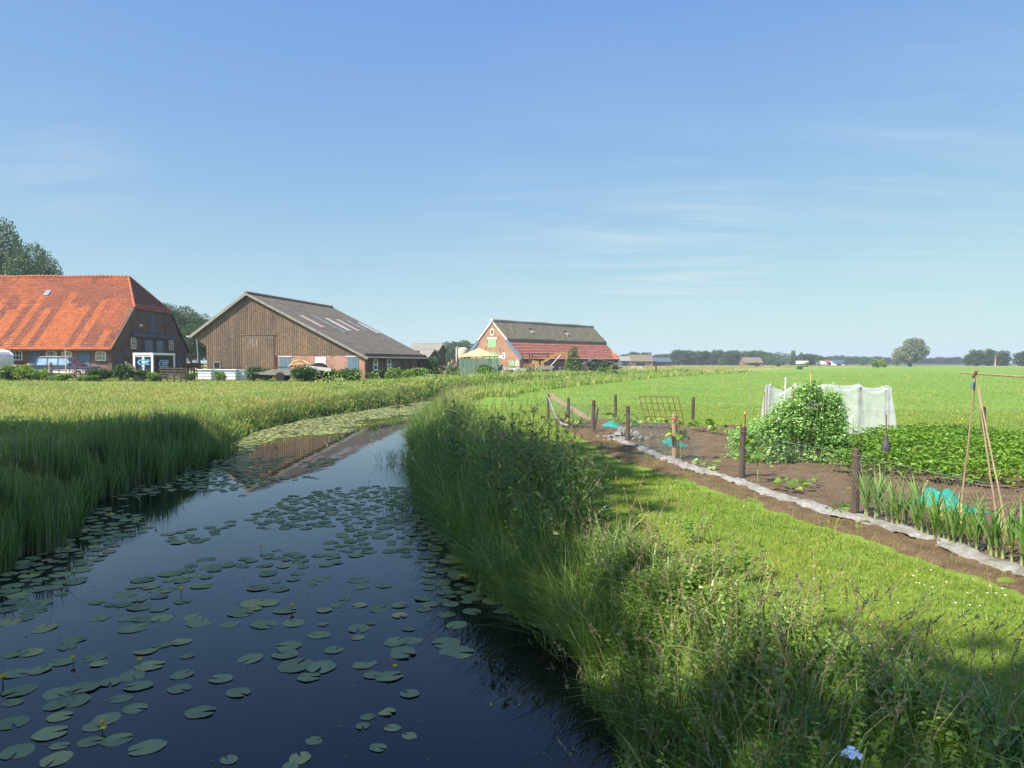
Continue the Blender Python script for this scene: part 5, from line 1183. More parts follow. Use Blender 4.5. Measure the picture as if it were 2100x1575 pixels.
# ------------------------------------------------------------------ bean poles
apex = gp(2008, 1060); ft = [(1972, 1024), (1968, 1062), (2046, 1080), (2066, 1094)]
feet = [gp(u, v) for u, v in ft]; cpt = sum(feet) / 4; top = at(2001, 768, cpt[1])
tee = thing('bean_poles', 'bamboo bean pole tepee standing over the bare soil', 'bean poles', (cpt[0], cpt[1], cpt[2]))
for i, f in enumerate(feet):
    d = top - f; ex_ = (1.0, 1.03, .95, .86)[i]; e = f + d * ex_ * (1.0 + .02 * i)
    b = MB(); n = 9; pts = [f - cpt + (e - f) * k / n + np.array([random.uniform(-.004, .004), random.uniform(-.004, .004), -.1 * (k == 0)]) for k in range(n + 1)]
    b.tube(pts, [.0125 - .005 * k / n for k in range(n + 1)], 7)
    for k in range(1, n): b.tube([pts[k] - (e - f) * .004, pts[k] + (e - f) * .004], .0135 - .005 * k / n, 7)
    b.build('pole', M['bamboo'] if i else M['oldwood'], tee)
bt = at(2000, 766, cpt[1]) - cpt; b = MB(); l0 = at(1968, 764, cpt[1] + .1) - cpt; l1 = at(2300, 786, cpt[1] - .6) - cpt
b.tube([l0, bt + np.array([0, .02, 0]), l1], [.009, .0125, .013], 7); b.build('cross_pole', M['bamboo'], tee)
b = MB(); b.tube([bt + np.array([-.02, .01, -.05]), bt + np.array([.02, .01, .03])], .019, 8); b.build('binding', M['oldwood'], tee)
b = MB(); b.tube([np.array(at(1993, 790, cpt[1]) - cpt) + np.array([0, 0, -.03]), np.array(at(1995, 783, cpt[1]) - cpt)], .02, 8); b.build('string', M['bluedoor'], tee)
# second tepee out of the frame carries the far end of the cross pole
# ------------------------------------------------------------------ stakes and canes
def cane(name, label, u, vt, vb, r_, mat, cat='cane', lean=0, cap=None):
    p = gp(u, vb); h = (vb - vt) * p[1] / FPX; t = thing(name, label, cat, p); MB().tube([(0, 0, -.15), (lean * .5, 0, h * .5), (lean, 0, h)], [r_, r_, r_ * .9], 7).build('shaft', mat, t)
    if cap: MB().tube([(lean, 0, h - .01), (lean, 0, h + .025)], r_ * 1.5, 8).build('cap', cap, t)
    return t
cane('grey_stake', 'tall thin grey metal stake left of the white netting', 1540, 770, 872, .011, M['metal'], 'stake', cap=M['wire'])
cane('white_stake', 'short white plastic stake poking out of the white netting', 1605, 777, 905, .017, M['plastic'], 'stake', .06, M['plastic'])
cane('yellow_cane', 'straight yellow cane rising above the pea plants', 1661, 763, 950, .012, M['cane'], 'cane', cap=M['palewood'])
cane('red_stick', 'thin reddish stick rising behind a fence post near the peas', 1527, 848, 980, .012, M['rust'], 'stick', cap=M['cane'])
cane('bean_cane', 'short orange cane stuck in the leek row', 1930, 1025, 1066, .012, M['cane'], cap=M['palewood'])
cane('leek_marker', 'thin orange cane by the bean poles', 1971, 1028, 1086, .011, M['cane'], cap=M['palewood'])
p = gp(1815, 968); t = thing('bird_scarer', 'grey cut bottle upside down on a rusty stick above potatoes', 'bird scarer', p)
hs_ = (968 - 850) * p[1] / FPX; MB().tube([(0, 0, -.2), (.01, 0, hs_)], .011, 6).build('stick', M['rust'], t)
zt_ = (968 - 895) * p[1] / FPX; MB().lathe([(.015, -.45), (.03, -.38), (.06, -.31), (.072, -.25), (.07, -.16), (.05, -.1), (.03, 0), (.03, .03)], (.008, 0, zt_), 10).build('bottle', M['bottle'], t, True)
b = MB(); b.box((.05, -.03, zt_ - .18), (.05, .01, .14)); b.build('flap', M['black'], t)
def stick_on_ground(label, u0, v0, u1, v1, dz=.35):
    a, c = gp(u0, v0), gp(u1, v1); t = thing('loose_stick', label, 'stick', a); b = MB(); d = c - a; b.tube([(0, 0, .05), (d[0] * .5, d[1] * .5, .05 + dz * .5), (d[0], d[1], .05 + dz)], [.01, .012, .009], 6); b.build('stick', M['bamboo'], t); b = MB(); b.tube([(d[0] * .93, d[1] * .93, .05 + dz * .93), (d[0], d[1], .055 + dz)], .013, 6); b.build('tip', M['palewood'], t)
stick_on_ground('pale stick leaning at the near end of the leek row', 1801, 1040, 1826, 1030, .2); stick_on_ground('pale stick leaning in the middle of the leek row', 1880, 1035, 1902, 1025, .22); stick_on_ground('pale stick lying flat before the bunched teal net', 1880, 1048, 1990, 1045, .0); stick_on_ground('pale stick by the rubble heap near the corner posts', 1216, 891, 1250, 884, .05)

# ------------------------------------------------------------------ teal nets
def teal(label, u0, u1, v0, v1, h, seed):
    a, c = gp(u0, v1), gp(u1, v1); dpt = max(.35, G(u0, v0 + (v1 - v0) * .45, GZ)[1] - a[1]); L_ = c[0] - a[0]; t = thing('teal_net', label, 'net', a)
    def f(i, j):
        e = min(1, 3.2 * min(i, 1 - i, j, 1 - j)) ; nz = float(fbm(np.array(i * 4 + seed), np.array(j * 3 + seed), 4)); pk = math.exp(-((i - .35) / .28) ** 2)
        return (L_ * i + .05 * nz, dpt * (j - .1) + .12 * (nz - .5), .02 + e * h * (.25 + .75 * pk) * (.5 + nz))
    b = MB(); b.grid(f, 46, 26); o = b.build('net', M['teal'], t, True); s_ = o.modifiers.new('thick', 'SOLIDIFY'); s_.thickness = .008
    b = MB(); b.tube([(L_ * .02, -.05, .05), (L_ * .5, -.06, .035), (L_ * .98, .02, .03)], .012, 6); b.build('hem', M['teal'], t, True)
teal('bunched teal garden net lying on soil behind the leeks', 1911, 2018, 1010, 1052, .22, 3); teal('flat teal net on the soil beyond the corner posts', 1237, 1282, 868, 879, .14, 8); teal('teal net scrap behind the paler fence post', 1362, 1412, 899, 917, .16, 12)

# ------------------------------------------------------------------ steel meshes
def grid_panel(name, label, c0_, ux_, uv_, nx_, ny_, r_, mat, r2=None, cat='mesh panel'):
    t = thing(name, label, cat, c0_); b = MB(); X, Y_ = np.array(ux_), np.array(uv_); nrm = np.cross(X, Y_); nrm /= np.linalg.norm(nrm)
    for i in range(nx_ + 1): s0 = X * i / nx_; b.tube([s0, s0 + Y_ * .5 - nrm * .01, s0 + Y_], r_, 5)
    b.build('upright_bars', mat, t); b = MB()
    for j in range(ny_ + 1): s0 = Y_ * j / ny_; b.tube([s0 + nrm * r_ * 1.6, s0 + X + nrm * r_ * 1.6], r2 or r_, 5)
    b.build('cross_bars', mat, t)
a, c = gp(1338, 925), gp(1418, 925); zt1, zt2 = at(1311, 813, a[1] + .15), at(1378, 809, c[1] + .15)
grid_panel('rusty_mesh', 'rusty reinforcing mesh leaning above the bare soil', a, c - a, zt1 - a, 7, 8, .008, M['rust'], .0055)
a, c = gp(1318, 940), gp(1440, 948); zt1 = at(1300, 868, a[1] + .25)
grid_panel('fine_mesh', 'fine green wire mesh panel propped in front of the rusty mesh', a, c - a, zt1 - a, 26, 22, .0025, M['greenwire'])
# rubble and offcuts at the post
def rubble(name, label, u, v, w_, h_, n, mats, seed, cat='heap'):
    p = gp(u, v); t = thing(name, label, cat, p); rs = random.Random(seed)
    for mt, nm in mats:
        b = MB()
        for i in range(n):
            x, y = rs.gauss(0, w_ * .4), rs.gauss(0, w_ * .35); z = max(.02, h_ * (1 - (abs(x) + abs(y)) / w_) * rs.uniform(.3, 1)); s_ = rs.uniform(.04, .13)
            if nm == 'stalks': an = rs.uniform(0, PI); b.tube([(x, y, z), (x + .35 * math.cos(an), y + .3 * math.sin(an), z + rs.uniform(-.02, .12))], rs.uniform(.006, .014), 5)
            else: b.box((x, y, z), (s_ * 1.6, s_, s_ * .7), Matrix.Rotation(rs.uniform(0, 3), 3, 'Z') @ Matrix.Rotation(rs.uniform(-.4, .4), 3, 'X'), taper=.75)
        b.build(nm, M[mt], t)
rubble('rubble_heap', 'heap of grey rubble and dry stalks at a fence post foot', 1282, 902, .75, .32, 26, (('stone', 'stones'), ('palewood', 'stalks'), ('liner', 'scraps')), 4)
# crumpled tissue in the weeds at the bottom
p = G(1744, 1545, 1.36); t = thing('crumpled_tissue', 'crumpled white tissue lying in the weeds', 'tissue', (p[0], p[1], 1.35)); t.scale = (.42, .42, .42)
b = MB(); b.grid(lambda i, j: (.12 * (i - .5) + .03 * math.sin(9 * j), .10 * (j - .5) + .02 * math.sin(11 * i), .09 * float(fbm(np.array(i * 5.3), np.array(j * 5.1), 3)) - .02), 14, 14); b.build('tissue', M['paper'], t)
b = MB(); b.tube([(.0, .05, .05), (.06, .05, .04)], .02, 7); b.build('rolled_end', M['paper'], t)
# ------------------------------------------------------------------ scatter helpers
def polar(n, r0, r1, a0, a1, pw=0):
    r_ = np.exp(rng.uniform(math.log(r0), math.log(r1), n)) if pw == 0 else (r0 ** pw + rng.random(n) * (r1 ** pw - r0 ** pw)) ** (1 / pw)
    a = np.radians(rng.uniform(a0, a1, n)); return r_ * np.sin(a), r_ * np.cos(a), r_
_wy = [2, 3, 4.5, 5.5, 7, 9, 12, 14, 17, 20, 28, 40]; _ww = [2.2, 2.0, 1.5, 1.0, .65, 1.05, 1.9, 2.4, 1.9, 1.5, 1.4, 2.2]
def VEG(y): return np.interp(y, _wy, _ww)
def P3(x, y): return np.stack([x, y, H(x, y)], 1)
WIND = R(20)
def az_(n): return rng.uniform(0, 2 * PI, n)

# building footprints stay free of grass
def free(x, y):
    ok = np.ones(x.shape, bool)
    for fr, (x0, x1, y0, y1) in ((FF, (LX - 1, .2, -7.8, 8)), (BF, (-4.5, RX, 0, LEN)), (TF, (-5, 5.8, 0, TL))):
        dx, dy = x - fr.o[0], y - fr.o[1]; lx, ly_ = dx * fr.c + dy * fr.s, -dx * fr.s + dy * fr.c
        ok &= ~((lx > x0) & (lx < x1) & (ly_ > y0) & (ly_ < y1))
    return ok

# ------------------------------------------------------------------ lawn between bank and garden
def grass(name, mat, parts):
    f = Fol()
    for (x, y, h, w_, bend, segs) in parts: f.blades(P3(x, y), h, w_, az_(len(x)), bend, segs)
    return tag(f.build(name, mat), kind='stuff')
def lawn_part(n, r0, r1, segs):
    x, y, r_ = polar(n, r0, r1, -16, 43); n_ = fbm(x * .9, y * .9, 3)
    ok = (x > XR(y) + VEG(y) * .75 + (n_ - .5) * .8) & ~in_soil(x, y); x, y, r_, n_ = x[ok], y[ok], r_[ok], n_[ok]
    return x, y, (.035 + .055 * n_ + .025 * rng.random(len(x))) * (1 + .9 * (rng.random(len(x)) < .05)), np.maximum(.0035, .00085 * r_) * rng.uniform(.7, 1.3, len(x)), rng.uniform(.2, 1.1, len(x)), segs
grass('lawn_grass', M['lawn'], [lawn_part(150000, 3.2, 13, 2), lawn_part(120000, 12, 34, 1)])
# ------------------------------------------------------------------ crop grass on the big field
def field_part(n, r0, r1, segs):
    x, y, r_ = polar(n, r0, r1, -8, 44); n_ = fbm(x * .35, y * .35, 3)
    ok = (x > XR(y) + 3.2 + 1.2 * n_) & ~in_soil(x, y) & ((y > 27) | (x > 11)) ; x, y, r_, n_ = x[ok], y[ok], r_[ok], n_[ok]
    return x, y, (.06 + .03 * n_) * rng.uniform(.8, 1.2, len(x)), np.maximum(.006, .0010 * r_) * rng.uniform(.7, 1.3, len(x)), rng.uniform(.1, .7, len(x)), segs
grass('field_grass', M['field'], [field_part(200000, 16, 150, 1)])
# yellow flowers in the field
x, y, r_ = polar(1500, 22, 120, 2, 40); n_ = fbm(x * .12, y * .12, 3); ok = (x > XR(y) + 4) & ~in_soil(x, y) & ((y > 28) | (x > 12)) & (n_ + .25 * rng.random(len(x)) > .66); x, y, r_ = x[ok], y[ok], r_[ok]
f = Fol(); p = P3(x, y); p[:, 2] += .22; f.leaves(p, rng.normal(0, 1, (len(x), 3)) * [1, 1, .3], .0012 * r_ + .012, .9); tag(f.build('field_buttercups', M['petalyellow']), kind='stuff')
# ------------------------------------------------------------------ meadow on the left
def mead_part(n, r0, r1, segs):
    x, y, r_ = polar(n, r0, r1, -46, 6); n_ = fbm(x * .45, y * .45, 3)
    ok = (x < XL(y) - .15) & free(x, y) & (y < 95); x, y, r_, n_ = x[ok], y[ok], r_[ok], n_[ok]
    h = (.07 + .15 * n_) * rng.uniform(.5, 1.4, len(x)) * (1 + .7 * ss((XL(y) - x < 2.5) * 1.0))
    return x, y, h, np.maximum(.006, .00085 * r_) * rng.uniform(.7, 1.3, len(x)), rng.uniform(.1, .9, len(x)), segs
grass('meadow_grass', M['meadow'], [mead_part(90000, 9, 26, 2), mead_part(190000, 24, 84, 1)])
def shade_part(n):
    x, y, r_ = polar(n, 9, 30, -46, -14); ok = (x < XL(y) - .8) ; x, y, r_ = x[ok], y[ok], r_[ok]; n_ = fbm(x * .6, y * .6, 3); ok = n_ > .42; x, y, r_, n_ = x[ok], y[ok], r_[ok], n_[ok]
    return x, y, rng.uniform(.22, .5, len(x)), np.maximum(.007, .0008 * r_), rng.uniform(.15, .8, len(x)), 3
grass('long_meadow_grass', M['tall'], [shade_part(24000)])
# ------------------------------------------------------------------ rough grass along the ditch behind the bend
def band(n, side, w_, y0, y1, h0, h1):
    y = np.exp(rng.uniform(math.log(y0), math.log(y1), n)); q = rng.random(n) ** 1.2 * w_
    x = XL(y) - q + .5 if side < 0 else XR(y) + q - .4
    r_ = np.hypot(x, y); n_ = fbm(x * .28, y * .28, 3); h = (h0 + (h1 - h0) * n_) * rng.uniform(.55, 1.25, n) * (1 - .45 * q / w_)
    return x, y, h, np.maximum(.008, .00095 * r_) * rng.uniform(.7, 1.3, n), rng.uniform(.1, .75, n), 2
grass('ditch_grass', M['bankband'], [band(23000, -1, 6, 57, 140, .35, 1.05), band(22000, 1, 4.2, 40, 140, .5, 1.4), band(9000, -1, 1.0, 24, 62, .15, .42), band(9000, 1, 2.2, 27, 44, .7, 1.3)])
x, y, r_ = polar(60000, 95, 330, -8, 40); ok = (x < XL(y) - 1) & (x < y * .80) & free(x, y); x, y, r_ = x[ok], y[ok], r_[ok]
grass('hay_meadow_grass', M['hay'], [(x, y, .4 * rng.uniform(.5, 1.3, len(x)), .0008 * r_, rng.uniform(.1, .6, len(x)), 1)])
# hollow-stemmed clumps in the ditch band
f = Fol()
for k in range(150):
    y = math.exp(rng.uniform(math.log(46), math.log(118))); sd = rng.random() < .55; x = XL(y) - rng.uniform(0, 5) if sd else XR(y) + rng.uniform(0, 3.2); n = 60; s_ = rng.uniform(.35, .9)
    q = rng.normal(0, 1, (n, 3)); q /= np.linalg.norm(q, axis=1, keepdims=True); p = np.array([x, y, ground_at(x, y) + s_ * .6]) + q * np.array([s_, s_, s_ * .75]); p[:, 2] = np.maximum(p[:, 2], ground_at(x, y)); f.leaves(p, q + rng.normal(0, .6, (n, 3)), rng.uniform(.1, .22, n), .6, rnd=np.clip(rng.normal(rng.uniform(.25, .8), .15, n), 0, 1))
tag(f.build('ditch_weeds', M['weed']), kind='stuff')
# ------------------------------------------------------------------ reeds on the shaded left edge
n = 14000; y = rng.uniform(7.5, 24, n); q = rng.random(n) ** 1.5; x = XL(y) + .3 - q * 1.7 + (fbm(y * .8, y * 0 + 3, 2) - .5) * .9
h = rng.uniform(.55, 1.2, n) * (.6 + .75 * fbm(x * .9, y * .9, 2)) * (1 - .3 * q) * (1 - .35 * ss((y - 20) / 4))
ok = fbm(x * 1.6 + 3, y * 1.6, 2) > .40; x, y, h = x[ok], y[ok], h[ok]; n = len(x)
f = Fol(); pz = np.maximum(H(x, y), -.1); f.blades(np.stack([x, y, pz], 1), h, rng.uniform(.012, .026, n), az_(n), rng.uniform(.03, .5, n) ** 1.3, 3); tag(f.build('reeds', M['reed']), kind='stuff')
# ------------------------------------------------------------------ tall wild growth on the right bank
def bank(n, y0, y1, extra=0, lo=-.35):
    y = np.exp(rng.uniform(math.log(y0), math.log(y1), n)); x = XR(y) + lo + rng.random(n) * (VEG(y) - lo + extra) + (fbm(y * .9, y * 0 + 7, 2) - .5) * .5; return x, y
f = Fol(); x, y = bank(32000, 2.6, 40, lo=-.2); n_ = fbm(x * .8, y * .8, 3); q = np.clip((x - XR(y)) / np.maximum(VEG(y), .5), 0, 1)
h = (.35 + .6 * n_) * rng.uniform(.5, 1.3, len(x)) * (1 - .4 * q) * np.interp(y, [2, 5, 6, 7, 8.5, 10], [.32, .36, .5, .78, 1.05, 1.1]) * (1 - .3 * q)
pz = np.maximum(H(x, y), -.05); h = h + np.maximum(0, GZ - np.maximum(pz, 0)) * .5 * (y > 6.5); clp = fbm(x * 2.1 + 8, y * 2.1, 2); h = h * (.4 + 1.2 * clp); lean = np.where((q < .3) & (rng.random(len(x)) < .5), PI + rng.normal(0, .9, len(x)), az_(len(x)))
f.blades(np.stack([x, y, pz], 1), h, rng.uniform(.004, .015, len(x)) * np.clip(y / 10, .75, 2.0), lean, rng.uniform(.1, .95, len(x)), 3, rnd=np.clip(.55 * clp + .55 * rng.random(len(x)) - .05, 0, 1))
x, y = bank(3800, 2.6, 30, 0, -.1); pz = np.maximum(H(x, y), 0); nn = len(x)      # broad glossy blades in bunches
f.blades(np.stack([x, y, pz], 1), rng.uniform(.5, 1.0, nn) * np.interp(y, [2, 5.8, 7.2, 9, 10.5], [.38, .42, .6, .85, 1]), rng.uniform(.016, .028, nn), np.where(x < XR(y) + .5, PI + rng.normal(0, .7, nn), az_(nn)), rng.uniform(.3, 1.3, nn), 4)
tag(f.build('bank_grass', M['tall']), kind='stuff')
# flowering grass heads
f = Fol(); x, y = bank(1500, 3.4, 38, .1); nn = len(x); p0 = P3(x, y); hh = rng.uniform(.65, 1.25, nn) * np.interp(y, [2, 5.8, 7.5, 10], [.5, .5, .65, 1]); a = az_(nn); ln = rng.uniform(.05, .3, nn)
p1 = p0 + np.stack([np.cos(a) * ln * .5, np.sin(a) * ln * .5, hh * .6], 1); p2 = p0 + np.stack([np.cos(a) * ln * 1.3, np.sin(a) * ln * 1.3, hh], 1)
f.stick(p0, p1, .0022, .0018); f.stick(p1, p2, .0018, .0012)
for k in range(16):
    t_ = rng.random(nn) ** .8; d = (p2 - p1) / np.linalg.norm(p2 - p1, axis=1, keepdims=True); pp = p2 - d * (t_ * .15)[:, None]; f.leaves(pp, d + rng.normal(0, .45, (nn, 3)), rng.uniform(.018, .04, nn), .28, rnd=rng.random(nn))
tag(f.build('grass_seed_heads', M['seed']), kind='stuff')
# leafy weeds: nettle-like shoots
def shoot(n_pairs, hgt, leaf, seed):
    o = Fol(); rs = np.random.default_rng(seed); lean = rs.normal(0, .12, 2); P0 = np.array([[0, 0, -.03]]); P1 = np.array([[lean[0] * hgt, lean[1] * hgt, hgt]]); o.stick(P0, P1, .004, .002, t=.4)
    P, D, S = [], [], []
    for i in range(n_pairs):
        t_ = .15 + .85 * i / (n_pairs - 1); a0 = i * PI / 2 + rs.uniform(-.3, .3)
        for sgn in (0, PI):
            a = a0 + sgn; P.append(P0[0] + (P1[0] - P0[0]) * t_); D.append((math.cos(a), math.sin(a), rs.uniform(-.1, .5))); S.append(leaf * (1 - .5 * t_ ** 3) * rs.uniform(.7, 1.2))
    o.leaves(np.array(P), np.array(D), np.array(S), .5, simple=False, rnd=rs.random(len(P)), droop=.25); return o
f = Fol()
for sd in range(6):
    o = shoot(7 + sd % 3, .38 + .07 * sd, .075 + .012 * (sd % 3), sd); x, y = bank(480, 2.7, 26, -.1, -.2); keep = fbm(x * 1.1 + 9 * sd, y * 1.1, 2) > .44; x, y = x[keep], y[keep]; f.scatter(o, P3(x, y), az_(len(x)), rng.uniform(.7, 1.25, len(x)) * np.interp(y, [2, 5.8, 7.2, 9, 10.5], [.5, .5, .62, .85, 1]), rng.normal(0, .12, (len(x), 2)))
for sd in range(4):                                        # lush clump where the sun gets through
    m_ = 52; x, y = rng.normal(1.35, .6, m_), rng.normal(6.2, 1.1, m_); ok = x > XR(y) + .05; x, y = x[ok], y[ok]; f.scatter(shoot(9 + sd, .42, .085 + .012 * sd, 20 + sd), P3(x, y), az_(len(x)), rng.uniform(.38, .72, len(x)), rng.normal(0, .22, (len(x), 2)))
tag(f.build('leafy_weeds', M['weed']), kind='stuff')
f = Fol(); x, y = bank(4200, 9, 36, 0, -.35); nn = len(x); p = P3(x, y); p[:, 2] = np.maximum(p[:, 2], .02) + rng.uniform(.05, .6, nn); f.leaves(p, rng.normal(0, 1, (nn, 3)) + [0, 0, .3], rng.uniform(.05, .13, nn), .42, simple=False); tag(f.build('bank_leaves', M['weed']), kind='stuff')
# rank shoots bending out over the water
f = Fol(); y = rng.uniform(7, 30, 900); x = XR(y) - rng.uniform(0, .35, 900); f.blades(np.stack([x, y, np.maximum(H(x, y), .03)], 1), rng.uniform(.4, .85, 900), rng.uniform(.006, .012, 900), PI + rng.normal(0, .5, 900), rng.uniform(.7, 1.6, 900), 4)
for (u, v) in ((818, 945), (835, 1040)):
    c = G(u, v, .02); m_ = 130; p = c + np.stack([rng.normal(0, .3, m_), rng.normal(0, .35, m_), rng.uniform(0, .05, m_)], 1); f.blades(p, rng.uniform(.25, .6, m_), rng.uniform(.006, .012, m_), az_(m_), rng.uniform(.2, 1.2, m_), 3)
tag(f.build('overhanging_grass', M['tall']), kind='stuff')
# clover, buttercups at the lower right
for nm, mt, cnt, hh in (('white_clover', 'petalwhite', 90, .07), ('bank_buttercups', 'petalyellow', 26, .3)):
    y = rng.uniform(3.4, 6.5, cnt); x = XR(y) + rng.uniform(1.2, 4.2, cnt); p = P3(x, y); p[:, 2] += hh + rng.uniform(-.02, .06, cnt); f = Fol()
    for k in range(5): a = 2 * PI * k / 5 + rng.uniform(-.2, .2, cnt); f.leaves(p, np.stack([np.cos(a), np.sin(a), .5 + 0 * a], 1), .011, .9)
    tag(f.build(nm, M[mt]), kind='stuff')
# sparse weeds and lost grass on the soil edge
f = Fol(); k = rng.integers(0, len(LP), 900); x = LP[k, 0] + LN[k, 0] * rng.uniform(.25, .9, 900); y = LP[k, 1] + LN[k, 1] * rng.uniform(.25, .9, 900); f.blades(P3(x, y), rng.uniform(.05, .28, 900), .005, az_(900), rng.uniform(.1, .9, 900), 2); tag(f.build('stray_grass', M['lawn']), kind='stuff')

# ------------------------------------------------------------------ thistles
def thistle_proto(seed, hgt):
    rs = np.random.default_rng(seed); st, lf, hd = Fol(), Fol(), []; n = 12; zs = np.linspace(0, hgt, n); px_ = np.cumsum(rs.normal(0, .012, n)); py_ = np.cumsum(rs.normal(0, .012, n)); P = np.stack([px_, py_, zs - .05], 1)
    st.stick(P[:-1], P[1:], np.linspace(.008, .004, n - 1), np.linspace(.0075, .003, n - 1)); tips = [P[-1]]
    for i in range(9):
        t_ = .45 + .5 * i / 9; b0 = np.array([np.interp(t_ * hgt, zs, P[:, k]) for k in range(3)]); a = i * 2.4; l = .09 + .16 * (1 - t_); e = b0 + np.array([math.cos(a) * l, math.sin(a) * l, l * 1.2]); st.stick([b0], [e], .0035, .0025); tips.append(e)
    Pn, D, S = [], [], []
    for i in range(64):
        t_ = rs.uniform(.06, 1) ; b0 = np.array([np.interp(t_ * hgt, zs, P[:, k]) for k in range(3)]); a = i * 2.399; Pn.append(b0); D.append((math.cos(a), math.sin(a), rs.uniform(.1, .8))); S.append((.17 * (1 - t_) + .05) * rs.uniform(.8, 1.2))
    for e in tips:
        for k in range(5): a = rs.uniform(0, 6.28); Pn.append(e - [0, 0, rs.uniform(0, .06)]); D.append((math.cos(a), math.sin(a), rs.uniform(.2, 1.2))); S.append(rs.uniform(.03, .06))
    lf.leaves(np.array(Pn), np.array(D), np.array(S), .26, simple=False, droop=.2, rnd=rs.random(len(Pn)))
    for e in tips: 
        q = rs.normal(0, 1, (22, 3)); q /= np.linalg.norm(q, axis=1, keepdims=True); o_ = Fol(); o_.leaves(e + q * .010, q + [0, 0, .5], np.full(22, .022), .5, rnd=rs.random(22)); hd.append(o_)
    return st, lf, hd
th_px = [(1056, 842, 1.25, 'thistle standing just left of the tallest one on the bank'), (1072, 860, 1.15, 'slim thistle between the two tallest on the bank'), (1094, 830, 1.38, 'tallest dark thistle on the right bank'), (1120, 856, 1.2, 'thistle right of the tallest thistle'), (1137, 855, 1.2, 'bushy thistle left of the short brown stake'), (1177, 866, 1.15, 'thistle in front of the second fence post'), (1229, 903, 1.05, 'thistle nearest the sunlit lawn'), (1206, 921, .95, 'short thistle beside the lawn edge'), (1037, 879, 1.1, 'thistle at the left of the thistle clump'), (925, 816, 1.35, 'far thistle by the water on the right bank'), (1003, 846, 1.25, 'thistle rising from the far bank grass'), (1088, 888, 1.0, 'low thistle in the middle of the clump')]
protos = []
for i, (u, v, h, lab) in enumerate(th_px):
    z = .88 + h; Y = 1.0
    d = ray(u, v); tt_ = (z - CAMZ) / d[2]; p = d * tt_; loc = (p[0], p[1], ground_at(p[0], p[1]))
    if i < 3:
        t = thing('thistle', lab, 'thistle', loc, rng.uniform(0, 6), 'thistles on the right bank'); s_, l_, h_ = thistle_proto(i, 1.2); s_.build('stem', M['thistle'], t); l_.build('leaves', M['thistle'], t); [q_.build('flower_head', M['seed'], t) for q_ in h_]
        sc = (z - loc[2]) / 1.2; t.scale = (sc, sc, sc); protos.append(t)
    else: dup(protos[i % 3], loc, rng.uniform(0, 6), (z - loc[2]) / 1.2, lab)

# ------------------------------------------------------------------ leeks
def leek_proto(seed):
    rs = np.random.default_rng(seed); t = thing('leek', 'leek in the row behind the pale liner', 'leek', (0, 0, 0), 0, 'leeks in the row behind the liner')
    b = MB(); b.tube([(0, 0, -.04), (0, 0, .06), (.003, 0, .14)], [.016, .015, .017], 8); b.build('shaft', M['leekshaft'], t, True)
    V, Q, tt_, rr_ = [], [], [], []; n = 0; a0 = rs.uniform(0, PI)
    for i in range(9):
        a = a0 + (PI if i % 2 else 0) + rs.normal(0, .25); L_ = rs.uniform(.34, .56) * (.8 + .04 * i); w_ = rs.uniform(.026, .038); lean = rs.uniform(.25, .75) * (1.15 - .07 * i); brk = rs.uniform(.55, 1.3); m = 8; dr = np.array([math.cos(a), math.sin(a), 0]); sd = np.array([-math.sin(a), math.cos(a), 0]); p = np.array([0, 0, .09 + .008 * i]); ang = PI / 2 - lean * .35; rv = rs.random()
        for k in range(m + 1):
            f_ = k / m; ww = w_ * (1 - f_ ** 2.2) * min(1, .55 + 2 * f_) + .001
            V += [p - sd * ww / 2 + np.array([0, 0, .012 * (1 - f_)]), p - dr * .004, p + sd * ww / 2 + np.array([0, 0, .012 * (1 - f_)])]; tt_ += [f_] * 3; rr_ += [rv] * 3
            ang -= (lean * .12 if f_ < brk * .8 else .22); p = p + (dr * math.cos(ang) + np.array([0, 0, math.sin(ang)])) * L_ / m
        for k in range(m): Q += [(n + 3 * k, n + 3 * k + 1, n + 3 * k + 4, n + 3 * k + 3), (n + 3 * k + 1, n + 3 * k + 2, n + 3 * k + 5, n + 3 * k + 4)]
        n += 3 * (m + 1)
    f = Fol(); f.add(np.array(V), np.array(Q), None, np.array(rr_), np.array(tt_)); f.build('leaves', M['leek'], t, True); return t
M['leekshaft'] = pm('leek_shaft', (.30, .37, .15), (.2, .28, .09), 8, .5)
lk = [leek_proto(i) for i in range(5)]
lk_px = [(345, 735), (362, 750), (440, 762), (458, 750), (545, 800), (600, 832), (650, 856), (690, 882), (735, 842), (825, 912), (838, 884), (880, 932), (940, 962), (1000, 1002), (1045, 1006), (1090, 1012), (1135, 1036), (1185, 1052), (1250, 1058), (1330, 1078), (1400, 1088), (1440, 1055), (1540, 1138), (1590, 1152), (1650, 1178), (1735, 1192), (1830, 1228), (1910, 1262), (1985, 1290)]
lk_pts = [gp(1700 + a * .2159, 900 + c * .2159) for a, c in lk_px]
for i in range(0, len(lk_pts), 5): lk_pts.append(lk_pts[i] + np.array([.22 + rng.uniform(-.05, .05), .14 + rng.uniform(-.06, .06), 0]))
for i, p in enumerate(lk_pts):
    rz, sc = rng.uniform(0, 6.28), rng.uniform(.78, 1.05)
    if i < 5: lk[i].location = [float(c) for c in p]; lk[i].rotation_euler = (0, 0, rz); lk[i].scale = (sc, sc, sc)
    else: dup(lk[i % 5], p, rz, sc)

# bits of leaf and straw adrift on the water
f = Fol(); y = np.exp(rng.uniform(math.log(4.5), math.log(24), 420)); x = XL(y) + rng.random(420) ** .8 * (XR(y) - XL(y)); a = az_(420); f.leaves(np.stack([x, y, np.full(420, .004)], 1), np.stack([np.cos(a), np.sin(a), 0 * a], 1), rng.uniform(.015, .06, 420), .3, fold=.02, up=np.tile([0, 0, 1.0], (420, 1)), droop=.0)
tag(f.build('floating_debris', M['seed']), kind='stuff')
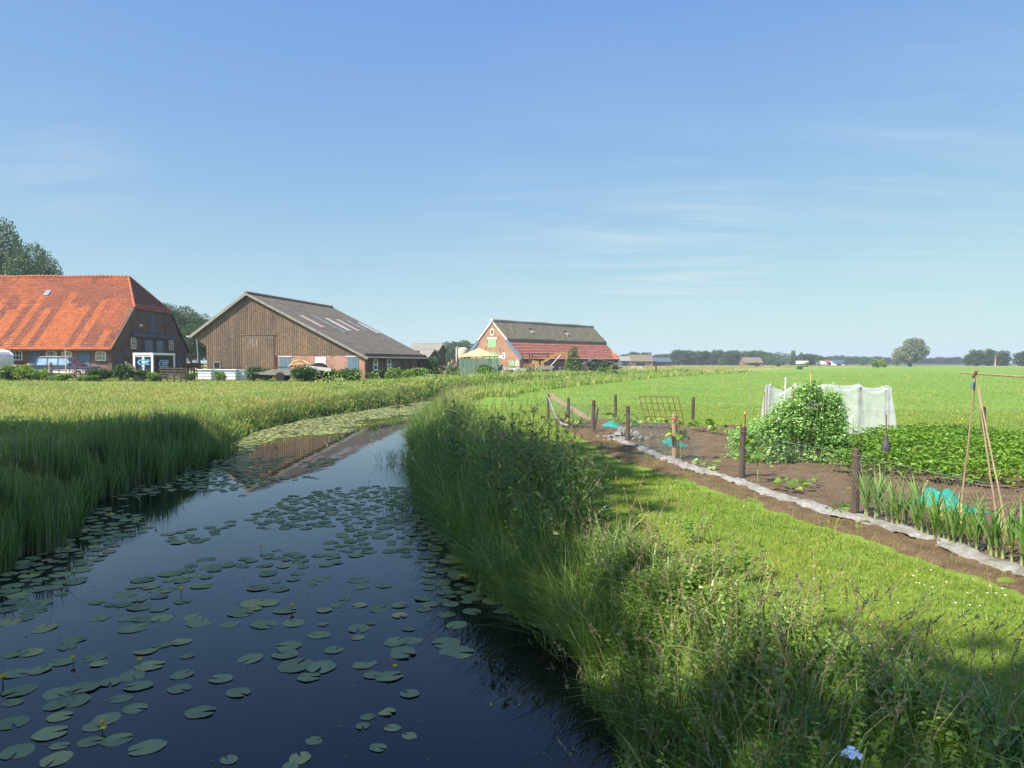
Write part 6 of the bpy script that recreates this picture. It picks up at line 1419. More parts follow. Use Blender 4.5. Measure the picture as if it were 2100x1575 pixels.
# ------------------------------------------------------------------ potatoes, peas, small garden plants
pp = [G(u, v, GZ)[:2] for u, v in ((1700, 974), (1800, 986), (1960, 1000), (2130, 1018), (2420, 1052), (2420, 928), (2100, 908), (1900, 894), (1832, 895), (1750, 912))]
n = 64000; x = rng.uniform(5, 16, n); y = rng.uniform(10.5, 20, n); ok = inpoly(x + rng.normal(0, .1, n), y + rng.normal(0, .1, n), pp) & (np.sin((y + .06 * x) * 2 * PI / .75) + 2.2 * fbm(x * 2.2, y * 2.2, 2) > .35); x, y = x[ok], y[ok]; n = len(x)
hm = (.12 + .26 * fbm(x * 1.4, y * 1.4, 3) + .12 * np.sin((y + .06 * x) * 2 * PI / .75)) * np.clip(1, 0, 1); t_ = 1 - .45 * rng.random(n) ** 1.6
p = np.stack([x, y, H(x, y) + hm * t_], 1); a = az_(n); f = Fol(); f.leaves(p, np.stack([np.cos(a), np.sin(a), rng.uniform(-.35, .5, n)], 1), rng.uniform(.055, .11, n), .62, droop=.25, rnd=np.clip(.5 * fbm(x * 3, y * 3, 2) + .5 * rng.random(n), 0, 1))
tag(f.build('potato_plants', M['potato']), kind='stuff')
fl_px = [(1340, 475), (1265, 495), (1222, 515), (1185, 527), (1338, 540), (1220, 558), (1955, 540), (1975, 556), (1885, 552), (2050, 560), (1780, 497), (1575, 512), (1550, 565), (1895, 578), (1655, 535), (1730, 548)]
fl0 = None
for i, (a, c) in enumerate(fl_px):
    u, v = 1480 + a * .2952, 740 + c * .2952; Y = 18.3 - .35 * (i % 4); q = at(u, v, Y); big = 2.0 if i in (6, 9) else 1.0
    if fl0 is None:
        fl0 = thing('white_flower', 'small whitish flower standing above the potato leaves', 'flower', q, 0, 'whitish flowers over the potato bed'); f = Fol()
        for k in range(9): aa = 2 * PI * k / 9; f.leaves(np.array([[0, 0, 0]]), np.array([[math.cos(aa), math.sin(aa), .3 + .4 * (k % 2)]]), .055, .9)
        f.build('petals', M['petalwhite'], fl0); MB().tube([(0, 0, -.45), (.01, 0, 0)], .005, 5).build('stem', M['weed'], fl0)
    else: dup(fl0, q, rng.uniform(0, 6), big, {6: 'biggest pale pink bloom above the potato leaves by the bean poles', 9: 'big white bloom at the right end of the potato bed'}.get(i))
n = 30000; x = rng.uniform(4.35, 6.42, n); hx = np.interp(x, [4.35, 4.6, 4.95, 5.1, 5.2, 5.35, 5.9, 6.15, 6.3, 6.42], [.48, .66, .74, .88, 1.25, 1.40, 1.43, 1.36, 1.05, .2]) * (.82 + .34 * vnoise(x * 5, x * 0 + 2))
z = hx * (1 - rng.random(n) ** 1.5 * .98); q = rng.normal(0, .22, n) * (1 - .35 * z / hx) ; lump = fbm(x * 2.6, z * 2.6, 2); q = q * (.6 + 1.1 * lump); y = 14.3 + (x - 5.5) * -.12 + q
ok = lump + .35 * rng.random(n) > .47; x, y, z = x[ok], y[ok], z[ok]; n = len(x)
pea = thing('pea_plants', 'tall tangled mound of pale green pea vines on canes', 'pea plants', (5.5, 14.3, ground_at(5.5, 14.3))); o_ = np.array(pea.location)
f = Fol(); a = az_(n); f.leaves(np.stack([x, y, z + o_[2]], 1) - o_, np.stack([np.cos(a), np.sin(a), rng.uniform(-.5, .6, n)], 1), rng.uniform(.028, .085, n), .7, rnd=np.clip(lump[ok] * .6 + .4 * rng.random(n), 0, 1)); 
m_ = 70; xs_ = rng.uniform(4.6, 6.35, m_); ht_ = np.interp(xs_, [4.35, 4.95, 5.3, 5.7, 6.1, 6.5], [.5, .8, 1.3, 1.42, 1.35, .8])
for k in range(9):
    q_ = k / 8; pt = np.stack([xs_ - 5.5 + q_ * rng.normal(0, .08, m_) + .12 * q_ * np.sign(xs_ - 5.55), rng.normal(-.12, .2, m_), ht_ * (.82 + .28 * q_)], 1); a = az_(m_); f.leaves(pt, np.stack([np.cos(a), np.sin(a), rng.uniform(-.1, .8, m_)], 1), rng.uniform(.03, .06, m_), .7)
f.build('foliage', M['pea'], pea)
f = Fol(); m_ = 380; xx = rng.uniform(4.4, 6.5, m_); hx_ = np.interp(xx, [4.35, 4.6, 4.95, 5.2, 5.4, 5.8, 6.2, 6.42, 6.6], [.55, .78, .9, 1.12, 1.5, 1.66, 1.52, 1.2, .5]); b0 = np.stack([xx, 14.3 + rng.normal(0, .2, m_), np.full(m_, o_[2])], 1) - o_; e0 = b0 + np.stack([rng.normal(0, .12, m_), rng.normal(0, .08, m_), hx_ * rng.uniform(.6, 1.06, m_)], 1); f.stick(b0, e0, .004, .002); f.build('vines', M['pea'], pea)
for xx in (4.9, 5.45, 5.95, 6.3): MB().tube([(xx - 5.5, .05, -.2), (xx - 5.5, .03, 1.35)], .014, 6).build('cane', M['bamboo'], pea)
f = Fol(); m_ = 46; xx = rng.uniform(5.0, 6.45, m_); zz_ = rng.uniform(.5, 1.0, m_) * np.interp(xx, [4.95, 5.4, 5.8, 6.4], [1.0, 1.5, 1.65, 1.2]); p = np.stack([xx - 5.5, -.3 + rng.normal(0, .08, m_), zz_], 1)
for k in range(3): f.leaves(p, rng.normal(0, 1, (m_, 3)), .028, .9)
f.build('blossom', M['petalwhite'], pea)
def broadplant(name, label, u, v, nl, leaf, hgt, spread, cat='plant', mt='potato', stem=None):
    p = gp(u, v); t = thing(name, label, cat, p); f, s_ = Fol(), Fol(); a = np.arange(nl) * 2.4 + rng.uniform(-.3, .3, nl); zt = hgt * (1 - .6 * rng.random(nl) ** 2); e = np.stack([np.cos(a) * spread * rng.uniform(.3, 1, nl), np.sin(a) * spread * rng.uniform(.3, 1, nl), zt], 1); s_.stick(np.stack([0 * a, 0 * a, zt * .75], 1), e, .006, .003)
    s_.stick(np.array([[0, 0, -.05]]), np.array([[0, 0, hgt * .8]]), .009, .006)
    f.leaves(e, np.stack([np.cos(a), np.sin(a), rng.uniform(-.5, .3, nl)], 1), leaf * rng.uniform(.7, 1.2, nl), .85, simple=False, droop=.3); s_.build('stems', stem or M[mt], t); f.build('leaves', M[mt], t); return t
broadplant('young_sunflower', 'young plant with drooping broad leaves on a thin yellow stem', 1554, 994, 18, .13, .68, .13, 'plant', 'potato')
broadplant('kale_plant', 'tall kale plant with big leaves beside the rusty mesh', 1396, 946, 15, .17, .8, .2, 'plant', 'potato')
broadplant('courgette', 'courgette plant on the soil between fence and peas', 1622, 1010, 9, .15, .2, .2, 'plant'); broadplant('courgette', 'low courgette plant right of the first courgette', 1655, 1000, 8, .12, .15, .18, 'plant')
broadplant('courgette', 'small yellowish plant at the post foot by the liner', 1722, 1052, 8, .09, .1, .14, 'plant'); broadplant('lettuce', 'small reddish lettuce patch left of the near post', 1735, 1040, 12, .07, .06, .14, 'plant')
for i, (u, v, s_) in enumerate(((1272, 872, .2), (1308, 878, .22), (1340, 880, .2), (1440, 885, .2), (1470, 890, .16), (1500, 894, .14), (1180, 874, .17), (1196, 878, .17), (1535, 888, .14))):
    broadplant('squash_plant', ('dark bushy plant by the far fence post', 'leafy plant left of the rusty mesh top', 'leafy plant behind the rusty mesh', 'sprawling plant right of the rusty mesh', 'low creeping plant in the far soil', 'small creeping plant on the far soil edge', 'leafy plant by the second fence post', 'pale leafy plant under the brace plank', 'small plant at the pea bed corner')[i], u, v, 16, s_, s_ * 1.6, s_ * 1.6, 'plant')
broadplant('seedling', 'small pale seedling by the liner before the soil', 1436, 956, 5, .12, .1, .08, 'plant', 'pea'); broadplant('seedling', 'tiny pale seedling beyond the paler post', 1462, 967, 5, .1, .1, .06, 'plant', 'pea')

# ------------------------------------------------------------------ lily pads and flowers
def pad_mesh(seed):
    rs = np.random.default_rng(seed); m = 26; nt_ = rs.uniform(.10, .26); V = [(0, 0, .004)]; el = rs.uniform(.78, .95); ph = rs.uniform(0, 6, 3)
    for ring_ in (.5, 1.0):
        for k in range(m + 1):
            a = nt_ + (2 * PI - 2 * nt_) * k / m; r_ = ring_ * (1 + .03 * math.sin(5 * a + ph[0]) + .02 * math.sin(11 * a + ph[1]) - .06 * math.exp(-((a - nt_) / .25) ** 2) - .06 * math.exp(-((a - 2 * PI + nt_) / .25) ** 2))
            V.append((r_ * math.cos(a), r_ * el * math.sin(a), ring_ * (.003 + .012 * math.sin(3 * a + ph[2]) * (ring_ > .9)) + .006 * math.sin(13 * a) * (ring_ > .9)))
    Q = [(1 + k, 2 + k, m + 3 + k, m + 2 + k) for k in range(m)]; T = [(0, 2 + k, 1 + k) for k in range(m)]
    V = np.array(V); V[:, 0] += .25; return V * .5, np.array(Q)[:, ::-1], np.array(T)[:, ::-1]
pads = []
c5 = [(1108, 303, 95), (1253, 302, 137), (1407, 302, 118), (1540, 357, 110), (1540, 304, 55), (1590, 432, 92), (1720, 369, 65), (1718, 320, 115), (1780, 300, 60), (1883, 394, 120), (1983, 384, 105), (1895, 438, 162), (1210, 465, 122), (1376, 452, 125), (1395, 408, 120), (1400, 510, 170), (1545, 503, 150), (1465, 560, 110), (1735, 500, 122), (1845, 557, 130), (1775, 545, 90), (1070, 567, 110), (1130, 628, 120), (1968, 641, 95), (1842, 722, 85), (1752, 750, 75), (1735, 787, 75), (1886, 803, 85), (1965, 842, 75), (1800, 895, 85), (1493, 865, 80), (1101, 958, 92), (1437, 952, 105), (1385, 985, 85), (728, 888, 168), (540, 862, 140), (415, 868, 115), (520, 750, 140), (440, 795, 110), (282, 940, 150), (92, 905, 150), (272, 887, 90), (220, 832, 150), (270, 750, 110), (255, 700, 110), (365, 675, 150), (268, 635, 130), (115, 617, 150), (60, 770, 140), (70, 680, 100), (635, 707, 110), (590, 660, 110), (940, 728, 140), (850, 610, 110), (860, 552, 110), (700, 505, 130), (630, 545, 130), (680, 600, 130), (530, 577, 105), (465, 465, 105), (465, 497, 80), (310, 485, 120), (415, 600, 150), (890, 460, 65), (880, 388, 90), (700, 435, 110), (790, 400, 90), (620, 330, 130), (600, 280, 90), (480, 268, 110), (700, 278, 100), (780, 272, 100), (680, 225, 120), (760, 235, 90), (600, 165, 120), (867, 192, 90), (955, 122, 110), (670, 95, 110), (730, 122, 90), (800, 65, 110), (910, 75, 80), (1010, 30, 110), (1140, 250, 120), (950, 300, 140), (910, 275, 80), (1350, 240, 110), (1550, 240, 80), (1610, 215, 75), (1655, 178, 70), (1730, 213, 70), (1810, 235, 110), (1900, 215, 80), (1910, 260, 75), (1840, 120, 95), (1720, 128, 80), (1725, 95, 105), (1250, 130, 110), (1330, 140, 90), (2025, 185, 85), (1960, 330, 65), (1200, 210, 120), (1290, 205, 110), (60, 540, 120), (180, 530, 110), (160, 440, 110), (60, 450, 110), (340, 385, 100), (320, 410, 90), (100, 280, 110), (200, 330, 130), (40, 300, 110), (120, 210, 120), (200, 200, 110), (60, 200, 110), (260, 130, 100), (180, 140, 110), (60, 120, 110)]
for a, c, w_ in c5: q = G(a * .4286, 1150 + c * .4286, 0); pads.append((q[0], q[1], w_ * .4286 * q[1] / FPX / .95))
for (u, v, w_) in ((922, 1318, 62), (928, 1338, 75), (935, 1150, 60), (915, 1170, 50), (940, 1178, 60), (925, 1240, 42), (912, 1262, 40), (940, 1280, 50)):
    q = G(u, v, 0); pads.append((q[0], q[1], w_ * q[1] / FPX))
cell = {}
def try_pad(x, y, d, k=.42):
    g_ = (int(x / .3), int(y / .3))
    for i in (-1, 0, 1):
        for j in (-1, 0, 1):
            for (px_, py_, pd) in cell.get((g_[0] + i, g_[1] + j), ()):
                if (px_ - x) ** 2 + (py_ - y) ** 2 < (k * (d + pd)) ** 2: return False
    cell.setdefault(g_, []).append((x, y, d)); return True
for p in pads: cell.setdefault((int(p[0] / .3), int(p[1] / .3)), []).append(p)
for k in range(26000):
    y = rng.uniform(8.5, 58); f_ = rng.random(); x = XL(y) + .1 + f_ * (XR(y) - XL(y) - .2)
    cl_ = float(fbm(np.array(x * .55 + 4), np.array(y * .33), 3)); far_ = ss((y - 21) / 9)
    edge = math.exp(-((f_ - .06) / .12) ** 2)
    dens = (.36 + .6 * edge) * (1 - far_) + far_ * (1.0 - .8 * ss((f_ - (.28 if y < 33 else .42)) / .25)) * (.8 if y > 34 else 1)
    thr = .36 + .34 * dens + (.07 if y < 16 else 0) - (.13 if 18.5 < y < 31 and f_ > .14 else 0)
    if 16 < y < 24 and f_ > .35: thr -= .07
    if cl_ > thr + rng.uniform(-.04, .04): continue
    d = rng.uniform(.14, .29)
    if try_pad(x, y, d, .40 - .06 * far_): pads.append((x, y, d))
pads.sort(key=lambda p: math.hypot(p[0], p[1]) / p[2])
shown = [p for p in pads if abs(p[0] / p[1]) < .80]; pm_ = [pad_mesh(i) for i in range(8)]
pobj = []
for i, (V, Q, T) in enumerate(pm_): pass
f = Fol()
for i, (x, y, d) in enumerate(shown):
    V, Q, T = pm_[i % 8]; a = rng.uniform(0, 6.28); tl = rng.normal(0, .02 if rng.random() > .1 else .045, 2); z = .002 + .007 * rng.random()
    if i < 292:
        rv = rng.random()
        k = i % 24
        if len(pobj) < 24:
            me_o = mesh_np('lily_pad', V, [Q, T], M['pad'], None, True, {'rnd': ('POINT', 'FLOAT', np.full(len(V), rv)), 't': ('POINT', 'FLOAT', np.ones(len(V)))}); o = me_o; pobj.append(o)
        else: o = pobj[k].copy(); COL.objects.link(o)
        tag(o, 'flat grey green lily pad floating in the near shaded canal', 'lily pad', 'lily pads on the near canal')
        o.location = (float(x), float(y), float(z)); o.rotation_euler = (float(tl[0]), float(tl[1]), float(a)); o.scale = (float(d), float(d), float(min(d, .3)))
    else:
        c_, s_ = math.cos(a), math.sin(a); W = V * d; f.add(np.stack([W[:, 0] * c_ - W[:, 1] * s_ + x, W[:, 0] * s_ + W[:, 1] * c_ + y, W[:, 2] + z + tl[0] * W[:, 0]], 1), Q, T, rng.random(), 1.0)
tag(f.build('distant_lily_pads', M['pad'], None, True), kind='stuff')
fl = [(867 * .4286, 1150 + 150 * .4286), (1398 * .4286, 1150 + 226 * .4286), (668 * .4286, 1150 + 490 * .4286), (350 * .4286, 1150 + 478 * .4286), (497 * .4286, 1150 + 825 * .4286), (490 * .4286, 1150 + 790 * .4286), (6, 1150 + 580 * .4286), (318 * .4286, 1150 + 108 * .4286), (905, 1195), (810, 1372)] + [(a * .4286, 800 + c * .4286) for a, c in ((745, 640), (325, 768), (1250, 755), (1765, 436), (1780, 236), (1420, 184), (1370, 182), (1450, 154), (665, 522), (530, 597), (365, 655), (2060, 748), (1580, 131), (1960, 184), (1130, 225), (1300, 190), (1650, 115), (1900, 68), (1880, 74))]
fl0 = None
for i, (u, v) in enumerate(fl):
    q = G(u, v + 6, 0); sc = rng.uniform(.7, 1.0)
    if fl0 is None:
        fl0 = thing('water_lily_flower', 'small yellow water lily bloom standing above the pads', 'flower', q, 0, 'yellow water lily blooms'); MB().tube([(0, 0, -.05), (0, 0, .075)], .0055, 6).build('stem', M['thistle'], fl0); b = MB()
        for k in range(6):
            a = 2 * PI * k / 6; ca, sa = math.cos(a), math.sin(a); pr = [(0.004, .07, 0), (.024, .082, .012), (.026, .1, .012), (.012, .108, .004)]; 
            b.add([(r_ * ca - s_ * sa, r_ * sa + s_ * ca, z) for r_, z, w_ in pr for s_ in (-w_, w_)], [(0, 1, 3, 2), (2, 3, 5, 4), (4, 5, 7, 6)])
        b.lathe([(.002, .07), (.012, .08), (.012, .095), (.004, .1)], (0, 0, 0), 8); b.build('bloom', M['petalyellow'], fl0)
    else: dup(fl0, q, rng.uniform(0, 6), sc)
# ------------------------------------------------------------------ trees and bushes
def clump_leaves(f, clumps, n, size, rnd_shift=.25, inner=.55, aspect=.6):
    """clumps: (x,y,z,r); leaf clusters spread through each clump, more of them towards its outside"""
    tot = sum(c[3] ** 2 for c in clumps)
    for (x, y, z, r_) in clumps:
        m = max(12, int(n * r_ * r_ / tot)); q = rng.normal(0, 1, (m, 3)); q /= np.linalg.norm(q, axis=1, keepdims=True); rad = r_ * (inner + (1.08 - inner) * rng.random(m) ** .6)
        lum = 1 + .25 * (vnoise(q[:, 0] * 2.5 + x, q[:, 1] * 2.5 + z) - .5); p = np.array([x, y, z]) + q * (rad * lum)[:, None] * np.array([1, 1, .82])
        f.leaves(p, q * .7 + rng.normal(0, .7, (m, 3)), size * rng.uniform(.6, 1.3, m), aspect, rnd=np.clip(rng.uniform(-rnd_shift, rnd_shift) + rng.normal(.5, .22, m), 0, 1))
def limb_set(b, trunk_h, r0, ends):
    b.tube([(0, 0, -.4), (.03, .02, trunk_h * .4), (.06, -.03, trunk_h * .8), (.0, .0, trunk_h * 1.25)], [r0 * 1.25, r0, r0 * .85, r0 * .5], 9)
    for (x, y, z) in ends:
        s_ = trunk_h * random.uniform(.65, 1.15); b.tube([(0, 0, s_), (x * .45, y * .45, s_ + (z - s_) * .6), (x, y, z)], [r0 * .45, r0 * .28, r0 * .08], 6)
def make_tree(name, label, cat, loc, clumps, n, size, trunk_h, r0, mat, group=None, aspect=.6, inner=.55):
    t = thing(name, label, cat, loc, 0, group); f = Fol(); clump_leaves(f, clumps, n, size, aspect=aspect, inner=inner); b = MB(); limb_set(b, trunk_h, r0, [c[:3] for c in clumps if c[2] > trunk_h][:9]); b.build('trunk', M['bark'], t, True); f.build('crown', M[mat], t); return t
def oak_clumps(h, r_, seed, n=24, low=.28):
    rs = random.Random(seed); c = []
    for i in range(n):
        z = h * (low + (1 - low) * (i + .5) / n * .93); k = math.sin(PI * min(1, max(.05, ((z / h) - low + .12) / (1.12 - low)))) ** .6; a = i * 2.4 + rs.uniform(-.4, .4); rad = r_ * k * rs.uniform(.45, .82)
        c.append((rad * math.cos(a), rad * math.sin(a), z, r_ * rs.uniform(.26, .42)))
    c.append((0, 0, h * .6, r_ * .5)); return c
oaks = []
def far_base(u, Y): p = at(u, 744, Y); return p[0], p[1]
def tree_at(proto, u, vtop, Y, name=None, label=None, base=None, wide=1.0, ph=12.0):
    x, y = far_base(u, Y); z0 = ground_at(x, y) if base is None else base; zt = at(u, vtop, Y)[2]; s_ = (zt - z0) / ph
    o = dup(proto, (x, y, z0), rng.uniform(0, 6.28), (s_ * wide, s_ * wide, s_), label)
    return o
protoA = make_tree('oak_tree', 'tall dark oak rising behind the farmhouse roof at the picture edge', 'tree', (0, 0, 0), oak_clumps(12, 5.0, 2, 30), 17000, .30, 3.2, .42, 'crown', 'farmstead trees')
protoB = make_tree('oak_tree', 'rounded dark tree in the horizon tree line', 'tree', (0, 0, 0), oak_clumps(12, 4.6, 5, 20, .14), 6500, .62, 2.4, .4, 'crown', 'horizon trees')
protoC = make_tree('oak_tree', 'broad dark tree in the horizon tree line', 'tree', (0, 0, 0), oak_clumps(12, 5.4, 9, 20, .1), 6500, .7, 2.0, .4, 'crown', 'horizon trees')
protoD = make_tree('light_tree', 'paler green tree in the horizon tree line', 'tree', (0, 0, 0), oak_clumps(12, 5.0, 12, 16, .1), 3200, .55, 1.8, .35, 'crownlight', 'pale horizon trees')
# willow with drooping, wind swept plumes
rs = random.Random(4); wc = []
for i in range(34):
    t_ = i / 33; a = i * 2.4; z = 2.6 + 8.0 * t_; k = 6.6 * (1 - abs(t_ - .38)) * rs.uniform(.45, .95); wc.append((k * math.cos(a) + 3.2 * (t_ - .35), k * .8 * math.sin(a), z, rs.uniform(1.0, 1.9)))
x, y = far_base(1866, 300); wil = make_tree('willow_tree', 'big grey green willow leaning right, alone above the field', 'tree', (x, y, .9), wc, 9000, .75, 2.4, .7, 'willow', aspect=.35)
s_ = (at(1868, 694, 300)[2] - .9) / 12.0; wil.scale = (s_ * 1.12, s_, s_ * 1.03)
pl = list(protoA.children)
# farmstead trees
x, y = far_base(-12, 104); protoA.location = (x, y, 1.3); s_ = (at(-12, 458, 104)[2] - 1.3) / 12.2; protoA.scale = (s_ * .62, s_ * .62, s_)
tree_at(protoA, -120, 470, 112, label='dark oak mostly outside the picture at the farmhouse end', wide=.8)
tree_at(protoA, 62, 512, 98, label='lower round tree in front of the tall oak behind the roof', wide=.55)
tree_at(protoA, 97, 540, 108, label='dark lower tree beside the tall oak behind the roof ridge', wide=.42)
for (u, v, Y, lab) in ((345, 628, 118, 'leafy tree touching the dark gable of the farmhouse'), (372, 634, 126, 'middle tree of the three between farmhouse and barn'), (408, 648, 122, 'tree partly hidden behind the left barn eave'), (392, 668, 112, 'low bushy tree behind the street lamp'), (437, 660, 130, 'tree hidden mostly behind the barn gable'), (350, 690, 114, 'low tree at the foot of the farmhouse gable')): tree_at(protoA, u, v, Y, label=lab, wide=.85)
for (u, v, Y, lab) in ((905, 709, 215, 'small tree left of the group behind the silo'), (925, 702, 230, 'round tree left of the cream silo'), (950, 700, 225, 'tallest round tree behind the cream silo'), (972, 708, 220, 'tree meeting the thatched barn gable'), (935, 712, 205, 'low tree under the silo group')): tree_at(protoB, u, v, Y, label=lab, wide=1.25)
# horizon line: trees one can tell apart
lineB = [(1258, 726, 430), (1280, 727, 440), (1300, 722, 430), (1325, 723, 450), (1350, 727, 460), (1368, 726, 450), (1392, 718, 420), (1405, 719, 440), (1422, 721, 425), (1440, 720, 420), (1456, 722, 440), (1473, 718, 425), (1490, 722, 430), (1503, 719, 415), (1520, 723, 440), (1535, 720, 430), (1552, 719, 440)]
lineC = [(1380, 724, 430), (1432, 724, 445), (1480, 725, 440), (1545, 724, 430), (1565, 722, 445), (1648, 727, 440), (1662, 726, 450), (1680, 731, 480), (1700, 731, 600), (1722, 729, 620), (1742, 731, 600), (1760, 731, 640), (1780, 732, 600), (1800, 731, 610), (1820, 733, 630), (1905, 734, 620), (1925, 732, 640), (1945, 733, 600), (1962, 732, 620), (1980, 734, 640), (1840, 733, 640), (1860, 734, 600), (1885, 734, 620)]
first = True
for (u, v, Y) in lineB:
    if first: x, y = far_base(u, Y); protoB.location = (x, y, .9); s_ = (at(u, v, Y)[2] - .9) / 12; protoB.scale = (s_ * 1.1, s_ * 1.1, s_); first = False
    else: tree_at(protoB, u, v, Y, base=.9, wide=rng.uniform(1.5, 2.1))
first = True
for (u, v, Y) in lineC:
    if first: x, y = far_base(u, Y); protoC.location = (x, y, .9); s_ = (at(u, v, Y)[2] - .9) / 12; protoC.scale = (s_ * 1.4, s_ * 1.4, s_); first = False
    else: tree_at(protoC, u, v, Y, base=.9, wide=rng.uniform(1.9, 2.8))
first = True
for (u, v, Y, wd) in ((1578, 724, 400, 1.3), (1592, 723, 395, 1.3), (1606, 725, 400, 1.4), (1622, 726, 405, 1.4), (1478, 733, 395, 1.0), (1676, 732, 395, 1.0), (1793, 736, 420, 1.6), (1770, 738, 410, 1.5), (1734, 737, 410, 1.2), (1840, 716, 330, .8), (1268, 730, 400, 1.0)):
    if first: x, y = far_base(u, Y); protoD.location = (x, y, .9); s_ = (at(u, v, Y)[2] - .9) / 12; protoD.scale = (s_ * wd, s_ * wd, s_); first = False
    else: tree_at(protoD, u, v, Y, base=.9, wide=wd)
for (u, v, Y, wd, lab) in ((2002, 718, 345, 1.5, 'leftmost round tree of the far group at the picture edge'), (2030, 716, 350, 1.0, 'tallest slim tree in the far group beyond the bean poles'), (2055, 720, 345, 1.35, 'round tree next to the bare trunk in the far group'), (2098, 721, 340, 1.5, 'rightmost dark tree of the far group'), (2130, 720, 345, 1.0, 'tree at the very right picture border'), (1985, 730, 360, .8, 'small tree at the left foot of the far group'), (1627, 719, 430, .45, 'slender pointed tree above the pale trees'), (1643, 723, 430, .4, 'second slender pointed tree above the pale trees')): tree_at(protoC, u, v, Y, label=lab, wide=wd, base=.9)
x, y = far_base(2041, 335); t = thing('bare_trunk', 'pale bare dead trunk in front of the far tree group', 'tree', (x, y, .9)); b = MB(); b.tube([(0, 0, -.3), (.1, 0, 3.0), (.15, 0, 5.6)], [.32, .24, .1], 8); b.build('trunk', M['palewood'], t, True); b = MB(); b.tube([(.1, 0, 3.6), (.9, 0, 5.0)], [.1, .04], 6); b.tube([(.12, 0, 4.2), (-.7, .1, 5.5)], [.08, .03], 6); b.build('limbs', M['palewood'], t)
# roadside trees behind the viewpoint: they cast the shade over the near canal
def shade_tree(tx, ty, sc, zc=14.5):
    k = (zc - .5) / math.tan(R(SUN_EL)); x = tx + math.sin(R(SUN_AZ)) * k; y = ty + math.cos(R(SUN_AZ)) * k
    return x, y
SH = [(-22, 19.5, 1.2), (-14.5, 19.2, 1.15), (-7.2, 17.6, 1.05), (-14, 10, 1.2), (-5.2, 8.4, 1.0), (-4.2, 12.8, .95), (-8, 12, 1.0), (-6.2, 3.4, 1.0), (-11, 3, 1.15), (-25, 12, 1.2), (-1.3, -.3, .92), (3.5, .9, .85), (8.3, 2.3, .82)]
first = True; protoE = make_tree('roadside_oak', 'tall roadside oak behind the viewpoint shading the near canal', 'tree', (0, 0, 0), oak_clumps(20, 5.2, 21, 26, .42), 6800, .5, 7.0, .45, 'crown', 'roadside oaks')
for (tx, ty, s_) in SH:
    x, y = shade_tree(tx, ty, s_)
    if first: protoE.location = (x, y, .9); protoE.scale = (s_, s_, 1); first = False
    else: dup(protoE, (x, y, .9), rng.uniform(0, 6.28), (s_, s_, 1.0))
# ------------------------------------------------------------------ bushes
def bush_proto(label, n, mat, seed):
    t = thing('bush', label, 'bush', (0, 0, 0)); rs = random.Random(seed); c = [(rs.uniform(-.55, .55), rs.uniform(-.4, .4), rs.uniform(.25, .72), rs.uniform(.22, .42)) for i in range(13)]; f = Fol(); clump_leaves(f, c, n, .14, .2, .35, .55); f.build('foliage', M[mat], t); b = MB()
    for k in range(6): b.tube([(0, 0, -.1), (c[k][0], c[k][1], c[k][2])], [.03, .012], 5)
    b.build('stems', M['bark'], t); return t
bl = {}
def bush(u, vb, wpx, hpx, Y, label, kind=0):
    p = at(u, vb, Y); z = ground_at(p[0], p[1]); zt = at(u, vb - hpx, Y)[2]; wd = wpx * Y / FPX; sc = (wd / 1.7, wd / 1.7, max(.3, (zt - z) / 1.08))
    if kind not in bl: bl[kind] = bush_proto(label, 2400, ('bush', 'weed', 'crownlight')[kind], kind); o = bl[kind]; o.location = (p[0], p[1], z); o.scale = sc; return o
    return dup(bl[kind], (p[0], p[1], z), rng.uniform(0, 6.28), sc, label)
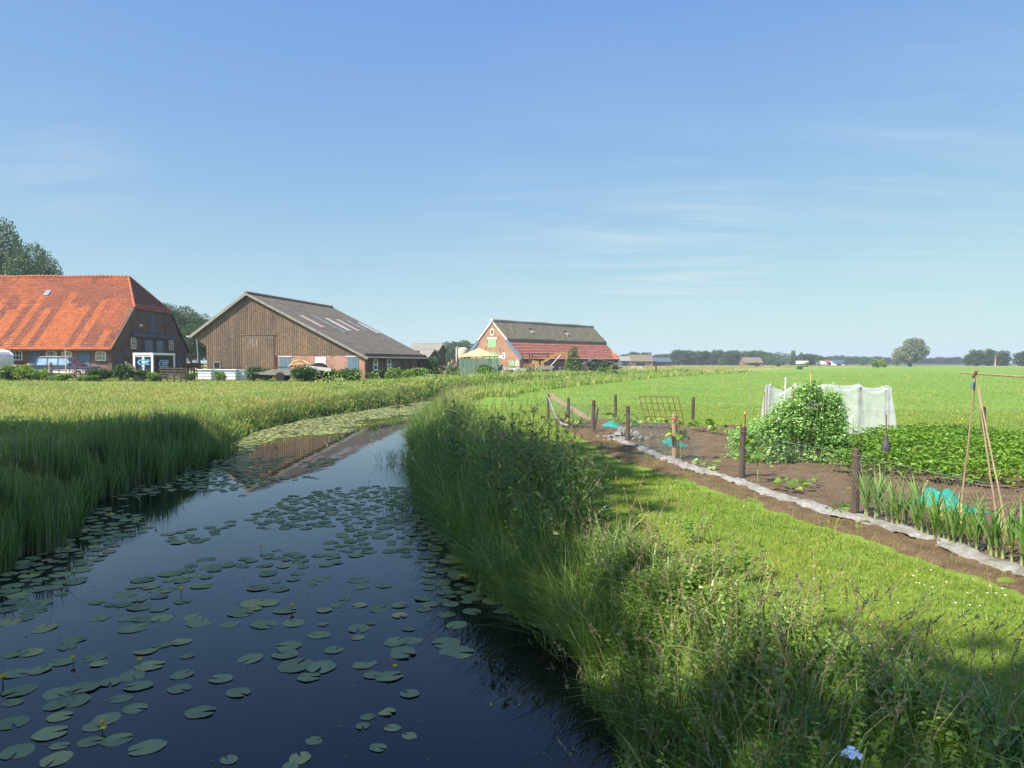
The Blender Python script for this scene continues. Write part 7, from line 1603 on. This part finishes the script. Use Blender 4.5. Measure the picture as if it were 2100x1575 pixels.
for a in ((40, 778, 62, 33, 56.5, 'leafy hedge bush hiding the lower car bodies', 1), (14, 778, 36, 26, 56, 'bush at the picture edge below the horse trailer', 0), (82, 778, 44, 24, 56.3, 'hedge bush left of the rusty gates', 1), (125, 780, 46, 15, 56, 'low weeds growing under the rusty gate', 1), (205, 780, 52, 26, 56.5, 'bush right of the tubular gate', 0), (247, 780, 44, 36, 57, 'dark bush at the farmhouse corner', 0), (288, 778, 46, 22, 58, 'bush in front of the white framed trailer', 0), (316, 779, 32, 18, 57.5, 'small bush at the trailer corner', 1), (180, 781, 44, 13, 55.5, 'low weed clump right of the gate foot', 1), (385, 777, 26, 14, 60, 'light green weeds by the plank fence end', 2), (452, 777, 24, 18, 62, 'small bush between two white tubs', 1), (519, 778, 38, 29, 62, 'round dark bush left of the wagon', 0), (548, 773, 36, 20, 64, 'bush behind the wagon drawbar', 0), (624, 779, 56, 30, 61, 'big round dark green bush covering the wagon', 0), (672, 777, 40, 22, 62.5, 'dark bush below the pipe reel', 0), (712, 779, 54, 27, 62.5, 'tall yellowish weed clump before the second blue door', 2), (806, 777, 34, 26, 69, 'nettle clump against the shaded barn wall', 1), (835, 776, 40, 20, 73, 'low weeds at the shaded barn wall', 1), (885, 768, 30, 40, 86, 'dark ivy bush at the far barn corner', 0), (864, 772, 30, 20, 80, 'weeds beside the far barn corner', 1), (992, 770, 36, 26, 86, 'light green bush growing before the green sheets', 2), (1008, 772, 30, 20, 85, 'dark weeds at the green sheet foot', 0), (1049, 765, 28, 16, 100, 'weeds at the thatched barn gable foot', 1), (1236, 752, 26, 12, 102, 'ivy growing over the timber pile', 0), (1250, 757, 20, 10, 100, 'weeds by the timber pile end', 1), (930, 765, 34, 14, 90, 'dark weeds under the leaning boards', 0), (1802, 752, 34, 17, 255, 'round green bush before the willow', 1), (1654, 750, 13, 9, 250, 'small bush in the far hay meadow', 1), (1553, 748, 10, 6, 260, 'tiny bush before the far cottage', 0), (1596, 748, 11, 5, 270, 'tiny dark bush in the far meadow', 0), (1640, 758, 16, 9, 190, 'reedy clump in the hay meadow', 1)): bush(*a)
p = at(1175, 760, 101); t = make_tree('young_tree', 'young bright green tree in front of the tiled barn roof', 'tree', (p[0], p[1], ground_at(p[0], p[1])), [(0, 0, 1.0, .95), (.45, .1, 1.2, .8), (-.4, 0, 1.3, .8), (.1, 0, 2.0, .85), (-.15, .1, 2.7, .65), (.2, 0, 3.2, .5), (.6, 0, .7, .6), (-.75, 0, .6, .55), (.05, 0, 3.55, .32)], 2600, .2, 1.4, .09, 'crownlight')
# ------------------------------------------------------------------ the summer air between here and the horizon
hm_ = bpy.data.materials.new('summer_haze'); hm_.use_nodes = True; hn = hm_.node_tree; hn.nodes.clear()
ho = hn.nodes.new('ShaderNodeOutputMaterial'); hv = hn.nodes.new('ShaderNodeVolumePrincipled'); hv.inputs['Color'].default_value = (.90, .95, 1, 1); hv.inputs['Density'].default_value = .00045; hv.inputs['Anisotropy'].default_value = .2
hn.links.new(hv.outputs[0], ho.inputs['Volume'])
tag(MB().span((-3600, -120, -2.2), (3600, 4650, 26)).build('haze', hm_), kind='stuff')
